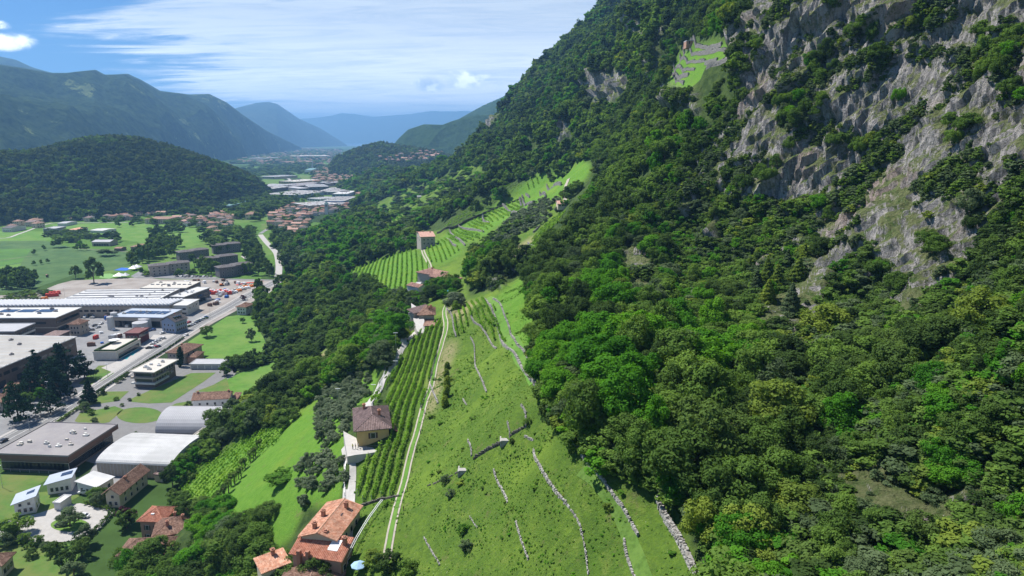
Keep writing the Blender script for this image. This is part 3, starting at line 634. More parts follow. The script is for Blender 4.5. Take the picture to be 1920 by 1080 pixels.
# stand-alone scatter: one object per kind of growth (geometry nodes put the crown on each point)
def scatter(name, proto_mesh, pts, scl, label, cat):
    """pts (n,3), scl (n,3): a mass nobody could count, as one object"""
    n_ = len(pts)
    if n_ == 0: return
    me_ = D.meshes.new(name); me_.vertices.add(n_); me_.vertices.foreach_set('co', np.asarray(pts, np.float32).ravel())
    a = me_.attributes.new('scl', 'FLOAT_VECTOR', 'POINT'); a.data.foreach_set('vector', np.asarray(scl, np.float32).ravel())
    rt = np.zeros((n_, 3), np.float32); rt[:,2] = rng.uniform(0, 6.28, n_); rt[:,0] = rng.normal(0, .06, n_); rt[:,1] = rng.normal(0, .06, n_)
    a = me_.attributes.new('rot', 'FLOAT_VECTOR', 'POINT'); a.data.foreach_set('vector', rt.ravel())
    o = D.objects.new(name, me_); link(o); tag(o, label, cat, kind='stuff')
    ng = D.node_groups.new('scatter', 'GeometryNodeTree'); ng.interface.new_socket('Geometry', in_out='INPUT', socket_type='NodeSocketGeometry'); ng.interface.new_socket('Geometry', in_out='OUTPUT', socket_type='NodeSocketGeometry')
    N = ng.nodes.new; L = ng.links.new; gi = N('NodeGroupInput'); go = N('NodeGroupOutput'); m2p = N('GeometryNodeMeshToPoints'); iop = N('GeometryNodeInstanceOnPoints')
    oi = N('GeometryNodeObjectInfo'); oi.transform_space = 'ORIGINAL'; oi.inputs['Object'].default_value = proto_mesh
    oi.inputs['As Instance'].default_value = False
    L(gi.outputs[0], m2p.inputs['Mesh']); L(m2p.outputs[0], iop.inputs['Points']); L(oi.outputs['Geometry'], iop.inputs['Instance'])
    for nm, sock in (('scl', 'Scale'), ('rot', 'Rotation')):
        na = N('GeometryNodeInputNamedAttribute'); na.data_type = 'FLOAT_VECTOR'; na.inputs['Name'].default_value = nm
        if sock == 'Rotation':
            e2r = N('FunctionNodeEulerToRotation'); L(na.outputs['Attribute'], e2r.inputs[0]); L(e2r.outputs[0], iop.inputs[sock])
        else: L(na.outputs['Attribute'], iop.inputs[sock])
    L(iop.outputs[0], go.inputs[0])
    md_ = o.modifiers.new('scatter', 'NODES'); md_.node_group = ng
    return o

# ---- the woods on the mountainside
NOWOOD = [[(630,985),(640,800),(655,765),(700,735),(748,735),(770,880),(705,985)], [(765,640),(775,580),(835,565),(838,640),(800,650)], [(1222,925),(1262,955),(1335,1060),(1380,1180),(1285,1180)], [(1005,430),(1062,390),(1110,325),(1132,332),(1088,402),(1045,445),(1024,482),(1018,505),(990,512)], [(1228,195),(1236,165),(1250,150),(1285,75),(1372,70),(1385,92),(1372,128),(1328,195),(1290,225),(1235,215)], MEADOW, VINE_NEAR, VINE_A, VINE_B, VINE_C, STRIP, SMALLV, SLOPE_L, FIELDGAP, FARM, TERR_TOP, BENCH,
          [(785,440),(800,425),(870,392),(960,338),(985,345),(900,400),(850,432),(800,465)], [(712,1090),(740,935),(776,800),(800,715),(822,640),(835,600),(852,600),(848,640),(824,720),(804,800),(778,935),(760,1090)], [(650,1000),(660,940),(760,930),(730,1090),(650,1090)], [(690,750),(665,700),(720,690),(745,640),(775,615),(800,600),(800,640),(740,740)],
          [(470,1080),(500,1040),(560,950),(650,940),(662,1085)],[(190,1060),(250,960),(370,960),(370,1060)],[(640,1085),(650,900),(640,830),(700,745),(730,700),(745,745),(735,820),(668,868),(672,960),(740,935),(715,1085)]]
AREA = np.sqrt((np.gradient(Yd,axis=0)*np.gradient(Zd,axis=1)-np.gradient(Zd,axis=0)*np.gradient(Yd,axis=1))**2+(np.gradient(Zd,axis=0)*np.gradient(Xd,axis=1)-np.gradient(Xd,axis=0)*np.gradient(Zd,axis=1))**2+(np.gradient(Xd,axis=0)*np.gradient(Yd,axis=1)-np.gradient(Yd,axis=0)*np.gradient(Xd,axis=1))**2)
def surf_points(s, rmin, rmax, zmin=.6, dens=3.2, extra=None):
    """points spread over the surface itself, about s metres apart"""
    w = AREA*((RRr > rmin) & (RRr < rmax) & (Zd > zmin)); 
    if extra is not None: w = w*extra
    w = w.ravel(); n_ = int(w.sum()/s**2*dens); c = rng.choice(len(w), n_, p=w/w.sum()); i, j = c//NR, c % NR
    u = np.clip(i+rng.uniform(-.5, .5, n_), 0, NA-1.01); v = np.clip(j+rng.uniform(-.5, .5, n_), 0, NR-1.01)
    x, y, z = bil(Xd, u, v), bil(Yd, u, v), bil(Zd, u, v)
    key = (np.floor(x/s).astype(np.int64)*100003 + np.floor(y/s).astype(np.int64))*4001 + np.floor(z/s).astype(np.int64)
    _, f = np.unique(key, return_index=True); return x[f], y[f], z[f]
def wood_points(s, rmin, rmax):
    x, y, z = surf_points(s, rmin, rmax); r = np.hypot(x, y)
    px, py = proj(x, y, z); qx = px+fbm(x/9, y/9, None, 2, 5)*6; qy = py+fbm(x/7+9, y/7, None, 2, 9)*6
    no = np.zeros(len(x), bool)
    for q in NOWOOD: no |= inpoly(qx, qy, q)
    cliff_ = inpoly(qx, qy, CLIFF); 
    for q in CLIFF2: cliff_ |= inpoly(qx, qy, q)
    cliff_ &= r < 1350
    pt = np.zeros(len(x), bool)
    for (u, v, w_, h_) in PATCH: pt |= ((qx-u)/w_/.60)**2 + ((qy-v)/h_/.60)**2 < 1 + .5*fbm(qx/14, qy/14, None, 2, 44)
    # edge of the frame and hidden far side are thinned out
    off = (px < -150) | (px > 2080) | (py > 1300) | (py < -260)
    low_ = inpoly(px, py, LOWR); gap_ = low_ & (fbm(x/9+5, y/7, z/30, 3, 88) > .34)
    gap_ |= inpoly(px, py, SCREE) & ((fbm(x/8+2, y/6, z/20, 2, 89) > .0) | (rng.uniform(size=len(x)) < .25))
    keep = ~no & ~gap_ & ~(cliff_ & ~pt) & ~(off & (rng.uniform(size=len(x)) < .75))
    return x[keep], y[keep], z[keep], r[keep], px[keep], py[keep]
def pick_leaf(x, y, px, py, r):
    """kind of tree by where it stands: 0 dark 1 mid 2 bright 3 yellow 4 grey"""
    v = fbm(x/26, y/26, None, 2, 71) + rng.normal(0, .30, len(x))
    k = np.where(v < -.22, 0, np.where(v < .30, 1, 2))
    u = rng.uniform(size=len(x)); k = np.where(u < .05, 3, k); k = np.where((u > .05) & (u < .13), 4, k)
    for (cx_, cy_, w_, h_, val, pr) in ((1150,560,70,60,2,.85),(1080,700,90,70,2,.8),(1290,620,60,60,2,.6),(1320,700,25,40,2,1),(1180,760,70,60,2,.7),(650,540,150,60,0,.45),(640,470,80,45,2,.5),(1850,950,120,90,2,.45),(1480,420,60,40,1,.6),(1650,200,280,220,1,.6),(1000,480,80,60,0,.7),(800,545,40,20,2,1),
                                 (1350,950,80,120,3,.40),(1050,300,300,80,1,.5),(1460,540,60,50,3,.5),(850,400,120,30,0,.7),(1300,30,60,40,0,.5),(700,720,60,40,4,.2),(550,700,80,50,0,.5),(940,230,40,60,0,.5),(1100,80,150,80,1,.4)):
        m_ = (((px-cx_)/w_)**2+((py-cy_)/h_)**2 < 1) & (rng.uniform(size=len(x)) < pr); k = np.where(m_, val, k)
    return k
LN = ['dark', 'mid', 'bright', 'yellow', 'grey']
bands = [(5.2, 48, 300), (5.8, 300, 640), (8, 640, 1300), (11, 1300, 2500)]
WOOD = []
SHR = []
for bi, (s, r0_, r1_) in enumerate(bands):
    x, y, z, r, px, py = wood_points(s, r0_, r1_)
    k = pick_leaf(x, y, px, py, r); vs_ = np.where(rng.uniform(size=len(x)) < .22, 1.35, 1.0)*np.where(rng.uniform(size=len(x)) < .25, .68, 1.0); h = s*rng.uniform(1.1, 1.8, len(x))*vs_
    h = np.where(px < 800, h*1.0, h); h = np.where((((px > 1400) & (py < 620)) | ((px > 1255) & (py < 600) & (py > 150))), h*.70, h)
    lr = inpoly(px, py, LOWR); h = np.where(lr, h*.68, h); w = s*rng.uniform(1.25, 1.9, len(x))*vs_*np.where(lr, .66, 1); w = np.where((((px > 1400) & (py < 620)) | ((px > 1255) & (py < 600) & (py > 150))), w*.66, w); w = np.where(px < 800, w*1.1, w)
    WOOD.append((x, y, z, h, w, k, px, py, np.sqrt(r*r+(z-140)**2)))
X, Y, Z, H_, W_, K_, PX_, PY_, DD = [np.concatenate([w_[i] for w_ in WOOD]) for i in range(9)]
print('trees in woods', len(X))
# the ones that show largest become trees of their own
inside = (PX_ > 0) & (PX_ < 1920) & (PY_ > 0) & (PY_ < 1090)
size = np.where(inside, H_*W_/DD**2, 0); order = np.argsort(-size); solo = order[:300]; rest = np.ones(len(X), bool); rest[solo] = False
LBL = ['dark green', 'mid green', 'bright green', 'yellow green', 'grey green']
def zone(px, py):
    if px < 700: return ('in the wooded belt between the valley meadows and the hillside vineyards', 'trees of the belt above the meadows')
    if py > 780: return ('in the dense woodland low on the right-hand slope', 'trees low on the right-hand slope')
    if px < 1260: return ('in the woodland just above the terraced grass slope', 'trees just above the grass slope')
    if py > 560: return ('in the steep woodland below the grey rock face', 'trees below the rock face')
    return ('clinging to the upper rock face', 'trees on the rock face')
for i in solo:
    zt, gt = zone(PX_[i], PY_[i]); c_ = LBL[K_[i]]
    sz_ = 'small' if W_[i] < 6.2 else 'large' if W_[i] > 9.5 else 'middling'
    tree(X[i], Y[i], Z[i]-.4, H_[i]*1.05, W_[i]*1.05, 'round', LN[K_[i]], f'{sz_} {c_} tree {zt}', f'{c_} {gt}', name='broadleaf_tree', lod=0)
_protos = {}
def proto(kind, leaf, lod, shape, label_at=None):
    """the tree whose crown the scatter repeats: the first real tree of that mesh, or one set down in the wood"""
    return None
sel = rest
for lod, (d0, d1) in enumerate(((0, 300), (300, 640), (640, 1250), (1250, 9999))):
    for leaf in range(5):
        for shape in range(3 if lod < 2 else 2):
            m_ = sel & (DD >= d0) & (DD < d1) & (K_ == leaf) & (np.arange(len(X)) % (3 if lod < 2 else 2) == shape)
            ii = np.nonzero(m_)[0]
            if len(ii) == 0: continue
            vis = ii[np.argsort(-size[ii])]; j = vis[0]
            # one tree of the batch stands by itself and lends its crown to the rest
            zt, gt = zone(PX_[j], PY_[j]); r_ = D.objects.new('broadleaf_tree', crown('round', LN[leaf], lod, shape)); r_.location = (X[j], Y[j], Z[j]-.4)
            r_.scale = (W_[j]/7.2, W_[j]/7.2, H_[j]/8); link(r_); tag(r_, f'{LBL[leaf]} broadleaf tree {zt}', 'tree', f'{LBL[leaf]} {gt}')
            ii = ii[ii != j]
            if len(ii) == 0: continue
            pts = np.stack([X[ii], Y[ii], Z[ii]-.5], 1); ws = W_[ii]/7.2; scl = np.stack([ws, ws, H_[ii]/8], 1)
            scatter('woodland', r_, pts, scl, f'{LBL[leaf]} woodland covering the mountainside', 'woodland')

# ---- shrubs and small trees rooted in the rock face, scrub and grass tufts
x, y, z = surf_points(1.5, 60, 420, 3, 2.6, cl > .5)
px, py = proj(x, y, z); v = fbm(x/16, y/16, z/16, 3, 91); k = (v > .02) & (px > 700) & (px < 2100) & (py > -120) & (rng.uniform(size=len(x)) < np.clip(.25+v*1.6, 0, 1))
x, y, z, v = x[k], y[k], z[k], v[k]; sp = rng.uniform(size=len(x)); hh = rng.uniform(.35, 1.0, len(x))*(1+np.clip(v, 0, .6)*2.2)
for leaf, (a_, b_) in (('mid', (0, .34)), ('grey', (.34, .74)), ('dark', (.74, .9)), ('yellow', (.9, 1))):
    ii = np.nonzero((sp >= a_) & (sp < b_))[0]; j = ii[0]
    r_ = D.objects.new('shrub', crown('bush', leaf, 2, 0)); r_.location = (x[j], y[j], z[j]-.3); r_.scale = (.4, .4, .25); link(r_)
    tag(r_, f'{dict(mid="green", grey="grey green", dark="dark green", yellow="yellowish")[leaf]} shrub rooted in a crack of the rock face', 'shrub', 'shrubs on the rock face')
    w_ = hh[ii]*.42; scatter('shrubbery', r_, np.stack([x[ii], y[ii], z[ii]-.3], 1), np.stack([w_, w_, hh[ii]*.25], 1), 'low shrubs scattered over the grey rock face', 'shrubs')
# undergrowth between the trees
x, y, z = surf_points(2.3, 50, 330, 3, 2.6, (md < .4)*(cl < .6)); px, py = proj(x, y, z); no = np.zeros(len(x), bool)
for q in NOWOOD: no |= inpoly(px, py, q)
k = ~no & (px > 500) & (px < 2050) & (py > -60) & (py < 1250); x, y, z = x[k], y[k], z[k]; sp = rng.uniform(size=len(x)); hh = rng.uniform(1.0, 2.9, len(x)); print('undergrowth', len(x))
for leaf, (a_, b_) in (('mid', (0, .42)), ('dark', (.42, .66)), ('grey', (.66, .80)), ('bright', (.80, .93)), ('yellow', (.93, 1))):
    for sh_ in (0, 1):
        ii = np.nonzero((sp >= a_) & (sp < b_) & (np.arange(len(x)) % 2 == sh_))[0]; j = ii[0]; nm_ = dict(mid="green", grey="grey green", dark="dark green", yellow="yellowish", bright="bright green")[leaf]
        r_ = D.objects.new('shrub', crown('bush', leaf, 1, sh_)); r_.location = (x[j], y[j], z[j]-.3); r_.scale = (.4, .4, .25); link(r_); tag(r_, f'{nm_} shrub among the trees of the steep wood', 'shrub', f'{nm_} shrubs in the wood')
        w_ = hh[ii]*.42; scatter('undergrowth', r_, np.stack([x[ii], y[ii], z[ii]-.4], 1), np.stack([w_, w_, hh[ii]*.22], 1), f'{nm_} undergrowth filling the gaps of the steep wood', 'undergrowth')
# tufts on the grass slope
x, y, z = surf_points(.85, 60, 300, 3, 2.6, (md > .6))
px, py = proj(x, y, z); v = fbm(x/7, y/7, z/7, 3, 95)+rng.normal(0, .15, len(x)); no = inpoly(px, py, VINE_NEAR); k = (px > 420) & (py < 1150) & (px < 1400) & ~no & (v > -.16) & ~inpoly(px, py, SLOPE_L)
x, y, z, v = x[k], y[k], z[k], v[k]; sp = rng.uniform(size=len(x)); hh = rng.uniform(.08, .24, len(x))*(1+np.clip(v, 0, .6)*1.8)*np.where(rng.uniform(size=len(x)) < .012, 3.2, 1.0)
print('tufts', len(x))
for leaf, (a_, b_) in (('weed', (0, .68)), ('bright', (.68, .90)), ('yellow', (.90, .96)), ('mid', (.96, 1))):
    ii = np.nonzero((sp >= a_) & (sp < b_))[0]; j = ii[0]
    r_ = D.objects.new('weed_clump', crown('bush', leaf, 3, 0)); r_.location = (x[j], y[j], z[j]-.1); r_.scale = (.12, .12, .06); link(r_)
    tag(r_, f'{dict(weed="grass green", mid="dark green", yellow="yellowish", bright="bright green")[leaf]} clump of weeds on the open grass slope', 'weeds', 'weed clumps on the grass slope')
    w_ = hh[ii]*.30; scatter('tall_grass', r_, np.stack([x[ii], y[ii], z[ii]-.08], 1), np.stack([w_, w_, hh[ii]*.125], 1), 'uneven tall grass and weeds covering the terraced slope', 'grass')
# ---- woods on the rounded hill in the valley and on the nearer far hills
def ridge_wood(Pn, s, label, rmax, hf=1.1, leafs=('hill', 'hill', 'mid'), lod=3, vmax=1.05, hs=1.0):
    nu, nv = Pn.shape[:2]; gu = np.gradient(Pn, axis=0); gv = np.gradient(Pn, axis=1); A = np.linalg.norm(np.cross(gu, gv), axis=2)
    A = A*((Pn[...,2] > 1) & (np.arange(nv)[None] < nv*.80)); w = A.ravel(); n_ = int(w.sum()/s**2*2.4); c = rng.choice(len(w), n_, p=w/w.sum())
    u = np.clip(c//nv+rng.uniform(-.5, .5, n_), 0, nu-1.01); v = np.clip(c % nv+rng.uniform(-.5, .5, n_), 0, nv-1.01)
    x, y, z = [bil(Pn[...,q], u, v) for q in range(3)]
    key = (np.floor(x/s).astype(np.int64)*100003+np.floor(y/s).astype(np.int64)); _, f = np.unique(key, return_index=True); x, y, z = x[f], y[f], z[f]
    px, py = proj(x, y, z); k = (px > -150) & (px < 1100) & (np.hypot(x, y) < rmax); x, y, z = x[k], y[k], z[k]
    vv = fbm(x/70, y/70, None, 3, 77)+rng.normal(0, .25, len(x)); h = s*rng.uniform(.8, 1.4, len(x))*hf; w_ = s*rng.uniform(1.1, 1.6, len(x))
    for i, (lf, m_) in enumerate(zip(leafs, (vv < .10, (vv >= .10) & (vv < .32), vv >= .32))):
        for shape in (0, 1):
            ii = np.nonzero(m_ & (np.arange(len(x)) % 2 == shape))[0]
            if len(ii) < 2: continue
            j = ii[0]; r_ = D.objects.new('broadleaf_tree', crown('round', lf, lod, shape)); r_.location = (x[j], y[j], z[j]-1); r_.scale = (w_[j]/7.2, w_[j]/7.2, h[j]/8); link(r_)
            tag(r_, f'{dict(hill="dull green", dark="dark green", mid="mid green", conifer="blackish green")[lf]} tree in the wood covering {label}', 'tree', f'trees on {label}')
            ii = ii[1:]; scatter('woodland', r_, np.stack([x[ii], y[ii], z[ii]-1], 1), np.stack([w_[ii]/7.2, w_[ii]/7.2, h[ii]/8], 1), f'dense woodland covering {label}', 'woodland')
ridge_wood(HILLP, 9.5, 'the rounded hill in the valley', 2100, lod=3)
ridge_wood(HILL2, 17, 'the low hill on the right of the valley', 3600, lod=3)
# ------------------------------------------------------------------ valley: sheets on the floor
ASPH = mat('asphalt', (.185,.186,.19,1), .9, .14, .25, col2=(.235,.235,.235,1), scale2=.07)
ROADM = mat('road_asphalt', (.17,.168,.165,1), .9, .12, .3)
GRAVEL = mat('gravel', (.30,.275,.25,1), .95, .18, .2, col2=(.22,.19,.165,1), scale2=.05)
PAVE = mat('pale_paving', (.36,.345,.325,1), .9, .12, .5)
LAWN = mat('lawn', (.075,.145,.026,1), .95, .16, .25, col2=(.125,.15,.040,1), scale2=.06)
MEAD = mat('meadow_grass', (.080,.180,.024,1), .95, .22, .25, col2=(.120,.205,.038,1), scale2=.045)
CROP = mat('crop_field', (.052,.112,.032,1), .95, .25, .09, col2=(.085,.150,.045,1), scale2=.03, stripes=(1, 7, .4, (.70,.76,.68,1)))
CROP2 = mat('young_crop', (.070,.165,.024,1), .95, .12, .05, col2=(.052,.125,.026,1), scale2=.02)
SOIL = mat('bare_soil', (.16,.135,.10,1), .95, .2, .1, col2=(.12,.14,.06,1), scale2=.04)
PAINT = mat('road_paint', (.75,.75,.73,1), .7, .1, 1)
POOLW = mat('pool_water', (.05,.32,.36,1), .15, .1, .6, spec=.5)
COURT = mat('court_blue', (.03,.12,.42,1), .8, .08, .4)
COURTG = mat('court_green', (.16,.30,.09,1), .85, .08, .3)
def sheet(name, pts, z, m, px=True):
    mb = MB(); p = [gp(a, b)[:2] for a, b in pts] if px else pts; n_ = len(p)
    a = sum(p[i][0]*p[(i+1) % n_][1]-p[(i+1) % n_][0]*p[i][1] for i in range(n_))
    if a < 0: p = p[::-1]
    mb.add([(u, v, z) for u, v in p], [tuple(range(n_))]); return tag(mb.build(name, m), kind='structure')
def smooth_line(pts, k=5):
    out = []
    P_ = [Vector(p) for p in pts]
    for i in range(len(P_)-1):
        p0 = P_[max(i-1, 0)]; p1 = P_[i]; p2 = P_[i+1]; p3 = P_[min(i+2, len(P_)-1)]
        for j in range(k):
            t = j/k; out.append(.5*((2*p1)+(p2-p0)*t+(2*p0-5*p1+4*p2-p3)*t*t+(3*p1-p0-3*p2+p3)*t**3))
    return out+[P_[-1]]
def band(name, pts, w, z, m, px=True, off=0.0, dash=None):
    """strip of constant width along a line on the valley floor"""
    P_ = smooth_line([(*gp(a, b)[:2], 0) for a, b in pts] if px else pts); mb = MB(); L_ = []; R_ = []
    for i, p in enumerate(P_):
        d = (P_[min(i+1, len(P_)-1)]-P_[max(i-1, 0)]); d.z = 0; d.normalize(); nrm = Vector((-d.y, d.x, 0)); c = p+nrm*off
        L_.append((c.x+nrm.x*w/2, c.y+nrm.y*w/2, z)); R_.append((c.x-nrm.x*w/2, c.y-nrm.y*w/2, z))
    for i in range(len(P_)-1):
        if dash and i % dash: continue
        mb.add([R_[i], R_[i+1], L_[i+1], L_[i]], [(0,1,2,3)])
    return tag(mb.build(name, m), kind='structure')
def ell(cx_, cy_, rx, ry, n_=28): return [(cx_+rx*math.cos(6.2832*i/n_), cy_+ry*math.sin(6.2832*i/n_)) for i in range(n_)]
FIELDS = [
 ('field', [(-400,386),(60,384),(110,388),(215,391),(250,398),(150,402),(110,412),(-400,409)], .02, CROP2), ('field', [(-400,412),(60,410),(100,404),(110,412),(95,419),(60,424),(-400,428)], .03, LAWN),
 ('field', [(92,421),(240,418),(300,421),(410,428),(415,436),(382,455),(300,456),(265,455),(165,440),(130,431)], .04, MEAD), ('field', [(265,456),(380,456),(345,466),(270,466)], .03, MEAD),
 ('field', [(-400,434),(92,434),(140,444),(80,452),(0,455),(-400,458)], .03, MEAD), ('field', [(-400,459),(82,451),(140,465),(285,472),(262,490),(237,500),(205,508),(140,515),(75,537),(50,545),(-400,560)], .05, CROP),
 ('field', [(-60,468),(60,466),(40,492),(-60,512)], .07, CROP2), ('field', [(0,500),(40,494),(30,512),(-50,524)], .08, MEAD),
 ('field', [(330,400),(415,394),(420,404),(360,410)], .04, MEAD), ('field', [(505,386),(550,384),(550,392),(510,393)], .04, LAWN), ('field', [(560,328),(590,330),(590,337),(566,336)], .05, LAWN),
 ('field', [(512,318),(540,320),(540,334),(512,332)], .05, CROP2), ('field', [(490,420),(508,418),(505,434),(488,430)], .05, LAWN), ('field', [(400,398),(416,397),(416,405),(400,405)], .05, MEAD),
 ('field', [(532,470),(556,482),(550,486),(533,482)], .05, MEAD), ('field', [(575,465),(600,468),(602,478),(578,482)], .06, MEAD),
 ('gravel_yard', [(-400,600),(-400,560),(60,553),(108,533),(135,526),(270,520),(300,524),(545,525),(548,532),(492,556),(400,606),(330,650),(250,700),(180,740),(60,770),(-400,800)], .09, GRAVEL),
 ('asphalt_yard', [(-300,905),(-300,640),(0,600),(150,585),(330,582),(395,590),(330,645),(250,695),(180,738),(120,778),(0,836)], .12, ASPH),
 ('meadow', [(352,642),(425,594),(455,590),(483,594),(486,615),(497,640),(500,655),(478,672),(432,672),(385,676),(372,668)], .11, MEAD),
 ('meadow', [(425,712),(450,700),(480,690),(520,678),(562,664),(556,690),(520,720),(478,748),(450,750),(425,738)], .11, MEAD), ('meadow', [(438,700),(430,676),(470,680),(470,692)], .10, LAWN),
 ('asphalt_yard', [(112,788),(160,740),(215,705),(250,688),(340,672),(432,674),(445,695),(424,728),(356,768),(470,765),(470,800),(330,880),(210,880),(180,870),(100,850)], .10, ROADM),
 ('lawn', [(185,686),(252,684),(175,722),(147,720)], .16, LAWN), ('lawn', [(186,735),(242,734),(222,752),(155,762),(118,785),(105,782),(140,757)], .16, LAWN),
 ('lawn', [(246,748),(300,724),(358,700),(405,699),(382,716),(322,755),(280,757),(246,754)], .16, LAWN), ('lawn', ell(262,779,43,15), .16, LAWN), ('lawn', [(150,775),(215,762),(232,768),(205,792),(165,800),(140,790)], .16, LAWN),
 ('lawn', [(330,757),(358,752),(358,768),(322,768),(318,763)], .16, LAWN), ('lawn', [(365,735),(400,722),(425,708),(432,735)], .15, LAWN),
 ('lawn', [(-80,884),(30,886),(104,889),(80,905),(55,921),(15,945),(-80,995)], .10, LAWN), ('lawn', [(60,925),(125,918),(150,930),(125,945),(60,975),(10,990),(-60,1010),(-60,975)], .09, LAWN),
 ('courtyard', [(-60,1020),(-60,985),(20,975),(75,962),(118,948),(150,944),(205,956),(214,960),(190,990),(171,1003),(128,1016),(70,1018),(20,1010)], .13, PAVE),
 ('lawn', ell(131,985,36,12.5), .17, MEAD), ('lawn', [(-60,1026),(70,1022),(128,1020),(150,1030),(130,1100),(-60,1120)], .12, LAWN),
 ('courtyard', [(180,866),(322,874),(310,890),(240,900),(215,912),(196,915),(140,928),(118,935),(108,928),(160,900)], .11, ASPH),
 ('pool', [(225,674),(238,674),(245,667),(234,667)], .19, POOLW), ('pool', [(237,666),(249,667),(262,656),(253,655)], .19, POOLW),
 ('parking_area', [(262,660),(288,628),(330,628),(330,640),(285,668),(250,690),(215,700),(190,690)], .17, PAVE),
 ('sports_court', [(213,507),(236,508),(250,503),(228,502)], .2, COURT), ('sports_court', [(186,521),(205,523),(222,517),(206,513),(190,514)], .2, COURTG),
 ('parking_area', [(255,522),(245,518),(262,508),(300,508),(380,518),(410,520),(400,523)], .12, ASPH), ('lawn', [(255,600+0),(256,600),(257,601)], .11, LAWN)]
for f in FIELDS[:-1]: sheet(*f)
for x0, y0, x1, y1 in ((-60,497,60,480),(140,466,262,474),(-60,430,60,424)): band('farm_track', [(x0,y0),((x0+x1)/2,(y0+y1)/2-.5),(x1,y1)], 2.5, .10, SOIL)
MAIN = [(-160,925),(-60,868),(20,823),(95,783),(165,741),(240,692),(310,647),(370,608),(425,578),(470,552),(520,527)]
band('main_road', MAIN, 9, .21, ROADM); band('pavement', MAIN, 1.8, .24, PAVE, off=6.2); band('pavement', MAIN, 1.8, .24, PAVE, off=-6.0)
band('road_marking', MAIN, .18, .25, PAINT); band('road_marking', MAIN, .16, .25, PAINT, off=3.9); band('road_marking', MAIN, .16, .25, PAINT, off=-3.9)
band('street', [(520,527),(523,505),(521,485),(516,472),(500,455),(488,440)], 7, .2, PAVE); band('street', [(-100,440),(0,447),(40,437),(95,419),(160,418),(240,417)], 4, .12, PAVE)
band('street', [(648,384),(658,372),(662,360),(665,350),(660,342)], 9, .2, PAVE); band('street', [(660,384),(672,368),(682,350),(690,342)], 9, .2, PAVE); band('street', [(540,322),(538,332),(545,338)], 10, .2, PAVE)
band('street', [(255,520),(330,522),(400,523),(520,526)], 6, .18, ROADM); band('street', [(488,438),(520,420),(560,408),(620,398),(650,385)], 6, .18, ASPH)
band('street', [(455,480),(470,492),(466,500)], 5, .18, PAVE)

# ------------------------------------------------------------------ buildings
def cmat(name, c, **k): return mat(name, c, **k)
W_ = dict(white=cmat('white_render', (.62,.61,.58,1), var=.06, scale=.6, col2=(.52,.51,.48,1), scale2=.25), cream=cmat('cream_render', (.50,.43,.32,1), var=.08, scale=.7), yellow=cmat('ochre_render', (.55,.38,.17,1), var=.08, scale=.7),
          brown=cmat('brown_panels', (.15,.115,.095,1), var=.15, scale=.6), grey=cmat('grey_render', (.26,.26,.27,1), var=.1, scale=.5), darkgrey=cmat('dark_grey_render', (.13,.125,.125,1), var=.1, scale=.5),
          pink=cmat('terracotta_render', (.40,.235,.17,1), var=.12, scale=.6, col2=(.34,.21,.15,1)), stone=cmat('stone_wall', (.34,.31,.27,1), var=.25, scale=1.5), maroon=cmat('maroon_panels', (.13,.03,.03,1)), blue=cmat('blue_grey_render', (.25,.31,.42,1)),
          beige=cmat('beige_concrete', (.36,.31,.255,1), var=.1, scale=.5))
def tile_mat(name, c1, c2, c3, s=.42):
    m, nt, b = new_mat(name); N = nt.nodes.new; L = nt.links.new; tc = N('ShaderNodeTexCoord')
    v = N('ShaderNodeTexVoronoi'); v.inputs['Scale'].default_value = 1/s; L(tc.outputs['Object'], v.inputs['Vector']); sp = N('ShaderNodeSeparateXYZ'); L(v.outputs['Color'], sp.inputs[0])
    cr = N('ShaderNodeValToRGB'); e = cr.color_ramp.elements; e[0].color = c1; e[1].color = c3; k = e.new(.5); k.color = c2; L(sp.outputs[0], cr.inputs[0])
    n_ = N('ShaderNodeTexNoise'); n_.inputs['Scale'].default_value = .8; n_.inputs['Detail'].default_value = 6; L(tc.outputs['Object'], n_.inputs['Vector'])
    mr = N('ShaderNodeMapRange'); L(n_.outputs['Fac'], mr.inputs[0]); mr.inputs[1].default_value = .3; mr.inputs[2].default_value = .7; mr.inputs[3].default_value = .72; mr.inputs[4].default_value = 1.2
    hs = N('ShaderNodeHueSaturation'); L(cr.outputs[0], hs.inputs['Color']); L(mr.outputs[0], hs.inputs['Value']); L(hs.outputs[0], b.inputs['Base Color']); b.inputs['Roughness'].default_value = .85; return m
RT = dict(red=tile_mat('red_tiles', (.34,.125,.075,1), (.42,.18,.115,1), (.48,.24,.17,1)), village=tile_mat('village_tiles', (.17,.085,.06,1), (.25,.125,.09,1), (.32,.18,.135,1)), pinkish=tile_mat('faded_tiles', (.36,.20,.15,1), (.44,.27,.21,1), (.52,.35,.29,1)), brown=tile_mat('brown_tiles', (.17,.095,.065,1), (.26,.155,.11,1), (.34,.22,.165,1)), orange=tile_mat('orange_tiles', (.44,.20,.12,1), (.54,.29,.19,1), (.62,.38,.27,1)),
          dark=tile_mat('grey_tiles', (.075,.07,.07,1), (.105,.095,.095,1), (.14,.125,.12,1)), mauve=tile_mat('mauve_tiles', (.16,.11,.10,1), (.20,.145,.135,1), (.25,.18,.165,1)),
          white=cmat('white_roof_sheet', (.52,.52,.51,1), var=.06, scale=.15, col2=(.42,.42,.41,1), scale2=.08), cream=cmat('cream_roof', (.48,.45,.40,1), var=.07, scale=.3), grey=cmat('grey_roof', (.22,.205,.21,1), var=.08, scale=.2, col2=(.26,.245,.24,1), scale2=.07),
          pale=cmat('pale_roof', (.36,.36,.375,1), var=.06, scale=.2), bluegrey=cmat('blue_grey_roof', (.34,.38,.44,1), var=.06, scale=.3), teal=cmat('teal_roof', (.14,.25,.25,1), var=.1, scale=.2), maroon=cmat('maroon_roof', (.16,.07,.065,1)))
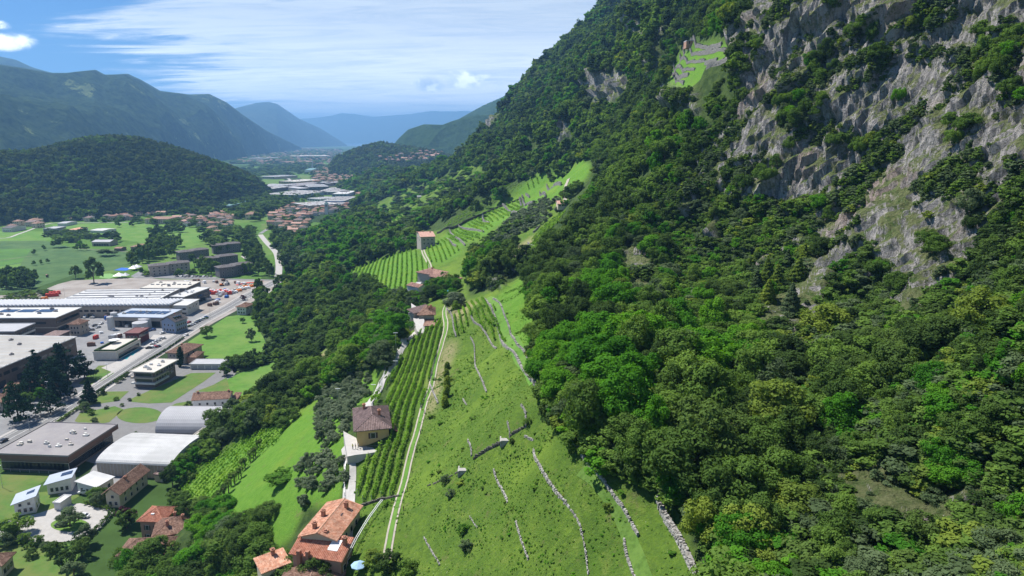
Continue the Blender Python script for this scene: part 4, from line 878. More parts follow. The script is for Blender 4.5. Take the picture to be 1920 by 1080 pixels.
GLASS = mat('window_glass', (.025,.03,.035,1), .12, .1, 1, spec=.6)
FRAME = mat('window_frame', (.55,.53,.50,1), .6, .05, 1); SHUT = mat('shutter', (.09,.06,.045,1), .7, .1, 2)
SOLAR = mat('solar_panel', (.025,.035,.07,1), .2, .15, .8, spec=.6, stripes=(0, 1.0, .08, (.5,.5,.5,1)))
METAL = mat('galvanised_metal', (.45,.46,.47,1), .4, .1, 1, metal=.6); BRICK = mat('chimney_brick', (.33,.16,.11,1), .9, .15, 3); DOORM = mat('garage_door', (.30,.31,.32,1), .6, .06, 1)
RUST = mat('rusty_brown_fascia', (.16,.095,.07,1), .8, .1, 1); RED = mat('red_plastic', (.50,.05,.03,1), .6, .15, .8); ORANGE = mat('orange_paint', (.55,.16,.02,1), .6); WHITEP = mat('white_paint', (.70,.70,.70,1), .4, .03, 2); BLACK = mat('black_rubber', (.02,.02,.02,1), .8)
_wm = {}
def box_mesh(nm, sx, sy, sz, m):
    k = (nm, round(sx,2), round(sy,2), round(sz,2), m.name)
    if k not in _wm:
        mb = MB(); mb.box(-sx/2, sx/2, -sy/2, sy/2, 0, sz); _wm[k] = mb.mesh(nm, m)
    return _wm[k]
def put(nm, me_, parent, loc, rz=0.0):
    o = D.objects.new(nm, me_); o.location = loc; o.rotation_euler = (0, 0, rz); return link(o, parent)
def windows(parent, W, Dp, face, n_, z0, w=1.1, h=1.5, inset=0.0, frame=True, m=None, a=.08, b=.92, nm='window', shut=False):
    for i in range(n_):
        f = a+(b-a)*(i+.5)/n_
        loc, rz = {'f': ((f*W, inset, z0), 0), 'r': ((W-inset, f*Dp, z0), math.pi/2), 'l': ((inset, f*Dp, z0), -math.pi/2), 'b': ((f*W, Dp-inset, z0), math.pi)}[face]
        wo = put(nm, box_mesh(nm, w+.24, .16, h+.2, m or FRAME) if frame else box_mesh('pane', w, .14, h, m or GLASS), parent, loc, rz)
        if frame: put('pane', box_mesh('pane', w, .06, h, GLASS), wo, (0, -.09, .1))
        if shut:
            for s in (-1, 1): put('shutter', box_mesh('shutter', w*.5, .07, h+.1, SHUT), wo, (s*(w*.75+.14), -.07, .05))
def ribs(mb, poly, sp, r, m=0):
    """rounded tile courses running down a planar roof slope; poly[0]-poly[1] is the eave"""
    P_ = [Vector(p) for p in poly]; e = (P_[1]-P_[0]); L_ = e.length; e.normalize(); nrm = None
    nrm = e.cross(P_[2]-P_[1]).normalized()
    if nrm.z < 0: nrm = -nrm
    t = nrm.cross(e).normalized(); 
    if t.z < 0: t = -t
    q = [((p-P_[0]).dot(e), (p-P_[0]).dot(t)) for p in P_]
    s0 = min(a for a, b in q); s1 = max(a for a, b in q); k = int((s1-s0)/sp)
    for i in range(k):
        s = s0+(i+.5)*sp; ts = []
        for j in range(len(q)):
            (a0, b0), (a1, b1) = q[j], q[(j+1) % len(q)]
            if (a0 <= s) != (a1 <= s): ts.append(b0+(b1-b0)*(s-a0)/(a1-a0))
        if len(ts) < 2: continue
        t0, t1 = min(ts)-.03, max(ts)-.02
        if t1-t0 < .15: continue
        c = P_[0]+e*s+nrm*.01; vs = []
        for tt in (t0, t1):
            b_ = c+t*tt; vs += [b_-e*r, b_-e*r*.5+nrm*r*.8, b_+e*r*.5+nrm*r*.8, b_+e*r]
        mb.add(vs, [(0,1,5,4),(1,2,6,5),(2,3,7,6),(0,3,2,1)], m)
def roof(parent, kind, W, Dp, h, rh, over, rm, tiles=False, thick=.22, walls=None, nm='roof'):
    mb = MB(); x0, x1, y0, y1 = -over, W+over, -over, Dp+over; sl_ = []
    if kind == 'flat':
        mb.box(x0, x1, y0, y1, h, h+.35); 
        for bx in ((x0, x1, y0, y0+.3), (x0, x1, y1-.3, y1), (x0, x0+.3, y0+.3, y1-.3), (x1-.3, x1, y0+.3, y1-.3)): mb.box(*bx, h+.35, h+.35+rh)
    elif kind in ('gable_x', 'gable_y', 'hip', 'shed_r', 'shed_l', 'shed_f'):
        if kind == 'gable_x': ym = Dp/2; sl_ = [[(x0,y0,h),(x1,y0,h),(x1,ym,h+rh),(x0,ym,h+rh)], [(x1,y1,h),(x0,y1,h),(x0,ym,h+rh),(x1,ym,h+rh)]]
        elif kind == 'gable_y': xm = W/2; sl_ = [[(x1,y0,h),(x1,y1,h),(xm,y1,h+rh),(xm,y0,h+rh)], [(x0,y1,h),(x0,y0,h),(xm,y0,h+rh),(xm,y1,h+rh)]]
        elif kind == 'shed_r': sl_ = [[(x0,y1,h),(x0,y0,h),(x1,y0,h+rh),(x1,y1,h+rh)]]
        elif kind == 'shed_l': sl_ = [[(x1,y0,h),(x1,y1,h),(x0,y1,h+rh),(x0,y0,h+rh)]]
        elif kind == 'shed_f': sl_ = [[(x0,y0,h),(x1,y0,h),(x1,y1,h+rh),(x0,y1,h+rh)]]
        else:
            LX, LY = x1-x0, y1-y0; q = min(LX, LY)/2
            if LX >= LY: a = (x0+q, (y0+y1)/2, h+rh); b_ = (x1-q, (y0+y1)/2, h+rh)
            else: a = ((x0+x1)/2, y0+q, h+rh); b_ = ((x0+x1)/2, y1-q, h+rh)
            if LX >= LY: sl_ = [[(x0,y0,h),(x1,y0,h),b_,a], [(x1,y1,h),(x0,y1,h),a,b_], [(x1,y0,h),(x1,y1,h),b_], [(x0,y1,h),(x0,y0,h),a]]
            else: sl_ = [[(x0,y0,h),(x1,y0,h),a], [(x1,y1,h),(x0,y1,h),b_], [(x1,y0,h),(x1,y1,h),b_,a], [(x0,y1,h),(x0,y0,h),a,b_]]
        for q in sl_:
            n_ = len(q); mb.add([(p[0],p[1],p[2]+thick) for p in q]+[tuple(p) for p in q], [tuple(range(n_)), tuple(range(n_, 2*n_))[::-1]]+[(i, n_+i, n_+(i+1) % n_, (i+1) % n_) for i in range(n_)])
            if tiles: ribs(mb, [(p[0],p[1],p[2]+thick) for p in q], tiles, tiles*.34)
        if tiles and kind == 'hip':
            for c_, e_ in (((x0,y0,h),sl_[0][-1]),((x1,y0,h),sl_[0][2] if LX >= LY else sl_[0][-1]),((x1,y1,h),b_),((x0,y1,h),a if LX >= LY else b_)):
                mb.tube([(c_[0],c_[1],c_[2]+thick+.06),(e_[0],e_[1],e_[2]+thick+.06)], .16, 5)
            if (Vector(a)-Vector(b_)).length > .4: mb.tube([(a[0],a[1],a[2]+thick+.06),(b_[0],b_[1],b_[2]+thick+.06)], .16, 5)
        elif tiles and kind.startswith('gable'):
            q = sl_[0]; mb.tube([(q[2][0],q[2][1],q[2][2]+thick+.04),(q[3][0],q[3][1],q[3][2]+thick+.04)], .17, 5)
    elif kind == 'barrel_x' or kind == 'barrel_y':
        n_ = 16; prof = [(math.cos(math.pi*(1-i/n_)), math.sin(math.pi*i/n_)) for i in range(n_+1)]
        if kind == 'barrel_x': A1_ = [(x0, (y0+y1)/2+c*(y1-y0)/2, h+s*rh) for c, s in prof]; B1_ = [(x1, p[1], p[2]) for p in A1_]
        else: A1_ = [((x0+x1)/2+c*(x1-x0)/2, y0, h+s*rh) for c, s in prof]; B1_ = [(p[0], y1, p[2]) for p in A1_]
        n1 = n_+1; mb.add(A1_+B1_, [(i, n1+i, n1+i+1, i+1) for i in range(n_)]+[tuple(range(n1)), tuple(range(n1, 2*n1))[::-1]])
    ro = mb.build(nm, rm, parent)
    # gable infill
    if walls is not None and (kind.startswith('gable') or kind.startswith('shed')):
        g = MB(); e_ = .02
        if kind == 'gable_x':
            for x in (0+e_, W-e_): g.add([(x,0,h-.02),(x,Dp,h-.02),(x,Dp/2,h+rh-rh*over/(Dp/2+over)*0-.02)], [(0,1,2)])
        elif kind == 'gable_y':
            for y in (0+e_, Dp-e_): g.add([(0,y,h-.02),(W,y,h-.02),(W/2,y,h+rh-.02)], [(0,1,2)])
        elif kind == 'shed_r': g.add([(0,0,h-.02),(W,0,h-.02),(W,Dp,h-.02),(0,Dp,h-.02),(W,0,h+rh*.95),(W,Dp,h+rh*.95)], [(0,1,4),(1,2,5,4),(2,3,5)])
        elif kind == 'shed_l': g.add([(W,0,h-.02),(0,0,h-.02),(0,Dp,h-.02),(W,Dp,h-.02),(0,0,h+rh*.95),(0,Dp,h+rh*.95)], [(0,1,4),(1,2,5,4),(2,3,5)])
        if g.v and kind.startswith('gable'):
            for q in (g.v[:3], g.v[3:]): g2 = MB(); g2.add(q, [(0,1,2)]); g2.build('gable', walls, parent)
        elif g.v: g.build('gable', walls, parent)
    return ro
def chimney(ro, x, y, z, w=.8, h=1.6, m=None):
    mb = MB(); mb.box(x-w/2, x+w/2, y-w/2, y+w/2, z-1.2, z+h); mb.box(x-w/2-.12, x+w/2+.12, y-w/2-.12, y+w/2+.12, z+h+.003, z+h+.2); mb.box(x-w*.3, x+w*.3, y-w*.3, y+w*.3, z+h+.203, z+h+.45); mb.build('chimney', m or BRICK, ro)
def frame_px(A, B, C, h, base=0.0, Dd=None):
    z = base+h; b = Vector(gp(*B, z)); c = Vector(gp(*C, z))
    a = Vector(gp(*A, z)) if A is not None else b+(Vector(gp(*Dd, z))-c)
    ux = b-a; W = ux.length; ux.normalize(); uy = Vector((-ux.y, ux.x, 0)); Dp = (c-b).dot(uy)
    return a, math.atan2(ux.y, ux.x), W, abs(Dp)
def dots(ro, W, Dp, z, n_, seed, m=None):
    g = random.Random(seed)
    for i in range(n_):
        mb = MB(); x = g.uniform(.1, .9)*W; y = g.uniform(.1, .9)*Dp; s = g.uniform(.5, 1.3); mb.box(x-s, x+s, y-s*.6, y+s*.6, z, z+g.uniform(.5, 1.1)); mb.box(x-s*.5, x+s*.5, y-s*.3, y+s*.3, z+1.101, z+1.5) if s > .9 else None
        mb.build('roof_unit', m or METAL, ro)
def house(A, B, C, h, name, label, cat='building', roofk='hip', rh=2.2, over=.6, wall='white', rm='brown', tiles=False, wins=(), chims=(), base=0.0, Dd=None, bands=(), group=None, foot=.5, depth=None):
    a, rz, W, Dp = frame_px(A, B, C, h, base, Dd)
    if depth: Dp = depth
    if W < 1 or Dp < 1: Dp = max(Dp, 4)
    W -= 2*over; Dp -= 2*over; c, s = math.cos(rz), math.sin(rz); loc = (a.x+c*over-s*over, a.y+s*over+c*over, base)
    r = empty(name, loc, rz); tag(r, label, cat, group)
    mb = MB(); mb.box(0, W, 0, Dp, -foot, h-.01); mb.build('wall', W_[wall], r)
    ro = roof(r, roofk, W, Dp, h, rh, over, RT[rm], tiles, walls=W_[wall])
    for (face, n_, z0, w, hh, *o) in wins:
        windows(r, W, Dp, face, n_, z0, w, hh, frame=('n' not in o), shut=('s' in o), nm=('garage_door' if 'd' in o else 'window') if 'n' not in o else ('garage_door' if 'd' in o else 'window'), m=DOORM if 'd' in o else None)
    for (z0, z1, bm) in bands:
        mb = MB(); mb.box(-.08, W+.08, -.08, Dp+.08, z0, z1); mb.build('facade_band', bm, r)
    for (fx, fy) in chims: chimney(ro, fx*W, fy*Dp, h+rh*.65)
    if roofk == 'flat' and W > 30 and rm in ('white','pale','cream','bluegrey','teal','grey'): dots(ro, W, Dp, h+.355, int(4+W*Dp/500), int(A[0] if A else B[0]), RT['grey'] if rm in ('white','cream') else RT['cream'])
    r['_W'] = W; r['_D'] = Dp; del r['_W'], r['_D']
    return r, ro, W, Dp
B_ = house
# --- large grey flat-roofed works
r, ro, W, Dp = B_(None, (128,857), (225,797), 8, 'flat_roofed_works', 'large brown works with a wide grey flat roof beside the main road', 'factory', 'flat', .35, 2.0, 'brown', 'grey', Dd=(95,793))
mb = MB(); mb.box(-2, W+2, -2, Dp+2, 6.2, 7.98); mb.build('fascia', RUST, r)
windows(r, W, Dp, 'f', 16, .6, 3.0, 3.2, a=.02, b=.98); windows(r, W, Dp, 'r', 14, .6, 3.0, 3.2, a=.02, b=.98); dots(ro, W, Dp, 8.36, 7, 5, W_['white'])
# --- barrel roofed halls
r, ro, W, Dp = B_((179,868), (321,874), (388,819), 6, 'barrel_roofed_hall', 'long white hall with a curved roof behind the tree belt', 'warehouse', 'barrel_x', 3.4, .3, 'beige', 'white')
mb = MB()
for i in range(22): mb.box(W*i/22-.06, W*i/22+.06, -.12, -.02, 0, 5.8)
mb.build('wall_rib', METAL, r)
mb = MB()
for i in range(1, 40):
    x = -.3+(W+.6)*i/40; mb.tube([(x, Dp/2-math.cos(math.pi*t/10)*(Dp/2+.3), 6+3.43*math.sin(math.pi*t/10)) for t in range(11)], .07, 3)
tag(mb.build('roof_seam', RT['pale'], ro), kind='stuff')
r, ro, W, Dp = B_((291,811), (415,812), (440,776), 1.0, 'barrel_vault_hall', 'silver half round barrel vault hall standing beyond the white hall', 'warehouse', 'barrel_x', 7.6, .1, 'grey', 'pale')
mb = MB()
for i in range(1, 34):
    x = -.1+(W+.2)*i/34; mb.tube([(x, Dp/2-math.cos(math.pi*t/12)*(Dp/2+.1), 1+7.63*math.sin(math.pi*t/12)) for t in range(13)], .08, 3)
tag(mb.build('roof_seam', RT['white'], ro), kind='stuff')
B_((358,820), (392,822), (402,805), 5, 'flat_annex', 'low cream flat roofed annex between the two curved halls', 'annex', 'flat', .3, .3, 'beige', 'cream')
# --- white modern houses
r, ro, W, Dp = B_((81,911), (136,903), (168,881), 4.6, 'modern_house', 'white modern house with sloping metal roofs and solar panels beyond the courtyard', 'house', 'shed_r', 1.6, .9, 'white', 'bluegrey', wins=(('f',4,1.0,1.0,1.6),('l',2,1,1,1.6)))
mb = MB(); mb.add([(W*.50,Dp*.45,5.75),(W*.98,Dp*.45,6.45),(W*.98,Dp*.85,6.45),(W*.50,Dp*.85,5.75)], [(0,1,2,3)]); mb.build('solar_panel', SOLAR, ro)
r2, ro2, W2, D2 = B_((140,909), (181,915), (208,893), 4.2, 'house_wing', 'white single storey wing with a pale sheet roof joined to the modern house', 'house', 'shed_l', 1.3, .6, 'white', 'white', wins=(('f',3,1.0,1.1,1.7),('r',2,1,1.2,1.6)))
r, ro, W, Dp = B_((19,949), (69,940), (104,914), 5.0, 'modern_house', 'white two storey modern house with a tilted roof beside the courtyard', 'house', 'shed_r', 2.0, .9, 'white', 'bluegrey', wins=(('f',3,1.0,1.0,1.5),('f',2,3.6,.9,1.1),('r',2,1,1.2,2)))
mb = MB(); mb.add([(W*.45,Dp*.50,6.12),(W*.9,Dp*.50,7.0),(W*.9,Dp*.8,7.0),(W*.45,Dp*.8,6.12)], [(0,1,2,3)]); mb.build('solar_panel', SOLAR, ro)
B_((98,944), (113,945), (124,929), 3, 'garage', 'low white garage joined to the two storey modern house', 'garage', 'flat', .2, .3, 'white', 'white')
r, ro, W, Dp = B_((189,929), (225,930), (273,882), 5.6, 'gabled_house', 'brown roofed gabled house below the wooded slope', 'house', 'gable_y', 2.8, 1.1, 'cream', 'brown', .5, wins=(('f',2,1,1.1,1.4),('f',1,3.8,1.1,1.2),('r',4,1,1,1.4),('r',4,3.6,.9,1.1)), chims=((.62,.42),))
B_((287,891), (305,893), (318,875), 3, 'flat_annex', 'small grey flat roofed outbuilding beside the brown gabled house', 'shed', 'flat', .2, .3, 'cream', 'mauve')
# --- villa
r, ro, W, Dp = B_((255,979), (306,980), (335,951), 9, 'villa_tower', 'square terracotta villa with a red pyramid roof and skylight', 'villa', 'hip', 2.7, .9, 'pink', 'red', .42, wins=(('f',2,5.4,1.0,1.7,'s'),('f',2,2.0,1.0,1.6,'s'),('r',2,5.4,1,1.7,'s')), foot=4)
mb = MB(); mb.box(W*.42, W*.56, Dp*.16, Dp*.30, 10.3, 10.9); mb.build('skylight', WHITEP, ro)
r, ro, W, Dp = B_(None, (332,1038), (336,1006), 8, 'long_villa', 'long terracotta villa with a weathered brown hipped roof and chimneys', 'villa', 'hip', 2.8, .8, 'pink', 'brown', .42, wins=(('f',6,5.0,1.0,1.4,'s'),('f',6,1.6,1.0,1.7,'s'),('l',2,5,1,1.4)), Dd=(225,1012), foot=4, chims=((.62,.35),))
mb = MB(); mb.box(W*.27, W*.31, Dp*.2, Dp*.32, 9.3, 9.8); mb.build('skylight', WHITEP, ro)
r, ro, W, Dp = B_((283,1010), (362,997), (374,962), 8.6, 'villa_wing', 'upper wing of the terracotta villa with an uneven brown tiled roof', 'villa', 'hip', 3.0, .8, 'pink', 'brown', .42, wins=(('r',3,5.4,1.0,1.5,'s'),('f',3,5.2,1,1.4)), foot=5, chims=((.35,.25),(.5,.75),(.75,.5),(.85,.9)))
B_((-45,1066), (4,1063), (32,1036), 5, 'hipped_house', 'brown roofed house at the lower left corner above a lawn', 'house', 'hip', 2.2, .9, 'cream', 'brown', .5, wins=(('r',3,1.2,1.4,1.8),('f',2,1.2,1.2,1.6)))
# --- industry
r, ro, W, Dp = B_((-150,577), (319,574), (332,563), 9, 'sawtooth_hall', 'very long factory hall with a row of pale curved skylights', 'factory', 'flat', .2, .4, 'beige', 'grey', wins=(('f',34,4.6,3.4,1.6,'n'),('f',12,.2,4.5,3.2,'n')))
n_ = 64; v_me = None
mb = MB(); w = W/n_; pr = [(0,0),(w*.10,1.0),(w*.35,1.7),(w*.62,1.5),(w*.85,.6)]; mb.add([(x,0,z) for x,z in pr]+[(x+w*1.0,Dp*.98,z) for x,z in pr], [(i,i+1,6+i,5+i) for i in range(4)]+[(0,1,2,3,4)[::-1],(5,6,7,8,9)]); v_me = mb.mesh('skylight', WHITEP)
for i in range(n_): put('skylight', v_me, ro, (i*w, 0, 9.36))
r, ro, W, Dp = B_((317,573), (351,573), (367,561), 8.5, 'factory_office', 'white roofed office block at the end of the long factory hall', 'office', 'hip', .8, .6, 'white', 'white', wins=(('f',6,1,2,1.5),('f',6,4.6,2,1.5),('r',3,4.6,1.6,1.5)))
r, ro, W, Dp = B_((111,564), (298,562), (336,542), 8.5, 'flat_factory_hall', 'broad white roofed factory hall at the edge of the gravel yard', 'factory', 'flat', .2, .4, 'grey', 'white', wins=(('f',20,4.5,3.6,1.5,'n'),))
mb = MB()
for i in range(4): mb.box(W*.02, W*.98, Dp*(.16+i*.22), Dp*(.16+i*.22)+1.2, 8.86, 9.5)
mb.build('roof_ridge', RT['pale'], ro)
r, ro, W, Dp = B_((262,541), (349,541), (387,528), 7, 'cream_factory_hall', 'cream roofed factory hall with a line of dark skylights', 'factory', 'flat', .2, .5, 'darkgrey', 'cream', wins=(('r',10,2.5,3,2,'n'),))
for i in range(8): put('skylight', box_mesh('skylight', 2.8, 1.6, .5, GLASS), ro, (W*(.08+i*.12), Dp*.5, 7.36))
r, ro, W, Dp = B_((318,557), (345,558), (375,539), 9.5, 'side_factory_hall', 'narrow pale roofed hall with loading bays on the yard side', 'factory', 'flat', .25, .8, 'darkgrey', 'white', wins=(('r',9,.3,4,3.6,'n'),('r',9,5,4,1.8,'n'),('f',3,4.8,3,1.6)))
dots(ro, W, Dp, 9.9, 5, 9)
r, ro, W, Dp = B_(None, (105,597), (148,577), 12, 'solar_roof_factory', 'white roofed brown factory carrying solar panels at the left edge', 'factory', 'flat', .3, 1.6, 'brown', 'white', wins=(('f',22,7.2,4.2,1.8,'n'),('r',12,7.2,4.2,1.8,'n'),('r',8,1,4,3,'n')), Dd=(-90,578), bands=((4.2,5.0,W_['beige']),))
for i in range(3): put('solar_panel', box_mesh('solar_panel', W*.13, Dp*.28, .25, SOLAR), ro, (W*(.50+i*.15), Dp*.68, 12.4))
r, ro, W, Dp = B_(None, (28,623), (63,607), 11, 'striped_office_block', 'grey flat roofed block with white and dark facade bands at the left edge', 'factory', 'flat', .4, .6, 'darkgrey', 'pale', wins=(('f',14,8,3,1.6,'n'),('f',14,4,3,1.6,'n'),('r',8,8,3,1.6,'n'),('r',8,4,3,1.6,'n')), Dd=(-50,608), bands=((6.2,7.4,W_['white']),(9.8,10.7,W_['brown'])))
r, ro, W, Dp = B_((-105,735), (145,632), (60,632), 12, 'striped_roof_hall', 'huge brown hall with a cream and white striped sheet roof', 'factory', 'flat', .25, .8, 'brown', 'white', depth=62)
mb = MB()
for i in range(46):
    x = W*i/46; mb.box(x+.2, x+W/46*(.25+.4*((i*7) % 3)/2), .2, Dp-.2, 12.36, 12.62)
tag(mb.build('roof_strip', RT['cream'], ro), kind='stuff')
windows(r, W, Dp, 'f', 16, 7.0, 4.5, 2.0, frame=False, a=.02, b=.98); windows(r, W, Dp, 'f', 5, .3, 5, 4.2, frame=False, a=.3, b=.98)
B_((5,734), (82,723), (88,712), 5, 'low_red_house', 'low red tiled house behind the cedars', 'house', 'hip', 2.0, .8, 'pink', 'brown', .6, wins=(('f',4,1.2,1.3,1.4),), chims=((.6,.5),(.8,.4)))
B_((-25,760), (18,752), (22,736), 5, 'low_red_house', 'brown tiled house at the left edge next to the cedars', 'house', 'hip', 2.0, .8, 'beige', 'brown', .6, wins=(('f',3,1.2,1.3,1.4),))
B_((79,630), (110,630), (119,620), 4.6, 'small_works_house', 'small brown hip roofed building between two factories', 'building', 'hip', 1.6, .7, 'brown', 'mauve', wins=(('f',4,1.4,1.4,1.4),))
B_((125,609), (150,609), (162,601), 8.5, 'square_house', 'square cream two storey house with a pyramid roof amid the factories', 'house', 'hip', 2.4, .9, 'beige', 'brown', .6, wins=(('f',3,1.4,1.2,1.7),('f',3,5.0,1.2,1.6),('r',2,1.4,1.2,1.7),('r',2,5,1.2,1.6)))
r, ro, W, Dp = B_((206,595), (306,597), (360,581), 7.5, 'solar_workshop', 'blue grey roofed workshop with open bays and solar panels', 'factory', 'flat', .3, .6, 'beige', 'bluegrey', wins=(('f',9,.3,5.5,4.6,'n'),('r',6,1,4,3)))
for i in range(4): put('solar_panel', box_mesh('solar_panel', W*.18, Dp*.34, .25, SOLAR), ro, (W*(.18+i*.21), Dp*.55, 7.9))
r, ro, W, Dp = B_((299,602), (328,605), (346,596), 8.5, 'dark_gabled_house', 'blue grey house with a dark gabled roof beside the main road', 'house', 'gable_y', 3.6, .9, 'blue', 'dark', .6, wins=(('f',4,1.3,1.1,1.6),('f',3,5,1.1,1.4),('r',5,1.3,1.4,1.8),('r',5,5,1.2,1.3)), chims=((.3,.8),))
for i in range(3): put('dormer', box_mesh('dormer', 1.6, 1.6, 1.3, GLASS), ro, (W*.78, Dp*(.25+i*.22), 10.4))
r, ro, W, Dp = B_((231,626), (260,626), (277,615), 8, 'maroon_building', 'maroon clad building with a red brown flat roof next to the garden terrace', 'building', 'flat', .2, .8, 'maroon', 'maroon', wins=(('r',5,4.6,2.2,1.8),('f',3,4.6,1.8,1.5)))
r, ro, W, Dp = B_((173,661), (218,661), (260,636), 5.5, 'garden_roof_building', 'white fronted low building with a hedged terrace on its roof', 'restaurant', 'flat', .3, .3, 'white', 'cream', wins=(('r',12,.6,2.4,3.2,'n'),))
mb = MB()
for i in range(18): mb.box(W*(i+.3)/18, W*(i+.3)/18+.35, -.12, -.02, .4, 4.8)
mb.build('facade_fin', METAL, r)
mb = MB(); [mb.box(*b_, 5.86, 7.0) for b_ in ((.4, W-.4, .4, 1.6), (.4, 1.6, 1.603, Dp-2), (W-1.6, W-.4, 1.603, Dp-2))]; mb.build('roof_hedge', mat('clipped_hedge', (.03,.055,.015,1), .95, .3, 2), ro)
def parasol(x, y, z, w, m, label, base_h=2.4, group=None):
    r_ = empty('parasol', (x, y, z)); tag(r_, label, 'parasol', group); mb = MB(); mb.cyl(0, 0, 0, base_h, .05, .05, 6); mb.build('pole', METAL, r_)
    mb = MB(); n_ = 8; ring = [(w/2*math.cos(6.2832*i/n_), w/2*math.sin(6.2832*i/n_), base_h-.45) for i in range(n_)]; mb.add(ring+[(0,0,base_h+.25)]+[(p[0],p[1],p[2]-.18) for p in ring], [(i,(i+1) % n_, n_) for i in range(n_)]+[(i, n_+1+i, n_+1+(i+1) % n_, (i+1) % n_) for i in range(n_)]); mb.build('canopy', m, r_); return r_
g_ = gp(215,643,5.9); parasol(g_[0], g_[1], 5.86, 7, WHITEP, 'wide white parasol on the roof terrace of the low building', 2.8)
for px_, py_, rr, hh, lb in ((209,618,2.4,10,'tall slim pale silo beside the workshop'),(216,611,2.4,10.5,'tall slim pale silo standing behind another'),(264,620,5.2,6.5,'broad low pale tank beside the blue grey house'),(275,613,5.2,7,'broad low pale tank furthest from the road')):
    g_ = gp(px_, py_); r_ = empty('silo', g_); tag(r_, lb, 'silo'); mb = MB(); mb.cyl(0,0,0,hh,rr,rr,20); mb.build('tank', RT['white'], r_, smooth=False); mb = MB(); mb.cyl(0,0,hh+.003,hh+.7,rr*1.02,.3,20); mb.build('lid', RT['pale'], r_)
r, ro, W, Dp = B_((309,662), (346,664), (357,645), 7, 'hipped_roadside_house', 'brown hip roofed house behind the tall cypress beside the road', 'house', 'hip', 2.6, 1.0, 'beige', 'brown', .5, wins=(('f',4,1.2,1.1,1.5),('f',4,4.4,1.1,1.3),('r',3,4.4,1.1,1.3)), chims=((.35,.5),))
B_((349,671), (368,671), (374,660), 4, 'small_outbuilding', 'small brown roofed outbuilding beside the hip roofed roadside house', 'shed', 'hip', 1.4, .5, 'pink', 'brown', .6)
r, ro, W, Dp = B_((354,684), (425,684), (431,674), 3.2, 'garage_row', 'row of pale garages under one grey roof', 'garage', 'flat', .2, .4, 'white', 'pale')
for i in range(5): put('garage_door', box_mesh('garage_door', W/6.2, .14, 2.5, DOORM), r, (W*(i+.6)/5.2, -.02, .1))
r, ro, W, Dp = B_((241,698), (289,700), (335,675), 9.5, 'boxy_office_house', 'boxy three storey building with a cream roof and brown balconies', 'office', 'flat', .25, 1.8, 'brown', 'cream', wins=(('f',5,6.6,2.0,1.9),('f',5,3.2,2.0,1.9),('r',7,6.6,2.0,1.9),('r',7,3.2,2,1.9)))
for z0 in (2.3, 5.6):
    mb = MB(); mb.box(-1.4, W+1.2, -1.4, 0-.02, z0, z0+.9); mb.box(W+.02, W+1.2, 0, Dp*.6, z0, z0+.9); mb.build('balcony', W_['beige' if z0 > 3 else 'white'], r)
dots(ro, W, Dp, 9.9, 6, 3)
r, ro, W, Dp = B_((358,752), (431,748), (435,736), 7.5, 'white_farmhouse', 'long white farmhouse with an old brown tiled roof', 'farmhouse', 'gable_x', 2.4, .6, 'white', 'brown', .5, wins=(('f',4,4.6,1,1.2),('f',3,1.4,1.1,1.5)), chims=((.1,.5),(.95,.5)))
B_((431,751), (444,751), (448,741), 5, 'farm_annex', 'narrow brown roofed annex between the white farmhouse and red shed', 'annex', 'shed_f', 1.5, .3, 'brown', 'brown', .6)
B_((444,757), (462,757), (470,739), 3.6, 'red_roof_shed', 'white shed with a bright red brown sheet roof', 'shed', 'shed_f', 1.2, .3, 'white', 'red', .6, wins=(('f',2,1,1.2,1.2),))
B_((441,576), (461,577), (473,570), 6.5, 'roadside_house', 'pale house with a brown hipped roof at the edge of the bright meadow', 'house', 'hip', 2.2, .8, 'white', 'brown', .6, wins=(('f',3,1.2,1.2,1.5),('f',3,4,1.1,1.2),('r',2,4,1,1.2)))
B_((480,553), (505,554), (515,546), 5.5, 'white_roadside_building', 'white flat roofed building where the road enters the woods', 'building', 'flat', .3, .3, 'white', 'cream', wins=(('f',4,3.2,1.6,1.1),))
B_((510,556), (524,558), (535,541), 3.4, 'long_shed', 'long narrow shed with a pale roof in the roadside yard', 'shed', 'gable_y', .8, .4, 'white', 'pale')
B_((544,514), (577,516), (582,508), 6.5, 'grey_brown_house', 'grey house with a mauve brown roof in the car park below the wood', 'house', 'hip', 2, .7, 'grey', 'mauve', wins=(('f',4,1.2,1.2,1.4),('f',4,4,1.1,1.2)))
B_((541,505), (560,506), (565,500), 4.5, 'grey_brown_annex', 'low mauve roofed annex behind the grey house', 'annex', 'gable_x', 1.2, .4, 'grey', 'mauve')
sheet('parking_area', [(578,520),(582,508),(612,499),(620,506),(590,521)], .15, PAVE)
sheet('yard', [(478,560),(520,540),(545,540),(540,562),(500,566)], .14, PAVE)
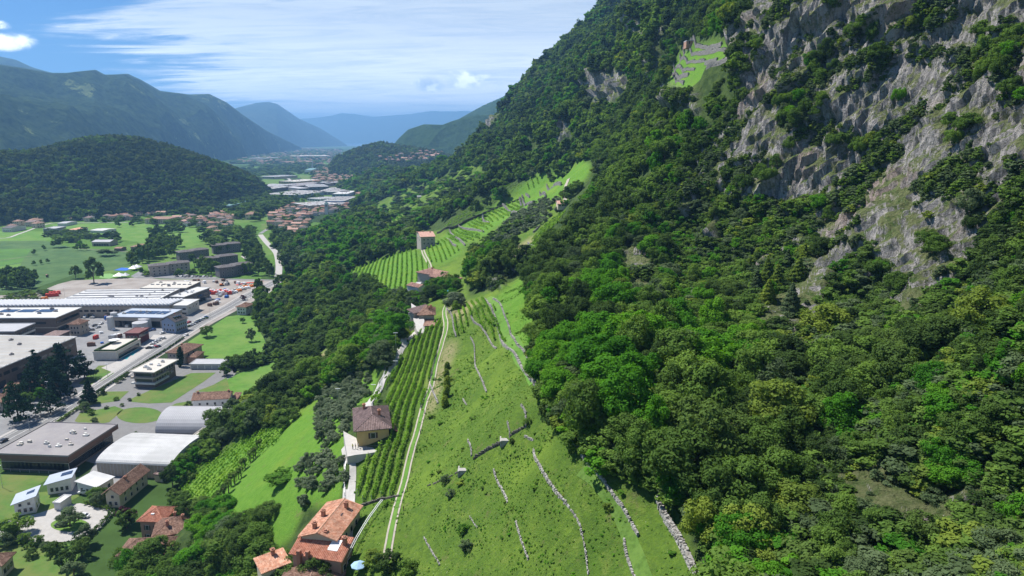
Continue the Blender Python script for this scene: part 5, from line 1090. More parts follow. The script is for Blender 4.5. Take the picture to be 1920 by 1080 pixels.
# hedges and vents
def hedge(pts, w, h, label):
    P_ = smooth_line([(*gp(a, b)[:2], 0) for a, b in pts]); V = []; g = np.random.default_rng(int(pts[0][0])+5); L_ = 0
    A = np.array([tuple(p) for p in P_]); d = np.concatenate([[0], np.cumsum(np.linalg.norm(np.diff(A, axis=0), axis=1))]); n_ = int(d[-1]*14); t = g.uniform(0, d[-1], n_); p = np.stack([np.interp(t, d, A[:,q]) for q in range(3)], 1)
    p += g.uniform(-.5, .5, (n_, 3))*np.array([w, w, 0]); p[:,2] += h*g.uniform(.1, 1, n_)**.6; nr = g.normal(0, .6, (n_, 3)); nr[:,2] += 1; nr /= np.linalg.norm(nr, axis=1, keepdims=True); t1 = np.cross(nr, g.normal(size=(n_, 3))); t1 /= np.linalg.norm(t1, axis=1, keepdims=True); t2 = np.cross(nr, t1); sz = .45
    V = np.stack([p+t1*sz, p+t2*sz*.8, p-t1*sz, p-t2*sz*.8], 1).reshape(-1, 3); o = D.objects.new('hedge', np_mesh('hedge', V, np.arange(len(V)).reshape(-1, 4), [LEAF['dark']])); link(o); tag(o, label, 'hedge')
hedge([(352,614),(372,603),(390,597)], 1.4, 1.4, 'low green hedge along the parked cars by the main road'); hedge([(180,738),(240,700),(300,664),(345,634)], 1.2, 1.3, 'dark hedge along the lower side of the main road'); hedge([(104,797),(150,765),(185,742)], 1.4, 1.6, 'dark hedge between the grey works and the main road')
hedge([(160,945),(205,957)], 2, 1.6, 'hedge on the far side of the courtyard'); hedge([(40,1030),(80,1024),(125,1026)], 1.6, 1.5, 'clipped hedge at the near side of the courtyard'); hedge([(130,1022),(170,1006),(212,962)], 1.6, 1.8, 'long hedge between the courtyard and the villa garden'); hedge([(430,548),(450,540),(472,532)], 1.2, 1.2, 'hedge along the gravel yard beside the road')
# --- flats among trees: each is a pair of staggered blocks
for i, (A, B, C, w_) in enumerate((((280,500),(357,493),(352,486),'first'),((336,474),(394,468),(389,461),''),((378,487),(449,479),(444,471),''),((411,503),(477,495),(470,486),''),((399,461),(452,457),(447,451),''))):
    lb = ['grey brown block of flats nearest the sports courts', 'grey block of flats behind the one by the sports courts', 'dark block of flats in the middle of the group of five', 'dark block of flats nearest the avenue of trees', 'block of flats furthest back under dark roofs'][i]
    a, rz, W, Dp = frame_px(A, B, C, 10.5); r = empty('block_of_flats', (a.x, a.y, 0), rz); tag(r, lb, 'flats', 'blocks of flats among the trees'); Dp = 13
    for k, (fx0, fx1, oy) in enumerate(((0, .46, 0), (.47, 1, 4.5))):
        w0 = (fx1-fx0)*W; mb = MB(); mb.box(fx0*W, fx0*W+w0-.2, oy, oy+Dp, 0, 10.5); mb.build('wall', W_['stone' if i == 0 else 'darkgrey'], r)
        sub = empty('block', (fx0*W, oy, 0)); sub.parent = r
        roof(sub, 'hip', w0-.2, Dp, 10.52, 1.8, .9, RT['dark'])
        nn = max(2, int(w0/4.5))
        for z0 in (1.2, 4.4, 7.6): windows(sub, w0, Dp, 'f', nn, z0, 1.5, 1.5)
        for z0 in (1.2, 4.4, 7.6): windows(sub, w0-.2, Dp, 'r', 2, z0, 1.3, 1.4)
# ------------------------------------------------------------------ farm buildings and the villages
B_((80,429), (104,429), (106,425), 6.5, 'grey_farm_block', 'boxy grey farm building standing alone in the fields', 'building', 'flat', .2, .3, 'grey', 'pale', wins=(('f',6,1.2,1.4,1.4),('f',6,4,1.4,1.2)))
B_((126,431), (147,431), (149,427), 5, 'red_roofed_cottage', 'pale cottage with a flat red roof in the middle of the green fields', 'house', 'hip', 1.6, .6, 'white', 'orange', wins=(('f',5,1.2,1.3,1.4),))
B_((171,454), (206,454), (213,450), 5.5, 'long_barn', 'long low barn with a pale roof among garden trees', 'barn', 'gable_x', 1.8, .5, 'beige', 'pale', wins=(('f',6,.2,3,3,'n'),))
B_((243,463), (265,463), (267,458), 6.5, 'field_house', 'brown roofed two storey house at the edge of the crop field', 'house', 'hip', 1.8, .7, 'beige', 'brown', wins=(('f',4,1.2,1.2,1.4),('f',4,4,1.2,1.2)))
B_((213,466), (227,466), (230,463), 3.5, 'field_shed', 'low shed beside the house at the edge of the crop field', 'shed', 'gable_x', 1, .4, 'brown', 'brown')
B_((44,417), (70,416), (72,411), 7, 'cream_house', 'large cream house at the left of the village', 'house', 'hip', 2, .7, 'cream', 'mauve', wins=(('f',6,1.2,1.2,1.4),('f',6,4,1.2,1.2)))
B_((2,428), (22,428), (26,423), 6, 'grey_roofed_house', 'pale house with a grey roof at the left edge of the village', 'house', 'gable_x', 2, .7, 'white', 'dark', wins=(('f',4,1.2,1.2,1.4),))
B_((22,414), (46,414), (48,410), 5.5, 'brown_roofed_house', 'long brown roofed house behind the cream one', 'house', 'hip', 1.8, .7, 'cream', 'brown')
B_((107,419), (124,419), (127,415), 4.5, 'pale_shed', 'pale shed beside the lane at the village edge', 'shed', 'gable_x', 1, .3, 'white', 'pale')
B_((168,432), (192,433), (196,428), 3.5, 'white_sheds', 'white sheds in a row at the village edge', 'shed', 'gable_x', 1, .3, 'white', 'white')
B_((270,411), (315,411), (317,406), 8, 'cream_apartment_house', 'long cream three storey apartment house at the front of the village', 'flats', 'hip', 1.6, .5, 'cream', 'brown', wins=(('f',10,1.2,1.3,1.3),('f',10,3.8,1.3,1.3),('f',10,6.2,1.3,1)))
B_((85,516+0), (88,516), (88,515), 2.5, 'field_hut', 'tiny hut at the edge of the crop field', 'shed', 'gable_x', .6, .2, 'brown', 'brown')
# prototypes of village houses: wall, roof, windows and chimney in one small mesh (a few pixels each)
def village_mesh(W, Dp, h, rk, rm, wm_, seed):
    g = random.Random(seed); e = empty('p', (0,0,0)); mb = MB(); mb.box(-W/2, W/2, -Dp/2, Dp/2, -.5, h, 0); o_ = .6; x0, x1, y0, y1 = -W/2-o_, W/2+o_, -Dp/2-o_, Dp/2+o_; rh = 2.2
    D.objects.remove(e)
    if rk == 'hip':
        q = (y1-y0)/2; a = (x0+q, 0, h+rh); b_ = (x1-q, 0, h+rh); mb.add([(x0,y0,h+.01),(x1,y0,h+.01),(x1,y1,h+.01),(x0,y1,h+.01),a,b_], [(0,1,5,4),(2,3,4,5),(1,2,5),(3,0,4),(3,2,1,0)], 1)
    else:
        mb.add([(x0,y0,h+.01),(x1,y0,h+.01),(x1,y1,h+.01),(x0,y1,h+.01),(x0,0,h+rh),(x1,0,h+rh)], [(0,1,5,4),(2,3,4,5),(3,2,1,0)], 1); mb.add([(-W/2,-Dp/2,h),(-W/2,Dp/2,h),(-W/2,0,h+rh-.3),(W/2,-Dp/2,h),(W/2,Dp/2,h),(W/2,0,h+rh-.3)], [(0,1,2),(3,4,5)], 0)
    for z0 in ([1.0, 3.9] if h > 5 else [1.0]):
        for i in range(int(W/3)):
            x = -W/2+(i+.5)*W/int(W/3)
            for s in (-1, 1): mb.box(x-.55, x+.55, s*(Dp/2+.01)-.06, s*(Dp/2+.01)+.06, z0, z0+1.35, 2)
        for s in (-1, 1): mb.box(s*(W/2+.01)-.06, s*(W/2+.01)+.06, -.6, .6, z0, z0+1.35, 2)
    mb.box(W*.2, W*.2+.8, -.4, .4, h+rh-1, h+rh+.9, 0)
    return mb.mesh('village_house', [W_[wm_], RT[rm], GLASS])
VM = [village_mesh(11, 9, 6, 'hip', 'brown', 'cream', 1), village_mesh(14, 10, 6.5, 'gable', 'village', 'beige', 2), village_mesh(10, 8, 5.5, 'gable', 'brown', 'white', 3), village_mesh(16, 11, 7.5, 'hip', 'mauve', 'cream', 4), village_mesh(12, 10, 9, 'hip', 'village', 'beige', 5), village_mesh(13, 9, 6, 'hip', 'dark', 'white', 6), village_mesh(18, 10, 6.5, 'gable', 'pinkish', 'cream', 7)]
VD = ['cream house with brown tiles', 'beige house with red tiles', 'white house with brown tiles', 'broad cream house with mauve tiles', 'tall beige house with red tiles', 'white house with a dark roof', 'long cream house with faded tiles']
n_house = 0; HPOS = []
def settle(poly, s, wh, grp, zf=None, jit=.32, keep=.9, maxn=999, wts=(3,2,2,2,1,1.5,1)):
    """houses of one village, standing on the ground inside the outline"""
    global n_house
    P_ = [gp(a, b) for a, b in poly]; xs = [p[0] for p in P_]; ys = [p[1] for p in P_]; th = random.uniform(-.3, .3); c, s_ = math.cos(th), math.sin(th); n_ = 0; x = min(xs)-s
    pts = []
    while x < max(xs)+s:
        y = min(ys)-s
        while y < max(ys)+s:
            u = x+random.uniform(-jit, jit)*s; v = y+random.uniform(-jit, jit)*s*1.2; px_, py_ = proj(u, v, 0.0)
            if inpoly([float(px_)], [float(py_)], poly)[0] and random.random() < keep: pts.append((u, v))
            y += s*1.25
        x += s
    random.shuffle(pts)
    for u, v in pts[:maxn]:
        if n_house >= 300: REST.append((u, v, 0)); continue
        k = random.choices(range(7), wts)[0]; o = D.objects.new('village_house', VM[k]); o.location = (u, v, 0 if zf is None else zf); o.scale = (.88, .88, .92); o.rotation_euler = (0, 0, th+random.choice((0, 0, math.pi/2))+random.uniform(-.12, .12)); link(o)
        tag(o, f'{VD[k]} {wh}', 'house', f'{VD[k]} {grp}'); n_house += 1; HPOS.append((u, v))
REST = []
settle([(112,414),(150,403),(180,396),(215,392),(330,392),(332,402),(315,404),(262,408),(240,414),(120,416)], 17, 'in the village by the rounded hill', 'in the village by the hill')
settle([(322,416),(350,404),(400,401),(432,402),(445,420),(420,432),(385,430),(345,424)], 18, 'in the hamlet behind the flats', 'in the hamlet')
settle([(505,396),(540,388),(590,386),(605,390),(655,384),(652,396),(600,404),(585,414),(562,442),(545,440),(530,432),(512,432),(500,412)], 19, 'in the near part of the town', 'in the near town')
settle([(583,322),(620,313),(660,322),(668,338),(690,345),(700,352),(700,376),(672,386),(668,365),(640,346),(590,346)], 27, 'in the distant town centre', 'in the town centre')
settle([(400,402),(470,400),(490,414),(470,428),(440,424),(405,416)], 25, 'scattered among trees west of the town', 'west of the town', keep=.6)
settle([(120,424),(125,424),(125,421),(60,432),(0,430),(0,414),(40,420)], 26, 'at the left end of the village', 'left of the village', keep=.7)
settle([(395,432),(470,434),(480,446),(440,452),(400,444)], 34, 'among trees behind the flats', 'behind the flats', keep=.7)
n_near = n_house
settle([(400,283),(470,278),(560,278),(640,281),(640,300),(625,312),(560,312),(500,310),(455,308),(430,298)], 40, 'in the distant plain', 'in the distant plain', keep=.6)
print('vt', n_vt if 'n_vt' in globals() else '', 'houses', n_house, 'rest', len(REST))
if REST:
    a = np.array(REST); sc_ = np.ones((len(a), 3)); pr = D.objects.new('village_house', VM[0]); pr.location = (a[0][0], a[0][1], 0); link(pr); tag(pr, 'cream house with brown tiles in the distant plain', 'house', 'cream house with brown tiles in the distant plain')
    scatter('distant_houses', pr, a[1:], sc_[1:]*rng.uniform(.9, 1.8, (len(a)-1, 1)), 'hazy far off houses of the towns in the plain', 'town')
# village on the flank of the low hill: houses at points of that hill
hp = HILL2.reshape(-1, 3); hx, hy = proj(hp[:,0], hp[:,1], hp[:,2])
VPOLY = [[(720,312),(700,305),(715,298),(760,294),(800,290),(830,283),(836,290),(800,304),(760,309)], [(838,276),(850,266),(880,263),(890,270),(860,278)]]
n_ = 0
for q in VPOLY:
    ii = np.nonzero(inpoly(hx, hy, q) & (hp[:,2] > 0))[0]; np.random.default_rng(3).shuffle(ii); used = []
    for i in ii:
        p = hp[i]
        if any((p[0]-u[0])**2+(p[1]-u[1])**2 < 22**2 for u in used): continue
        used.append(p); k = random.randrange(7); o = D.objects.new('hill_village_house', VM[k]); o.location = (p[0], p[1], p[2]+4); o.scale = (1.25, 1.25, 1.6); o.rotation_euler = (0, 0, random.uniform(-.3, .3)); link(o)
        tag(o, f'{VD[k]} on the side of the far low hill', 'house', f'{VD[k]} in the hillside village'); n_ += 1
        if n_ > 110: break
print('hill village', n_)
# --- industrial halls further up the valley
IND = [((425,357),(482,358),(527,350),9,'white','brown'),((388,362),(440,363),(452,357),8,'pale','brown'),((495,364),(557,366),(592,358),8,'white','blue'),((500,348),(545,350),(562,341),8,'grey','beige'),((522,340),(555,341),(563,336),8,'cream','yellow'),
       ((560,354),(580,353),(592,346),8,'pale','grey'),((579,351),(617,350),(621,345),10,'pale','darkgrey'),((592,360),(650,360),(656,352),8,'white','grey'),((622,364),(651,364),(654,358),8,'white','blue'),((605,377),(646,377),(649,369),10,'white','blue'),
       ((549,381),(581,386),(583,375),9,'white','beige'),((582,384),(620,386),(624,379),7,'white','grey'),((665,325),(732,326),(731,320),9,'white','white'),((610,343),(630,343),(633,339),8,'grey','darkgrey'),((587,345),(607,345),(611,341),8,'pale','beige'),
       ((547,293),(617,292.4),(619,290.6),10,'cream','white'),((380,386),(432,386),(438,377),8,'teal','grey'),((455,349),(500,351),(520,345),9,'pale','grey'),((697,333),(710,333),(712,331),8,'white','white'),((727,333),(739,333),(740,331),8,'white','white'),
       ((446,390),(470,391),(478,386),6,'pale','white'),((485,331),(515,332),(520,328),8,'pale','beige'),((460,297),(500,297),(505,295),9,'pale','white'),((520,303),(555,304),(560,301),9,'brown','beige'),((575,372),(600,374),(604,368),7,'pale','white'),((640,347),(668,348),(670,343),9,'brown','pink'),((350,372+0),(380,373),(388,368),6,'white','beige')]
for i, (A, B, C, h, rm, wl) in enumerate(IND):
    col = dict(white='white', pale='pale grey', grey='grey', cream='cream', teal='teal green', brown='brown')[rm]; wc = dict(brown='brown', blue='blue', beige='beige', yellow='ochre', grey='grey', darkgrey='dark grey', white='white', pink='terracotta')[wl]
    nx_ = 'beyond the rounded hill' if A[0] < 470 else ('in the middle of the industrial quarter' if A[0] < 570 else 'beside the town streets')
    r, ro, W, Dp = B_(A, B, C, h, 'industrial_hall', f'{["low", "long", "broad", "wide", "plain", "flat"][i % 6]} {col} roofed hall with {wc} walls {nx_}' + ('' if i % 2 else ', near side'), 'factory', 'flat', .3, .4, wl, rm, group='halls of the industrial quarter')
    mb = MB(); k = max(3, int(W/9))
    for j in range(k): mb.box(W*(j+.15)/k, W*(j+.8)/k, -.1, 0.02, h*.5, h*.78)
    mb.build('window_band', GLASS, r)
    if rm in ('white', 'pale') and W > 40:
        for j in range(5): put('skylight', box_mesh('skylight', W*.9, Dp*.05, .6, RT['grey' if rm == 'white' else 'white']), ro, (W/2, Dp*(.15+j*.17), h+.36))
# churches
for (px_, py_, hh, lb) in ((586,318,34,'slim pale bell tower in the town centre'), (613,402,20,'white church tower at the edge of the near town')):
    g_ = gp(px_, py_); r_ = empty('bell_tower', g_); tag(r_, lb, 'church tower'); mb = MB(); mb.box(-3,3,-3,3,0,hh); mb.build('tower', W_['white'], r_); mb = MB(); mb.add([(-3.4,-3.4,hh+.01),(3.4,-3.4,hh+.01),(3.4,3.4,hh+.01),(-3.4,3.4,hh+.01),(0,0,hh+5)], [(0,1,4),(1,2,4),(2,3,4),(3,0,4),(3,2,1,0)]); mb.build('roof', RT['teal'], r_)
    mb = MB(); mb.box(-1.1,1.1,-3.1,-2.98,hh-5,hh-1.5); mb.build('belfry_opening', GLASS, r_)
B_((571,319), (585,319), (586,316), 10, 'church', 'church with a green sheet roof beside the slim bell tower', 'church', 'gable_x', 5, .4, 'white', 'teal')

# ------------------------------------------------------------------ vehicles, lamps, tents, yard things
CARC = dict(white=(.65,.65,.65,1), silver=(.35,.36,.38,1), red=(.35,.02,.02,1), blue=(.03,.08,.25,1), black=(.02,.02,.025,1), grey=(.14,.14,.15,1))
_cmesh = {}
def car_mesh(c):
    if c in _cmesh: return _cmesh[c]
    pm = mat('car_paint_'+c, CARC[c], .3, .02, 1, spec=.5); mb = MB()
    pr = [(-2.1,.35),(-2.15,.75),(-1.3,.92),(-.65,1.42),(.9,1.45),(1.7,.98),(2.1,.9),(2.1,.35)]
    mb.add([(x,-.86,z) for x,z in pr]+[(x,.86,z) for x,z in pr], [tuple(range(8))[::-1], tuple(range(8,16))]+[(i,(i+1) % 8,8+(i+1) % 8,8+i) for i in range(8)]); body = mb.mesh('body', pm)
    mb = MB(); g = [(-1.15,.96),(-.62,1.36),(.85,1.38),(1.45,1.0)]
    mb.add([(x,-.875,z) for x,z in g]+[(x,.875,z) for x,z in g], [(0,1,2,3)[::-1],(4,5,6,7)]); mb.add([(-1.29,-.74,.95),(-1.29,.74,.95),(-.70,.66,1.41),(-.70,-.66,1.41)], [(0,1,2,3)]); mb.add([(1.68,-.74,1.01),(1.68,.74,1.01),(.95,.66,1.45),(.95,-.66,1.45)], [(3,2,1,0)]); win = mb.mesh('car_window', GLASS)
    mb = MB(); vs = []; n_ = 12
    for y in (-.1, .1): vs += [(.32*math.cos(6.2832*i/n_), y, .32*math.sin(6.2832*i/n_)) for i in range(n_)]
    mb.add(vs, [(i,(i+1) % n_, n_+(i+1) % n_, n_+i) for i in range(n_)]+[tuple(range(n_))[::-1], tuple(range(n_, 2*n_))]); wh = mb.mesh('wheel', BLACK); _cmesh[c] = (body, win, wh); return _cmesh[c]
def car(x, y, z, rz, c, label, group=None, van=False):
    r_ = empty('parked_car' if not van else 'van', (x, y, z), rz); tag(r_, label, 'van' if van else 'car', group); b_, w_, wh = car_mesh(c)
    o = put('body', b_, r_, (0,0,0)); 
    if van: o.scale = (1.15, 1.05, 1.4)
    o = put('car_window', w_, r_, (0,0,0)); 
    if van: o.scale = (1.15, 1.05, 1.4)
    for sx in (-1.35, 1.35):
        for sy in (-.8, .8): put('wheel', wh, r_, (sx, sy, .33))
    return r_
def carpx(px_, py_, deg, c, label, group=None, van=False, z=.26):
    g_ = gp(px_, py_); return car(g_[0], g_[1], z, rad(deg), c, label, group, van)
rd = Vector(gp(349,629))-Vector(gp(338,634)); ra = math.degrees(math.atan2(rd.y, rd.x))
carpx(349,630,ra,'white','white car driving along the main road'); carpx(7,829,ra,'black','dark car on the main road at the left edge'); carpx(44,877,ra+180-90,'white','white pickup in front of the grey flat roofed works')
for i, c in enumerate(('silver','white','grey','black','silver','white','blue')): carpx(357+i*4.8, 612-i*2.6, ra-60, c, f'{c} car, {["first","second","third","fourth","fifth","sixth","last"][i]} from the front of the line beside the hedge strip', 'cars parked by the hedge strip')
for i, (px_, py_, c) in enumerate(((279,654,'black'),(285,653,'white'),(291,652,'red'),(296,651,'grey'),(287,646,'white'),(291,643,'silver'),(297,640,'white'),(300,637,'silver'),(306,636,'white'))): carpx(px_, py_, 15, c, f'{c} car {["at the left end of the front row","second in the front row","third in the front row","at the right end of the front row","nearest in the back row","second in the back row","third in the back row","fourth in the back row","farthest in the back row"][i]} at the garden terrace', 'cars parked by the garden terrace')
carpx(115,987,8,'black','black car parked on the roundabout lawn under the tree'); carpx(2,990,30,'blue','blue car at the left edge of the courtyard'); carpx(11,988,30,'blue','second blue car at the left edge of the courtyard'); carpx(157,971,0,'white','white car in front of the modern house'); carpx(160,926,10,'white','white van beside the gabled house', van=True)
for i, c in enumerate(('white','grey','black','silver','white','red')): carpx(600+(i % 3)*6-(i//3)*6, 505+(i//3)*7-(i % 3)*1, 40, c, f'{c} car {["at the back left","at the back middle","at the back right","at the front left","at the front middle","at the front right"][i]} of the car park below the wood', 'cars in the car park below the wood')
for i, (px_, py_, c) in enumerate(((165,617,'white'),(172,620,'grey'),(178,612,'black'),(184,615,'silver'),(190,608,'white'),(160,596,'white'),(176,595,'white'),(340,572,'black'),(383,559,'black'))): carpx(px_, py_, 20+i*17, c, f'{c} vehicle {["left of","in front of","behind","right of","beyond","under the canopy near","at the loading bay near","between the halls near","in the yard right of"][i]} the factory silos', 'vehicles in the factory yard', van=(i in (5, 6)))
for i in range(9): carpx(340+i*7, 519.5+.3*(i % 2), 90, ('white','grey','black')[i % 3], f'{("white","grey","black")[i % 3]} car, number {i+1} from the left in the street before the flats', 'cars in front of the flats')
def lamp(x, y, z, h, label, group=None):
    r_ = empty('street_lamp', (x, y, z)); tag(r_, label, 'street lamp', group); mb = MB(); mb.cyl(0,0,-.3,h,.11,.07,6); mb.build('pole', METAL, r_); mb = MB(); mb.box(-.9,.9,-.12,.12,h+.003,h+.14); mb.build('lamp_head', WHITEP, r_); return r_
for i, (px_, py_) in enumerate(((56,808),(5,915),(92,748),(203,712),(395,600),(122,560),(270,640),(470,560))):
    g_ = gp(px_, py_); lamp(g_[0], g_[1], 0, 10, 'tall street lamp ' + ['beside the main road behind the grey works','on the lawn left of the modern house','near the cedars by the road','opposite the boxy building','at the hedge strip by the road','at the field edge behind the factories','at the car park of the garden terrace','where the road meets the wood'][i], 'street lamps')
def tent(px_, py_, w, label):
    g_ = gp(px_, py_); r_ = empty('tent', g_); tag(r_, label, 'tent', 'white tents at the sports ground'); mb = MB(); mb.add([(-w,-w,2.6),(w,-w,2.6),(w,w,2.6),(-w,w,2.6),(0,0,5.6)], [(0,1,4),(1,2,4),(2,3,4),(3,0,4)]); mb.build('canopy', WHITEP, r_)
    mb = MB(); [mb.cyl(a*w*.97, b*w*.97, 0, 2.6, .08, .08, 5) for a in (-1, 1) for b in (-1, 1)]; mb.build('frame', METAL, r_)
tent(224,521,4.5,'peaked white tent in front of the green sports court'); tent(251,507,4,'peaked white tent beside the blue court, left of two'); tent(257,505,4,'peaked white tent beside the blue court, right of two'); tent(236,521,3,'low white tent near the court fence')
def blockpx(name, px_, py_, sx, sy, sz, m, label, cat, group=None, rz=.3):
    g_ = gp(px_, py_); mb = MB(); mb.box(-sx/2,sx/2,-sy/2,sy/2,0,sz); 
    k = int(max(sx, sy)/2.4)
    for i in range(k): mb.box(-sx/2+sx*(i+.1)/k, -sx/2+sx*(i+.75)/k, -sy*.46, sy*.46, sz+.003, sz+.35+.25*(i % 2))
    o = mb.build(name, m, None, (g_[0], g_[1], .1)); o.rotation_euler = (0,0,rz); tag(o, label, cat, group); return o
for i in range(11): blockpx('pallet_stack', 388+i*4.6, 552-(i % 3)*1.6, 5, 3, 2.6, RED if i % 2 else WHITEP, f'{"red" if i % 2 else "white"} stack of goods on the gravel yard', 'pallet stack', f'{"red" if i % 2 else "white"} stacks on the gravel yard')
for i in range(9): blockpx('material_heap', 440+i*4, 549-i*1.4-(i % 2)*3, 5, 4, 1.4, (WHITEP, PAVE, ORANGE)[i % 3], f'{("white","grey","orange")[i % 3]} pile of building material near the road bend', 'pile', f'{("white","grey","orange")[i % 3]} piles near the road bend')
blockpx('red_container', 98,556,10,3,2.8,RED,'red container at the field edge beyond the factories','container',rz=.5); blockpx('red_container', 103,552,9,3,2.6,RED,'second red container at the field edge, further off','container',rz=.5); blockpx('orange_trailer', 84,562,5,2.5,2,ORANGE,'small orange trailer next to the red containers','trailer')
def excavator(px_, py_):
    g_ = gp(px_, py_); r_ = empty('excavator', g_, .6); tag(r_, 'dark tracked excavator with raised arm on the gravel yard', 'excavator')
    mb = MB(); mb.box(-2,2,-1.5,-.8,0,.9); mb.box(-2,2,.8,1.5,0,.9); mb.build('track', BLACK, r_); mb = MB(); mb.box(-1.8,1.4,-1.3,1.3,1.0,2.2); mb.build('body', ORANGE, r_); mb = MB(); mb.box(-.1,1.3,-1.3,-.2,2.21,3.2); mb.build('cab', GLASS, r_)
    mb = MB(); mb.tube([(1,0,2),(3.4,0,5.2),(5.6,0,4.6)], .28, 6); mb.tube([(5.6,0,4.6),(6.4,0,1.8)], .22, 6); mb.build('arm', BLACK, r_); mb = MB(); mb.box(5.8,7.0,-.6,.6,.9,1.8); mb.build('bucket', BLACK, r_)
excavator(416,536)
# yard clutter between the factories: stacked crates, skips and pallets
random.seed(33); YC = 0
for (poly, n_) in (([(160,585),(300,600),(290,612),(180,630),(165,600)], 16), ([(150,640),(230,625),(240,632),(200,650),(170,655)], 8), ([(10,700+40),(60,690),(80,700),(20,760)], 6), ([(375,548),(430,540),(470,540),(420,575),(385,575)], 22), ([(300,525),(480,528),(470,536),(390,534)], 14), ([(222,868),(318,876),(300,888),(236,895)], 4), ([(60,600),(120,612),(110,618),(60,612)], 5)):
    k = 0; xs = [a for a, b in poly]; ys = [b for a, b in poly]
    while k < n_:
        a, b = random.uniform(min(xs), max(xs)), random.uniform(min(ys), max(ys))
        if not inpoly([a], [b], poly)[0]: k += .05; continue
        k += 1; c_ = random.choice(('white','grey','brown','blue','grey','white','brown','red')); m_ = dict(white=WHITEP, grey=METAL, brown=RUST, blue=COURT, red=RED)[c_]
        blockpx('crate_stack', a, b, random.uniform(2, 5.5), random.uniform(1.5, 2.6), random.uniform(.8, 2.6), m_, f'{c_} stack of crates standing in the works yards', 'crates', f'{c_} crate stacks in the works yards', random.uniform(0, 3))
for i in range(7): carpx(300+i*9-(i % 2)*40, 606+(i*3) % 9-(i % 2)*-14, 20+i*9, ('white','silver','black','blue','grey','white','red')[i], f'{("white","silver","black","blue","grey","white","red")[i]} car {["near","just past","right of","left of","below","beyond","facing"][i]} the blue grey house', 'cars near the blue grey house')
band('safety_netting', [(444,535),(460,531),(478,530),(492,527)], 4.0, .35, RED)
# fence of the works yard
def fence_line(pts, h, label, m, step=4.0, px=True, z=None, name='fence'):
    P_ = [Vector((*gp(a, b)[:2], 0)) if z is None else Vector(z(a, b)) for a, b in pts] if px else [Vector(p) for p in pts]
    r_ = empty(name, P_[0]); tag(r_, label, 'fence'); mb = MB(); mp_ = MB(); o0 = P_[0]
    for a, b_ in zip(P_[:-1], P_[1:]):
        n_ = max(1, int((b_-a).length/step))
        for i in range(n_): p = a.lerp(b_, i/n_)-o0; mp_.box(p.x-.06,p.x+.06,p.y-.06,p.y+.06,p.z-.3,p.z+h)
        for hh in (.3, .6, .95): mb.tube([a-o0+Vector((0,0,h*hh)), b_-o0+Vector((0,0,h*hh))], .035, 3)
    mb.build('rail', m, r_); tag(mp_.build('post', m, r_), kind='stuff')
fence_line([(-60,905),(0,862),(60,828),(100,802),(110,790)], 1.6, 'grey metal fence between the works and the main road', METAL)
fence_line([(20,884),(110,890),(150,886)], 1.4, 'low fence along the front of the grey works', METAL)
# ------------------------------------------------------------------ valley trees and hedges
def vt(px_, py_, h, w, kind, leaf, label, group=None, lod=None, name='tree'):
    g_ = gp(px_, py_); return tree(g_[0], g_[1], 0, h, w, kind, leaf, label, group, name, lod=lod)
for px_, py_, h, w, lb in ((38,790,22,17,'dark spreading cedar at the bottom of the group by the road'),(130,715,24,19,'largest dark cedar in the group beside the striped hall'),(100,735,20,15,'dark cedar in the middle of the roadside group'),(75,712,19,14,'dark cedar close to the wall of the striped hall'),(160,712,18,13,'dark cedar at the right end of the roadside group'),(60,745,17,13,'dark cedar in front of the low red house'),(95,775,13,12,'greyish cedar nearest to the main road'),(115,750,18,14,'dark cedar overhanging the main road')):
    vt(px_, py_, h, w, 'layer', 'conifer', lb, 'cedars beside the road', 1, 'cedar_tree')
vt(168,757,14,8.5,'cone','conifer','dark conical fir on the lawn left of the boxy building',None,1,'fir_tree'); vt(338,688,13,4.2,'column','conifer','tall narrow cypress in front of the hip roofed roadside house',None,1,'cypress')
vt(52,760,8,8,'round','mid','light green tree between the cedars','garden trees'); vt(75,748,7,9,'round','bright','bright green tree under the cedars')
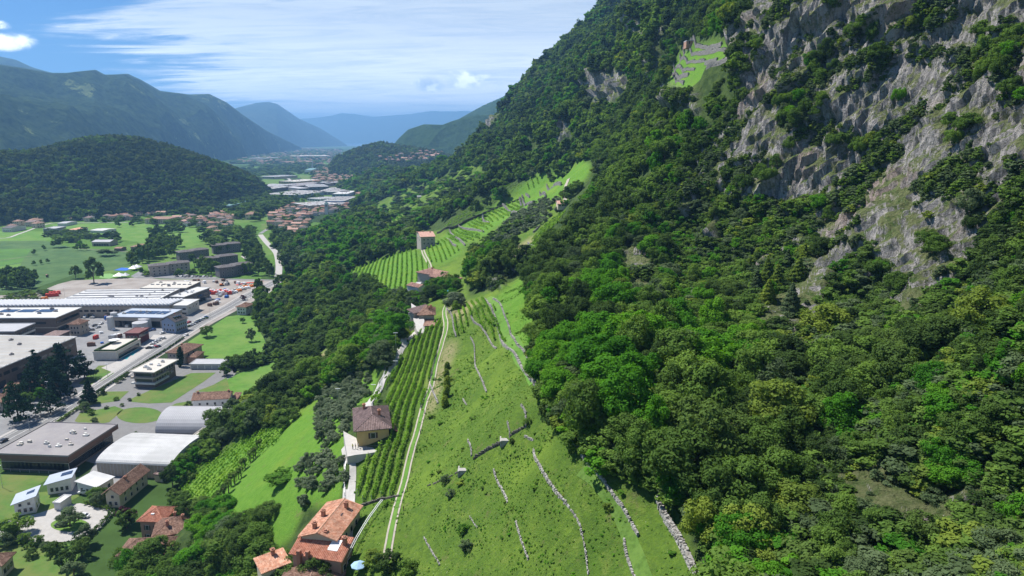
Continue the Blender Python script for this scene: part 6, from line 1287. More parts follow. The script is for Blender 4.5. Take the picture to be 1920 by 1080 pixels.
for px_, py_, h, w, k, lf, lb in ((176,531,27,20,'round','dark','large dark tree alone at the edge of the gravel yard'),(142,522,14,13,'round','dark','smaller dark tree left of the large one'),(388,632,9,11,'round','mid','round tree in the meadow near the road'),(472,640,10,8,'round','grey','pale tree at the edge of the bright meadow'),(455,606,5,5,'round','mid','small tree alone in the bright meadow'),
        (131,988,8,11,'round','grey','spreading tree on the roundabout lawn'),(30,1003,8,12,'round','mid','wide tree left of the courtyard'),(14,506,6,5,'round','dark','small dark tree alone at the left of the crop field'),(64,498,6,5,'round','mid','leftmost of three small trees in the crop field'),(77,496,6,5,'round','dark','middle one of three small trees in the crop field'),(90,494,6,5,'round','dark','rightmost of three small trees in the crop field'),(64,478,7,7,'round','dark','round tree at the field boundary'),
        (83,470,8,7,'round','mid','pale tree at the field boundary'),(110,464,14,22,'round','dark','broad clump of trees in the crop field'),(146,470,9,11,'round','mid','bushy tree right of the broad clump'),(160,470,9,10,'round','mid','bushy tree beside the field house garden'),(201,480,9,26,'round','grey','grey green willow thicket in the crop field'),(42,404,20,18,'round','dark','dark tree at the far edge of the fields'),(27,409,14,18,'round','grey','grey tree at the far edge of the fields'),(158,404,20,30,'round','mid','large tree at the left of the village'),
        (288,445,13,13,'round','dark','tree at the left end of the field hedge'),(222,426,10,12,'round','mid','round tree in the green field'),(248,425,9,10,'round','dark','darker round tree in the green field'),(337,449,9,8,'round','mid','round tree in the bright field'),(302,452,12,12,'round','mid','tree below the field hedge'),(365,697,0,0,'','','') ,(420,705,7,8,'round','mid','tree at the end of the garages'),(433,690,8,11,'round','mid','dark tree behind the garages'),(405,770,6,8,'round','mid','bushy tree beside the white farmhouse'),
        (460,690,9,14,'round','dark','broad dark tree at the corner of the meadows'),(490,560,8,8,'round','mid','small tree beside the white roadside building'),(180,450,9,14,'round','mid','tree behind the long barn'),(150,462,8,9,'round','bright','light green garden tree')):
    if h: vt(px_, py_, h, w, k, lf, lb)
for i, (px_, py_, s) in enumerate(((165,772,3),(172,778,3.5),(160,770,5),(200,767,2),(218,751,2.4),(243,752,2),(260,742,2),(229,762,2),(178,792,3),(355,765,4),(70,1022,4),(85,1030,3),(60,1045,3.5),(28,1010,4),(12,1025,5),(100,1040,5),(45,1018,4),(255,775+40,2),(222,718,3),(230,712,3),(238,706,3),(192,740,4))):
    vt(px_, py_, s, s*1.3, 'bush', ('dark','mid','grey')[i % 3], f'clipped {("dark","green","grey")[i % 3]} shrub on the lawns beside the roads', f'{("dark","green","grey")[i % 3]} garden shrubs', 1, 'shrub')
# avenue
for i in range(9):
    t_ = i/8; vt(505-9*math.sin(t_*2)-t_*14+0, 519-t_*48, 15, 12, 'round', 'dark', f'dense dark avenue tree, {["nearest","second","third","fourth","fifth","sixth","seventh","eighth","farthest"][i]} along the street past the flats', 'avenue beside the flats', 2, 'avenue_tree')
# groups of trees: outlines on the valley floor filled with separate trees where they show large, else one wood
n_vt = [0]
def grove(poly, s, h, leafs, wh, k=None, lod=2, stuff=False, zf=0, avoid=None):
    P_ = [gp(a, b) for a, b in poly]; xs = [p[0] for p in P_]; ys = [p[1] for p in P_]; out = []
    for x in np.arange(min(xs), max(xs), s):
        for y in np.arange(min(ys), max(ys), s):
            u, v = x+random.uniform(-.4, .4)*s, y+random.uniform(-.4, .4)*s; a, b = proj(u, v, 0.0)
            if inpoly([float(a)], [float(b)], poly)[0] and random.random() < (k or 1): out.append((u, v))
    if not out: return
    if not stuff:
        if n_vt[0]+len(out) > 290: stuff = True
        else: n_vt[0] += len(out)
    for lf in dict.fromkeys(leafs):
        pp = [p for i, p in enumerate(out) if leafs[(i*7+i//3) % len(leafs)] == lf]
        if not pp: continue
        nm = dict(dark='dark green', mid='mid green', bright='bright green', grey='grey green', yellow='yellow green')[lf]
        if not stuff:
            for (u, v) in pp: tree(u, v, 0, h*random.uniform(.75, 1.25), s*random.uniform(1.1, 1.5), 'round', lf, f'{nm} tree {wh}', f'{nm} trees {wh}', name='valley_tree', lod=lod)
        else:
            (u, v) = pp[0]; t_ = tree(u, v, 0, h, s*1.3, 'bush', lf, f'{nm} tree {wh}', f'{nm} trees {wh}', name='valley_tree', lod=lod); a = np.array([(p[0], p[1], -.5) for p in pp[1:]]).reshape(-1, 3)
            if len(a): w_ = s/7.2*rng.uniform(1.0, 1.6, len(a)); scatter('tree_belt', t_, a, np.stack([w_, w_, h/8*rng.uniform(.75, 1.3, len(a))], 1), f'{nm} trees {wh}', 'trees')
random.seed(21)
grove([(330,868),(345,855),(358,840),(400,806),(425,795),(455,778),(490,757),(528,736),(570,704),(590,690),(600,700),(550,750),(490,795),(430,835),(370,880),(345,930),(325,945),(312,925),(322,890)], 7.0, 8.5, ['dark','dark','mid'], 'in the belt at the foot of the slope', .9, lod=1)
grove([(112,1045),(140,1030),(178,1012),(215,972),(238,950),(262,938),(268,948),(243,972),(243,1000),(205,1012),(180,1035),(160,1090),(112,1090)], 6.5, 8.5, ['dark','mid','grey','dark'], 'in the gardens around the terracotta villa', .62, lod=1)
grove([(155,935),(200,928),(215,940),(205,952),(160,945)], 5, 5, ['mid','grey','dark'], 'in front of the brown gabled house', .9, lod=1)
grove([(0,520),(45,516),(68,522),(66,540),(40,545),(0,543)], 7, 11, ['dark','dark','mid'], 'in the thicket left of the gravel yard')
grove([(0,557),(50,548),(95,546),(98,556),(60,566),(0,570)], 6, 3.5, ['mid','grey','yellow'], 'in the scrub behind the factories', .8)
grove([(285,458),(330,452),(340,462),(300,480),(330,484),(300,486),(262,500),(235,498),(255,484),(280,474)], 10, 15, ['dark','dark','mid'], 'left of the flats', .9)
grove([(262,512),(300,515),(380,514),(385,519),(262,519)], 9, 7, ['dark','mid'], 'in front of the flats', .55)
grove([(365,500),(395,495),(408,505),(410,518),(385,515)], 9, 13, ['dark','mid'], 'between the flats', .7)
grove([(395,466),(480,456),(482,470),(400,478)], 10, 13, ['dark','dark','mid'], 'between the rows of flats', .6)
grove([(455,480),(485,478),(492,516),(430,520),(470,505)], 9, 14, ['dark','mid'], 'between the flats and the avenue', .6)
grove([(275,434),(340,431),(346,436),(280,441)], 9, 10, ['dark','mid'], 'in the hedge across the green field')
grove([(168,447),(225,444),(222,456),(195,450),(170,458)], 8, 9, ['dark','mid','grey'], 'around the barn', .7)
grove([(90,436),(165,436),(170,446),(150,462),(120,450),(88,446)], 11, 8, ['mid','dark','grey'], 'in the gardens of the field houses', .6)
grove([(230,418),(330,416),(420,428),(440,436),(400,440),(300,424)], 15, 9, ['mid','dark'], 'between the village and the green field', .35)
grove([(385,440),(470,432),(480,450),(400,462),(380,452)], 13, 11, ['dark','mid'], 'behind the flats', .7)
grove([(528,470),(560,455),(620,470),(640,500),(600,495),(560,498),(528,520),(524,495)], 11, 12, ['mid','dark','grey','bright'], 'below the wooded knoll', .75)
grove([(505,440),(545,440),(550,455),(530,470),(508,465)], 12, 11, ['dark','mid'], 'where the street leaves the town', .6)
grove([(485,545),(482,585),(478,600),(492,625),(510,600),(500,560)], 9, 16, ['dark','dark','mid'], 'at the foot of the wooded belt')
grove([(435,690),(480,668),(500,652),(545,668),(520,684),(470,690)], 7, 8, ['dark','mid'], 'between the two bright meadows', .85)
g_ = gp(238,985); tree(g_[0], g_[1], 0, 8, 8, 'round', 'red', 'purple leaved tree beside the square villa', name='purple_tree'); g_ = gp(455,563); tree(g_[0], g_[1], 0, 5, 8, 'round', 'red', 'purple leaved tree beside the roadside house', name='purple_tree'); 
# wider belts, told apart only as a mass
grove([(0,388),(90,382),(250,388),(330,388),(430,378),(480,350),(500,352),(440,392),(330,396),(215,392),(90,389)], 12, 13, ['dark','mid','mid'], 'along the foot of the rounded hill', .9, stuff=True, lod=3)
grove([(385,378),(430,388),(470,372),(500,372),(545,378),(540,392),(505,400),(480,418),(420,404),(370,412),(340,404),(350,392)], 14, 13, ['dark','mid'], 'between the village and the town', .7, stuff=True, lod=3)
grove([(470,368),(560,368),(600,365),(605,380),(560,378),(500,378)], 14, 10, ['dark','mid'], 'between the halls', .4, stuff=True, lod=3)
grove([(420,320),(500,312),(640,312),(700,310),(740,318),(800,312),(830,300),(700,326),(660,320),(600,326),(500,330),(470,345),(440,335)], 24, 11, ['dark','mid'], 'in the far part of the town', .4, stuff=True, lod=3)
grove([(380,290),(430,282),(560,280),(640,280),(640,300),(630,312),(500,314),(440,308)], 60, 12, ['dark','mid'], 'in the distant plain', .32, stuff=True, lod=3)
grove([(660,386),(700,350),(760,330),(740,345),(700,372),(680,392)], 13, 12, ['mid','dark'], 'between the town street and the hillside', .8, stuff=True, lod=3)

print('valley trees', n_vt)

grove([(505,396),(540,388),(590,386),(605,390),(655,384),(652,396),(600,404),(585,414),(562,442),(545,440),(530,432),(512,432),(500,412)], 15, 8, ['dark','mid'], 'in the gardens of the near town', .35, stuff=True, lod=3)
grove([(583,322),(620,313),(660,322),(668,338),(690,345),(700,352),(700,376),(672,386),(668,365),(640,346),(590,346)], 22, 10, ['dark','mid'], 'between the houses of the town centre', .4, stuff=True, lod=3)
grove([(112,416),(150,404),(215,393),(330,393),(332,403),(262,410),(240,416),(120,419)], 15, 8, ['dark','mid'], 'in the gardens of the village by the hill', .4, stuff=True, lod=3)
grove([(322,418),(350,406),(400,402),(432,403),(445,422),(420,433),(345,426)], 15, 8, ['dark','mid'], 'in the gardens of the hamlet', .4, stuff=True, lod=3)
# ------------------------------------------------------------------ the hillside: lanes, walls, vineyards, farmhouses
CHALK = mat('pale_track', (.33,.30,.245,1), .95, .14, .8); CONC2 = mat('concrete_lane', (.40,.385,.36,1), .9, .1, .6)
DSTONE = mat('dark_stone', (.10,.095,.08,1), .9, .3, 2)  # darker stone tone for the kerb, ditch, retaining and upper terrace walls
def hpt(px_, py_):
    p = hit(px_, py_); return Vector((p[0], p[1], float(hz(p[0], p[1]))))
def resample(P_, step):
    out = [P_[0]]; 
    for a, b in zip(P_[:-1], P_[1:]):
        n_ = max(1, int(round((b-a).length/step)))
        out += [a.lerp(b, i/n_) for i in range(1, n_+1)]
    return out
def drape(name, pts, w, m, off=0.0, lift=.12, kind='structure', step=1.2, cross=3):
    P_ = resample(smooth_line([Vector((*hpt(a, b)[:2], 0)) for a, b in pts]), step); mb = MB(); k = cross; rows = []
    for i, p in enumerate(P_):
        d = P_[min(i+1, len(P_)-1)]-P_[max(i-1, 0)]; d.normalize(); n_ = Vector((-d.y, d.x, 0)); rows.append([p+n_*(off+w*(j/(k-1)-.5)) for j in range(k)])
    fl = [q for r_ in rows for q in r_]; z = hz([q.x for q in fl], [q.y for q in fl])+lift
    vs = [(q.x, q.y, float(z[i])) for i, q in enumerate(fl)]
    mb.add(vs, [(i*k+j, (i+1)*k+j, (i+1)*k+j+1, i*k+j+1)[::-1] for i in range(len(rows)-1) for j in range(k-1)]); return tag(mb.build(name, m), kind=kind)
drape('concrete_lane', [(646,1040),(650,985),(654,930),(656,880),(654,850),(650,832)], 3.4, CONC2); drape('concrete_lane', [(690,770),(698,750),(713,722),(736,686),(750,655),(768,636),(782,620)], 3.0, CONC2)
TRACK = [(724,1052),(736,985),(750,930),(766,868),(785,800),(800,745),(815,690),(828,645),(836,610),(833,585),(838,570)]
for o_ in (-.85, .85): drape('tractor_track', TRACK, .48, CHALK, off=o_, cross=2)
drape('grass_strip', TRACK, 1.1, MEAD, lift=.14, cross=2)
T2_ = [(791,455),(793,470),(801,488),(806,500),(806,520),(802,535)]
for o_ in (-.95, .95): drape('tractor_track', T2_, 1.0, CHALK, off=o_, cross=2, lift=.2)
drape('hill_path', [(1060,378),(1058,362),(1062,345),(1066,336)], 2.6, CHALK, lift=.5); drape('green_path', [(912,560),(930,572),(940,600),(952,640),(975,668),(995,692),(1008,715)], 4.0, MEAD, lift=.2, cross=4)
drape('worn_path', [(1090,880),(1130,915),(1160,960),(1180,1010),(1200,1060),(1215,1100)], 2.0, mat('trodden_grass', (.070,.135,.022,1), .95, .3, 1.2, col2=(.095,.165,.03,1)), lift=.12, cross=3)
P_ = [hpt(a, b) for a, b in ((645,832),(668,822),(672,838),(704,838),(708,848),(690,858),(668,868),(652,872))]; zz_ = max(p.z for p in P_[:2])
mb = MB(); mb.prism([(p.x, p.y) for p in P_], zz_-4, zz_+.15, 0); tag(mb.build('terrace', [CONC2]), 'pale concrete terrace in front of the ochre house', 'terrace')
STM = [mat('wall_stone', (.25,.24,.22,1), .9, .28, 1.7, bump=.2), mat('wall_stone_dark', (.20,.19,.17,1), .9, .3, 1.7), mat('wall_stone_pale', (.33,.32,.295,1), .9, .2, 1.7)]
def stone_wall(pts, h, th, label, group='dry stone walls of the grass slope', size=.5, m=None, gap=.0, top=None, seed=0):
    """dry stone wall: courses of uneven stones, all joined because each is under three pixels"""
    P_ = resample(smooth_line([Vector((*hpt(a, b)[:2], 0)) for a, b in pts], 3), size); g = random.Random(int(pts[0][0]*7+pts[0][1]+seed)); mb = MB()
    z = hz([p.x for p in P_], [p.y for p in P_]); lv = max(1, int(round(h/(size*.62))))
    o = P_[0].copy(); o.z = float(z[0]); hn = 1.0
    for i in range(len(P_)-1):
        p = P_[i]; d = (P_[i+1]-p); L_ = d.length; 
        if L_ < .01: continue
        d /= L_; n_ = Vector((-d.y, d.x, 0)); hn = min(1.1, max(.5, hn+g.uniform(-.08, .08)))
        if g.random() < gap: continue
        for k in range(-1, lv):
            if (k+.5)/lv > hn: continue
            nj = max(1, int(round(th/.5)))
            for j in range(nj):
                if g.random() < .06 and k == lv-1: continue
                c = p-o+d*L_*(.5+g.uniform(-.2, .2))+n_*(g.uniform(-.08, .08)+th*((j+.5)/nj-.5)); z0 = float(z[i])-o.z+k*h/lv+g.uniform(-.05, .03); z1 = z0+h/lv*g.uniform(.80, 1.2); a = L_*.5*g.uniform(.95, 1.3); b = th/nj*.5*g.uniform(.85, 1.1)
                q = [c-d*a-n_*b, c+d*a-n_*b, c+d*a+n_*b, c-d*a+n_*b]; s_ = g.uniform(.7, .95); w_ = d*g.uniform(-.06, .06)+n_*g.uniform(-.05, .05)
                q2 = [c-d*a*s_-n_*b*s_+w_, c+d*a*s_-n_*b*s_+w_, c+d*a*s_+n_*b*s_+w_, c-d*a*s_+n_*b*s_+w_]
                mb.add([(v.x, v.y, z0) for v in q]+[(v.x, v.y, z1+g.uniform(-.04, .04)) for v in q2], [(4,5,6,7),(0,1,5,4),(1,2,6,5),(2,3,7,6),(3,0,4,7)], g.choices((0,1,2), (5,2,3))[0])
    ob = mb.build('stone_wall', m or STM, None, o); return tag(ob, label, 'wall', group)
W1 = [(905,562),(922,580),(932,610),(941,642),(947,650),(963,661),(976,686),(991,707),(1005,728),(1011,748)]
W2 = [(925,562),(938,571),(945,590),(955,615),(966,641),(981,658),(993,677),(1006,694)]
walls = [(W1, 1.7, 1.0, 'long pale stone wall below the bright green path, running down to the wood'), (W2, 1.5, .9, 'stone wall above the bright green path'),
 ([(878,572),(884,596),(900,611),(912,627),(922,645),(931,654)], 1.3, .8, 'curved stone wall under the small vineyard on the knoll'), ([(882,633),(889,648),(890,670),(893,692),(905,716),(912,736)], .9, .6, 'thin broken wall in the upper left of the grass slope'),
 ([(977,760),(985,774),(986,802)], 1.0, .6, 'short wall near the middle of the slope below the wood edge'), ([(951,792),(955,808),(955,822)], .9, .5, 'very short wall just above the upper stone landing'), ([(877,826),(883,842),(884,856)], 1.2, .7, 'short upright wall beside the diagonal ditch'),
 ([(925,882),(932,902),(943,922),(952,942)], 1.3, .8, 'straight wall below the stone landings'), ([(967,978),(974,1003),(983,1030),(991,1050)], 1.2, .7, 'lower straight wall in the middle of the slope'),
 ([(1000,842),(1006,864),(1020,889),(1042,922),(1062,945)], 1.2, .9, 'rugged upper half of the long curved wall'), ([(1062,945),(1078,968),(1089,992),(1098,1035),(1103,1078)], .9, .7, 'thin lower half of the long curved wall'),
 ([(1072,822),(1086,846),(1104,872),(1124,894),(1150,930),(1175,966),(1196,1006)], 1.4, .9, 'long wall along the foot of the wood above the worn path'), ([(1170,1012),(1175,1043),(1190,1082)], 1.5, 1.1, 'pale wall at the bottom edge beside the worn path'),
 ([(1233,938),(1247,972),(1264,1000),(1282,1032),(1300,1072),(1310,1100)], 3.4, 2.6, 'broad pale wall at the right edge of the grass under the trees'), ([(795,1008),(808,1032),(825,1060)], 1.0, .7, 'wall at the lower left of the grass slope'),
 ([(984,818),(1000,826)], 1.0, .7, 'heap-like bit of wall right of the upper stone landing'), ([(807,722),(815,742),(821,757)], 1.2, .8, 'short dark wall beside the narrow bush by the track'), ([(868,748),(875,760)], .7, .6, 'crumbled piece of wall low in the upper slope'),
 ([(992,566),(1000,582),(1007,602)], 1.4, .8, 'wall at the wood edge high above the green path'), ([(1041,768),(1043,785),(1040,800)], 1.5, 1.0, 'pale bit of wall under the trees at the wood edge'),
 ([(880,968),(895,990)], .6, .5, 'low broken wall left of the middle of the slope'), ([(838,578),(846,590),(850,612),(855,632)], 1.4, .8, 'wall right of the tractor track below the knoll')]
for p_, h, th, lb in walls: k_ = min(1, max(.5, (p_[0][1]*-.0016)+2.0)); stone_wall(p_, h*.62*k_, th*.62*k_, lb, gap=.03, size=.34)
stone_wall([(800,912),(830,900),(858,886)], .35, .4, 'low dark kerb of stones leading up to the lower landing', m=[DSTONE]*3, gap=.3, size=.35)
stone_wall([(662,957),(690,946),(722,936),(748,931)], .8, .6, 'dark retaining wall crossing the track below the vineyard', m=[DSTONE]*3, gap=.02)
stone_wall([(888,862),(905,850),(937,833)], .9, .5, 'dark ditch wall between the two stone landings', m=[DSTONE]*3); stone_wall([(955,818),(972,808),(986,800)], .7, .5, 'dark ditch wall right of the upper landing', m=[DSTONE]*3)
for (a, b), lb in (((869,884),'pale stone landing in the grass, lower of two'), ((948,828),'pale stone landing in the grass, upper of two')):
    p = hpt(a, b); mb = MB(); mb.box(-1.0, 1.0, -.7, .7, -1.2, .55); mb.box(-1.3, -1.003, -.9, 1.8, -1, .5); mb.box(1.003, 1.25, -1.5, .9, -1, .4); tag(mb.build('stone_landing', STM[2], None, p), lb, 'landing')
tw = [([(820,438),(845,429),(865,421),(885,411),(905,402),(942,387),(977,372)], 2.0, 1, 'long dark wall along the upper edge of the far terraces', 1), ([(843,432),(858,448),(872,461)], 1.6, 1, 'terrace wall above the tower house vineyard', 0), ([(860,425),(884,432),(907,436)], 2.2, 1, 'pale terrace wall left of the dark tree belt', 0),
 ([(905,405),(906,416),(917,421)], 3, 1.2, 'hooked terrace wall halfway up the far terraces', 0), ([(942,386),(951,395),(970,402)], 3, 1.2, 'stepped pale wall of the far terraces', 0), ([(974,374),(986,386)], 3, 1.4, 'broad pale terrace wall left of three close together', 0), ([(979,370),(998,386)], 3, 1.4, 'broad pale terrace wall, middle of three close together', 0), ([(986,366),(993,371)], 2.5, 1.2, 'small pale terrace wall above two larger ones', 0),
 ([(1012,362),(1023,372)], 2.5, 1, 'terrace wall right of the highest vine rows', 0), ([(1025,350),(1052,348)], 3, 1, 'grey wall facing the valley under the olive trees', 0), ([(837,450),(847,458),(856,463)], 1.8, 1, 'wall directly above the vineyard beside the tower house', 0),
 ([(939,492),(943,506),(950,513),(970,507),(990,496),(1008,490)], 2.6, 1.2, 'high curved wall at the foot of the stepped spur', 0), ([(949,482),(951,496),(970,504)], 1.6, 1, 'second curved wall of the stepped spur', 0), ([(962,478),(972,490),(985,497)], 1.4, .9, 'third wall of the stepped spur', 0), ([(976,470),(986,477),(1003,478)], 1.5, .9, 'fourth wall of the stepped spur', 0), ([(984,463),(996,470),(1006,472)], 1.4, .9, 'fifth wall of the stepped spur', 0), ([(990,457),(1003,463)], 1.3, .9, 'highest wall of the stepped spur', 0),
 ([(1000,437),(1012,425)], 1.6, 1, 'wall along the steep vineyard strip above the spur', 0),
 ([(1281,92),(1315,90),(1353,86)], 3.0, 1, 'grey wall directly below the ruin on the high terraces', 2), ([(1275,106),(1300,103),(1330,100),(1353,94),(1369,97)], 2.2, 1, 'second wall of the high terraces', 2), ([(1262,119),(1295,117),(1322,114)], 1.8, 1, 'third wall of the high terraces, on the left', 2), ([(1322,121),(1345,113)], 2, 1, 'third wall of the high terraces, in the middle', 2), ([(1325,129),(1345,122),(1366,115)], 2, 1, 'third wall of the high terraces, on the right', 2), ([(1253,137),(1280,134),(1303,131)], 2.2, 1, 'fourth wall of the high terraces', 2),
 ([(1250,149),(1270,146),(1291,142)], 2.6, 1, 'fifth wall of the high terraces', 2), ([(1252,156),(1268,157),(1282,157)], 2.0, 1, 'sixth wall of the high terraces', 2), ([(1242,178),(1258,174),(1276,173)], 2.6, 1, 'broken wall low on the high terraces', 2), ([(1268,194),(1290,190),(1313,182)], 2.8, 1, 'dark lowest wall of the high terraces', 2)]
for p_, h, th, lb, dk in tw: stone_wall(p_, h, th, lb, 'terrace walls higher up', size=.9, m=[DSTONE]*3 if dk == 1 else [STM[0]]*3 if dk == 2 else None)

# ---- vineyards
def leaf_line(P_, per_m, s, hw, h0, h1, g):
    L_ = sum((b-a).length for a, b in zip(P_[:-1], P_[1:])); n_ = int(L_*per_m)
    if n_ < 2: return None
    A = np.array([tuple(p) for p in P_]); d = np.concatenate([[0], np.cumsum(np.linalg.norm(np.diff(A, axis=0), axis=1))]); t = g.uniform(0, d[-1], n_)
    # uneven: thin places along the row
    th = np.sin(t*1.7+g.uniform(0, 6))*.5+np.sin(t*.63+g.uniform(0, 6))*.5; keep = g.uniform(size=n_) < np.clip(.8+.35*th, .25, 1); t = t[keep]; th = th[keep]; n_ = len(t)
    if n_ < 2: return None
    p = np.stack([np.interp(t, d, A[:,q]) for q in range(3)], 1); dr = (A[-1]-A[0])[:2]; dr /= (np.linalg.norm(dr)+1e-6); nn = np.array([-dr[1], dr[0]]); o_ = g.normal(0, hw*.5, n_)*(1+.3*th); p[:,:2] += nn*o_[:,None]
    p[:,2] += h0+(h1-h0)*g.uniform(0, 1, n_)**.75*(1+.12*th)
    nr = np.stack([nn[0]*np.sign(o_)*.7, nn[1]*np.sign(o_)*.7, np.full(n_, .7)], 1)+g.normal(0, .4, (n_, 3)); nr /= np.linalg.norm(nr, axis=1, keepdims=True)
    t1 = np.cross(nr, g.normal(size=(n_, 3))); t1 /= np.linalg.norm(t1, axis=1, keepdims=True); t2 = np.cross(nr, t1); sz = s*g.uniform(.6, 1.3, (n_, 1))
    return np.stack([p+t1*sz, p+t2*sz*.8, p-t1*sz, p-t2*sz*.8], 1).reshape(-1, 3)
vrows = 0
def vineyard(poly, guide, sp, n0, n1, wh, per_m=9, s=.32, hw=.30, h0=.5, h1=1.9, leaf='vine', posts=False, minlen=5.0):
    global vrows
    G = resample(smooth_line([Vector((*hpt(a, b)[:2], 0)) for a, b in guide]), 1.5); g = np.random.default_rng(int(guide[0][0])); cnt = 0; d0 = (G[1]-G[0]).normalized(); d1 = (G[-1]-G[-2]).normalized()
    G = [G[0]-d0*1.5*i for i in range(30, 0, -1)]+G+[G[-1]+d1*1.5*i for i in range(1, 31)]
    for k in range(n0, n1):
        line = []
        for i, p in enumerate(G):
            d = (G[min(i+1, len(G)-1)]-G[max(i-1, 0)]).normalized(); line.append(p+Vector((-d.y, d.x, 0))*sp*k)
        x = np.array([p.x for p in line]); y = np.array([p.y for p in line]); z = hz(x, y); px_, py_ = proj(x, y, z); ins = inpoly(px_, py_, poly); seg = []; segs = []
        for i in range(len(line)):
            if ins[i]: seg.append(Vector((x[i], y[i], z[i])))
            elif seg: segs.append(seg); seg = []
        if seg: segs.append(seg)
        for sg in segs:
            if len(sg) < 3 or (sg[-1]-sg[0]).length < minlen: continue
            o = sg[0]; V = leaf_line([q-o for q in sg], per_m, s, hw, h0, h1, g)
            if V is None: continue
            me_ = np_mesh('vine_row', V, np.arange(len(V)).reshape(-1, 4), [LEAF[leaf]]); cnt += 1; vrows += 1
            if posts:
                r_ = empty('vine_row', o); link(D.objects.new('foliage', me_), r_)
                for q in (sg[0], sg[-1]): mb = MB(); v = q-o; mb.box(v.x-.06, v.x+.06, v.y-.06, v.y+.06, v.z-.3, v.z+2.1); mb.build('post', METAL, r_)
                mb = MB(); [mb.tube([(v.x, v.y, v.z-.1), (v.x+.05, v.y, v.z+1.0)], .05, 3) for v in (q-o for q in sg[1:-1])]
                if mb.v: tag(mb.build('stem', BARK, r_), kind='stuff')
            else: r_ = D.objects.new('vine_row', me_); r_.location = o; link(r_)
            tag(r_, f'row of green vines {wh}', 'vine row', f'vine rows {wh}')
    return cnt
near = vineyard(VINE_NEAR, [(746,934),(768,850),(783,795),(803,715),(818,655),(826,620)], 2.5, 0, 18, 'in the vineyard between the lane and the tractor track', 34, .26, .46, .45, 1.95, posts=True)
if near < 6: near += vineyard(VINE_NEAR, [(746,934),(768,850),(783,795),(803,715),(818,655),(826,620)], 2.35, -18, 0, 'in the vineyard between the lane and the tractor track', 34, .26, .46, .45, 1.95, posts=True)
vineyard(SMALLV, [(893,566),(905,590),(920,615),(936,652)], 2.2, -9, 9, 'in the small vineyard on the knoll', 20, .32, .36, .4, 1.7)
vineyard([(736,700),(748,690),(700,770),(690,760)], [(695,760),(740,695)], 2.0, -3, 3, 'beside the upper concrete lane', 18, .3, .3)
vineyard(VINE_A, [(768,560),(771,530),(772,500),(770,470)], 3.9, -18, 30, 'in the big vineyard below the tower house', 7, .52, .45, .3, 1.9)
vineyard([(796,466),(835,448),(862,468),(832,492),(802,492)], [(815,458),(822,475),(828,492)], 3.6, -14, 14, 'in the vineyard right of the tower house', 7, .55, .45)
vineyard([(832,441),(862,426),(900,440),(905,447),(872,455),(850,455)], [(838,436),(860,448),(880,456)], 4.2, -16, 16, 'on the lowest far terraces', 5, .65, .5)
vineyard([(868,422),(905,405),(925,425),(905,437)], [(880,412),(900,424),(915,432)], 4.4, -16, 16, 'on the second group of far terraces', 5, .7, .5)
vineyard([(908,402),(940,388),(960,402),(940,412),(918,418)], [(918,396),(934,404),(945,410)], 4.6, -14, 14, 'on the third group of far terraces', 5, .75, .5)
vineyard([(948,384),(975,373),(992,388),(980,398),(960,400)], [(958,380),(975,391)], 4.6, -12, 12, 'on the fourth group of far terraces', 5, .75, .5)
vineyard([(985,345),(1005,330),(1012,345),(1005,352),(990,356)], [(995,336),(1000,350)], 4.6, -8, 8, 'on the highest round terrace', 5, .75, .5)
vineyard([(992,466),(1000,445),(1040,408),(1062,396),(1048,418),(1015,452),(1004,474)], [(1000,462),(1025,430),(1052,402)], 2.8, -8, 8, 'on the steep strip above the spur', 8, .5, .4)
vineyard([(942,500),(950,482),(975,470),(1000,490),(955,512)], [(944,498),(958,508),(990,494)], 3.0, -9, 9, 'on the stepped spur', 5, .5, .4)
vineyard([(330,925),(362,880),(440,832),(500,800),(545,795),(520,830),(470,870),(420,930),(370,955)], [(400,945),(440,895),(480,850),(515,812)], 3.0, -5, 22, 'in the lower vineyard above the villa', 8, .42, .35, .5, 1.8)
for i, q in enumerate(PVINES): c_ = (sum(a for a, b in q)/len(q), sum(b for a, b in q)/len(q)); vineyard(q, [(c_[0]-12, c_[1]-6), (c_[0]+12, c_[1]+6)], 6.0, -22, 22, ['on the bench beyond the knoll wood','beside the knoll wood below the town','high on the far bench, left patch','high on the far bench, right patch'][i], 2.2, 1.2, 1.2, .2, 2.0, 'bright', minlen=8)
vineyard([(828,430),(870,396),(955,345),(985,345),(900,400),(850,428)], [(850,424),(905,393),(960,352)], 5, -10, 14, 'on the grassy strip under the wood', 2.2, .6, .4)
print('vine rows', vrows)

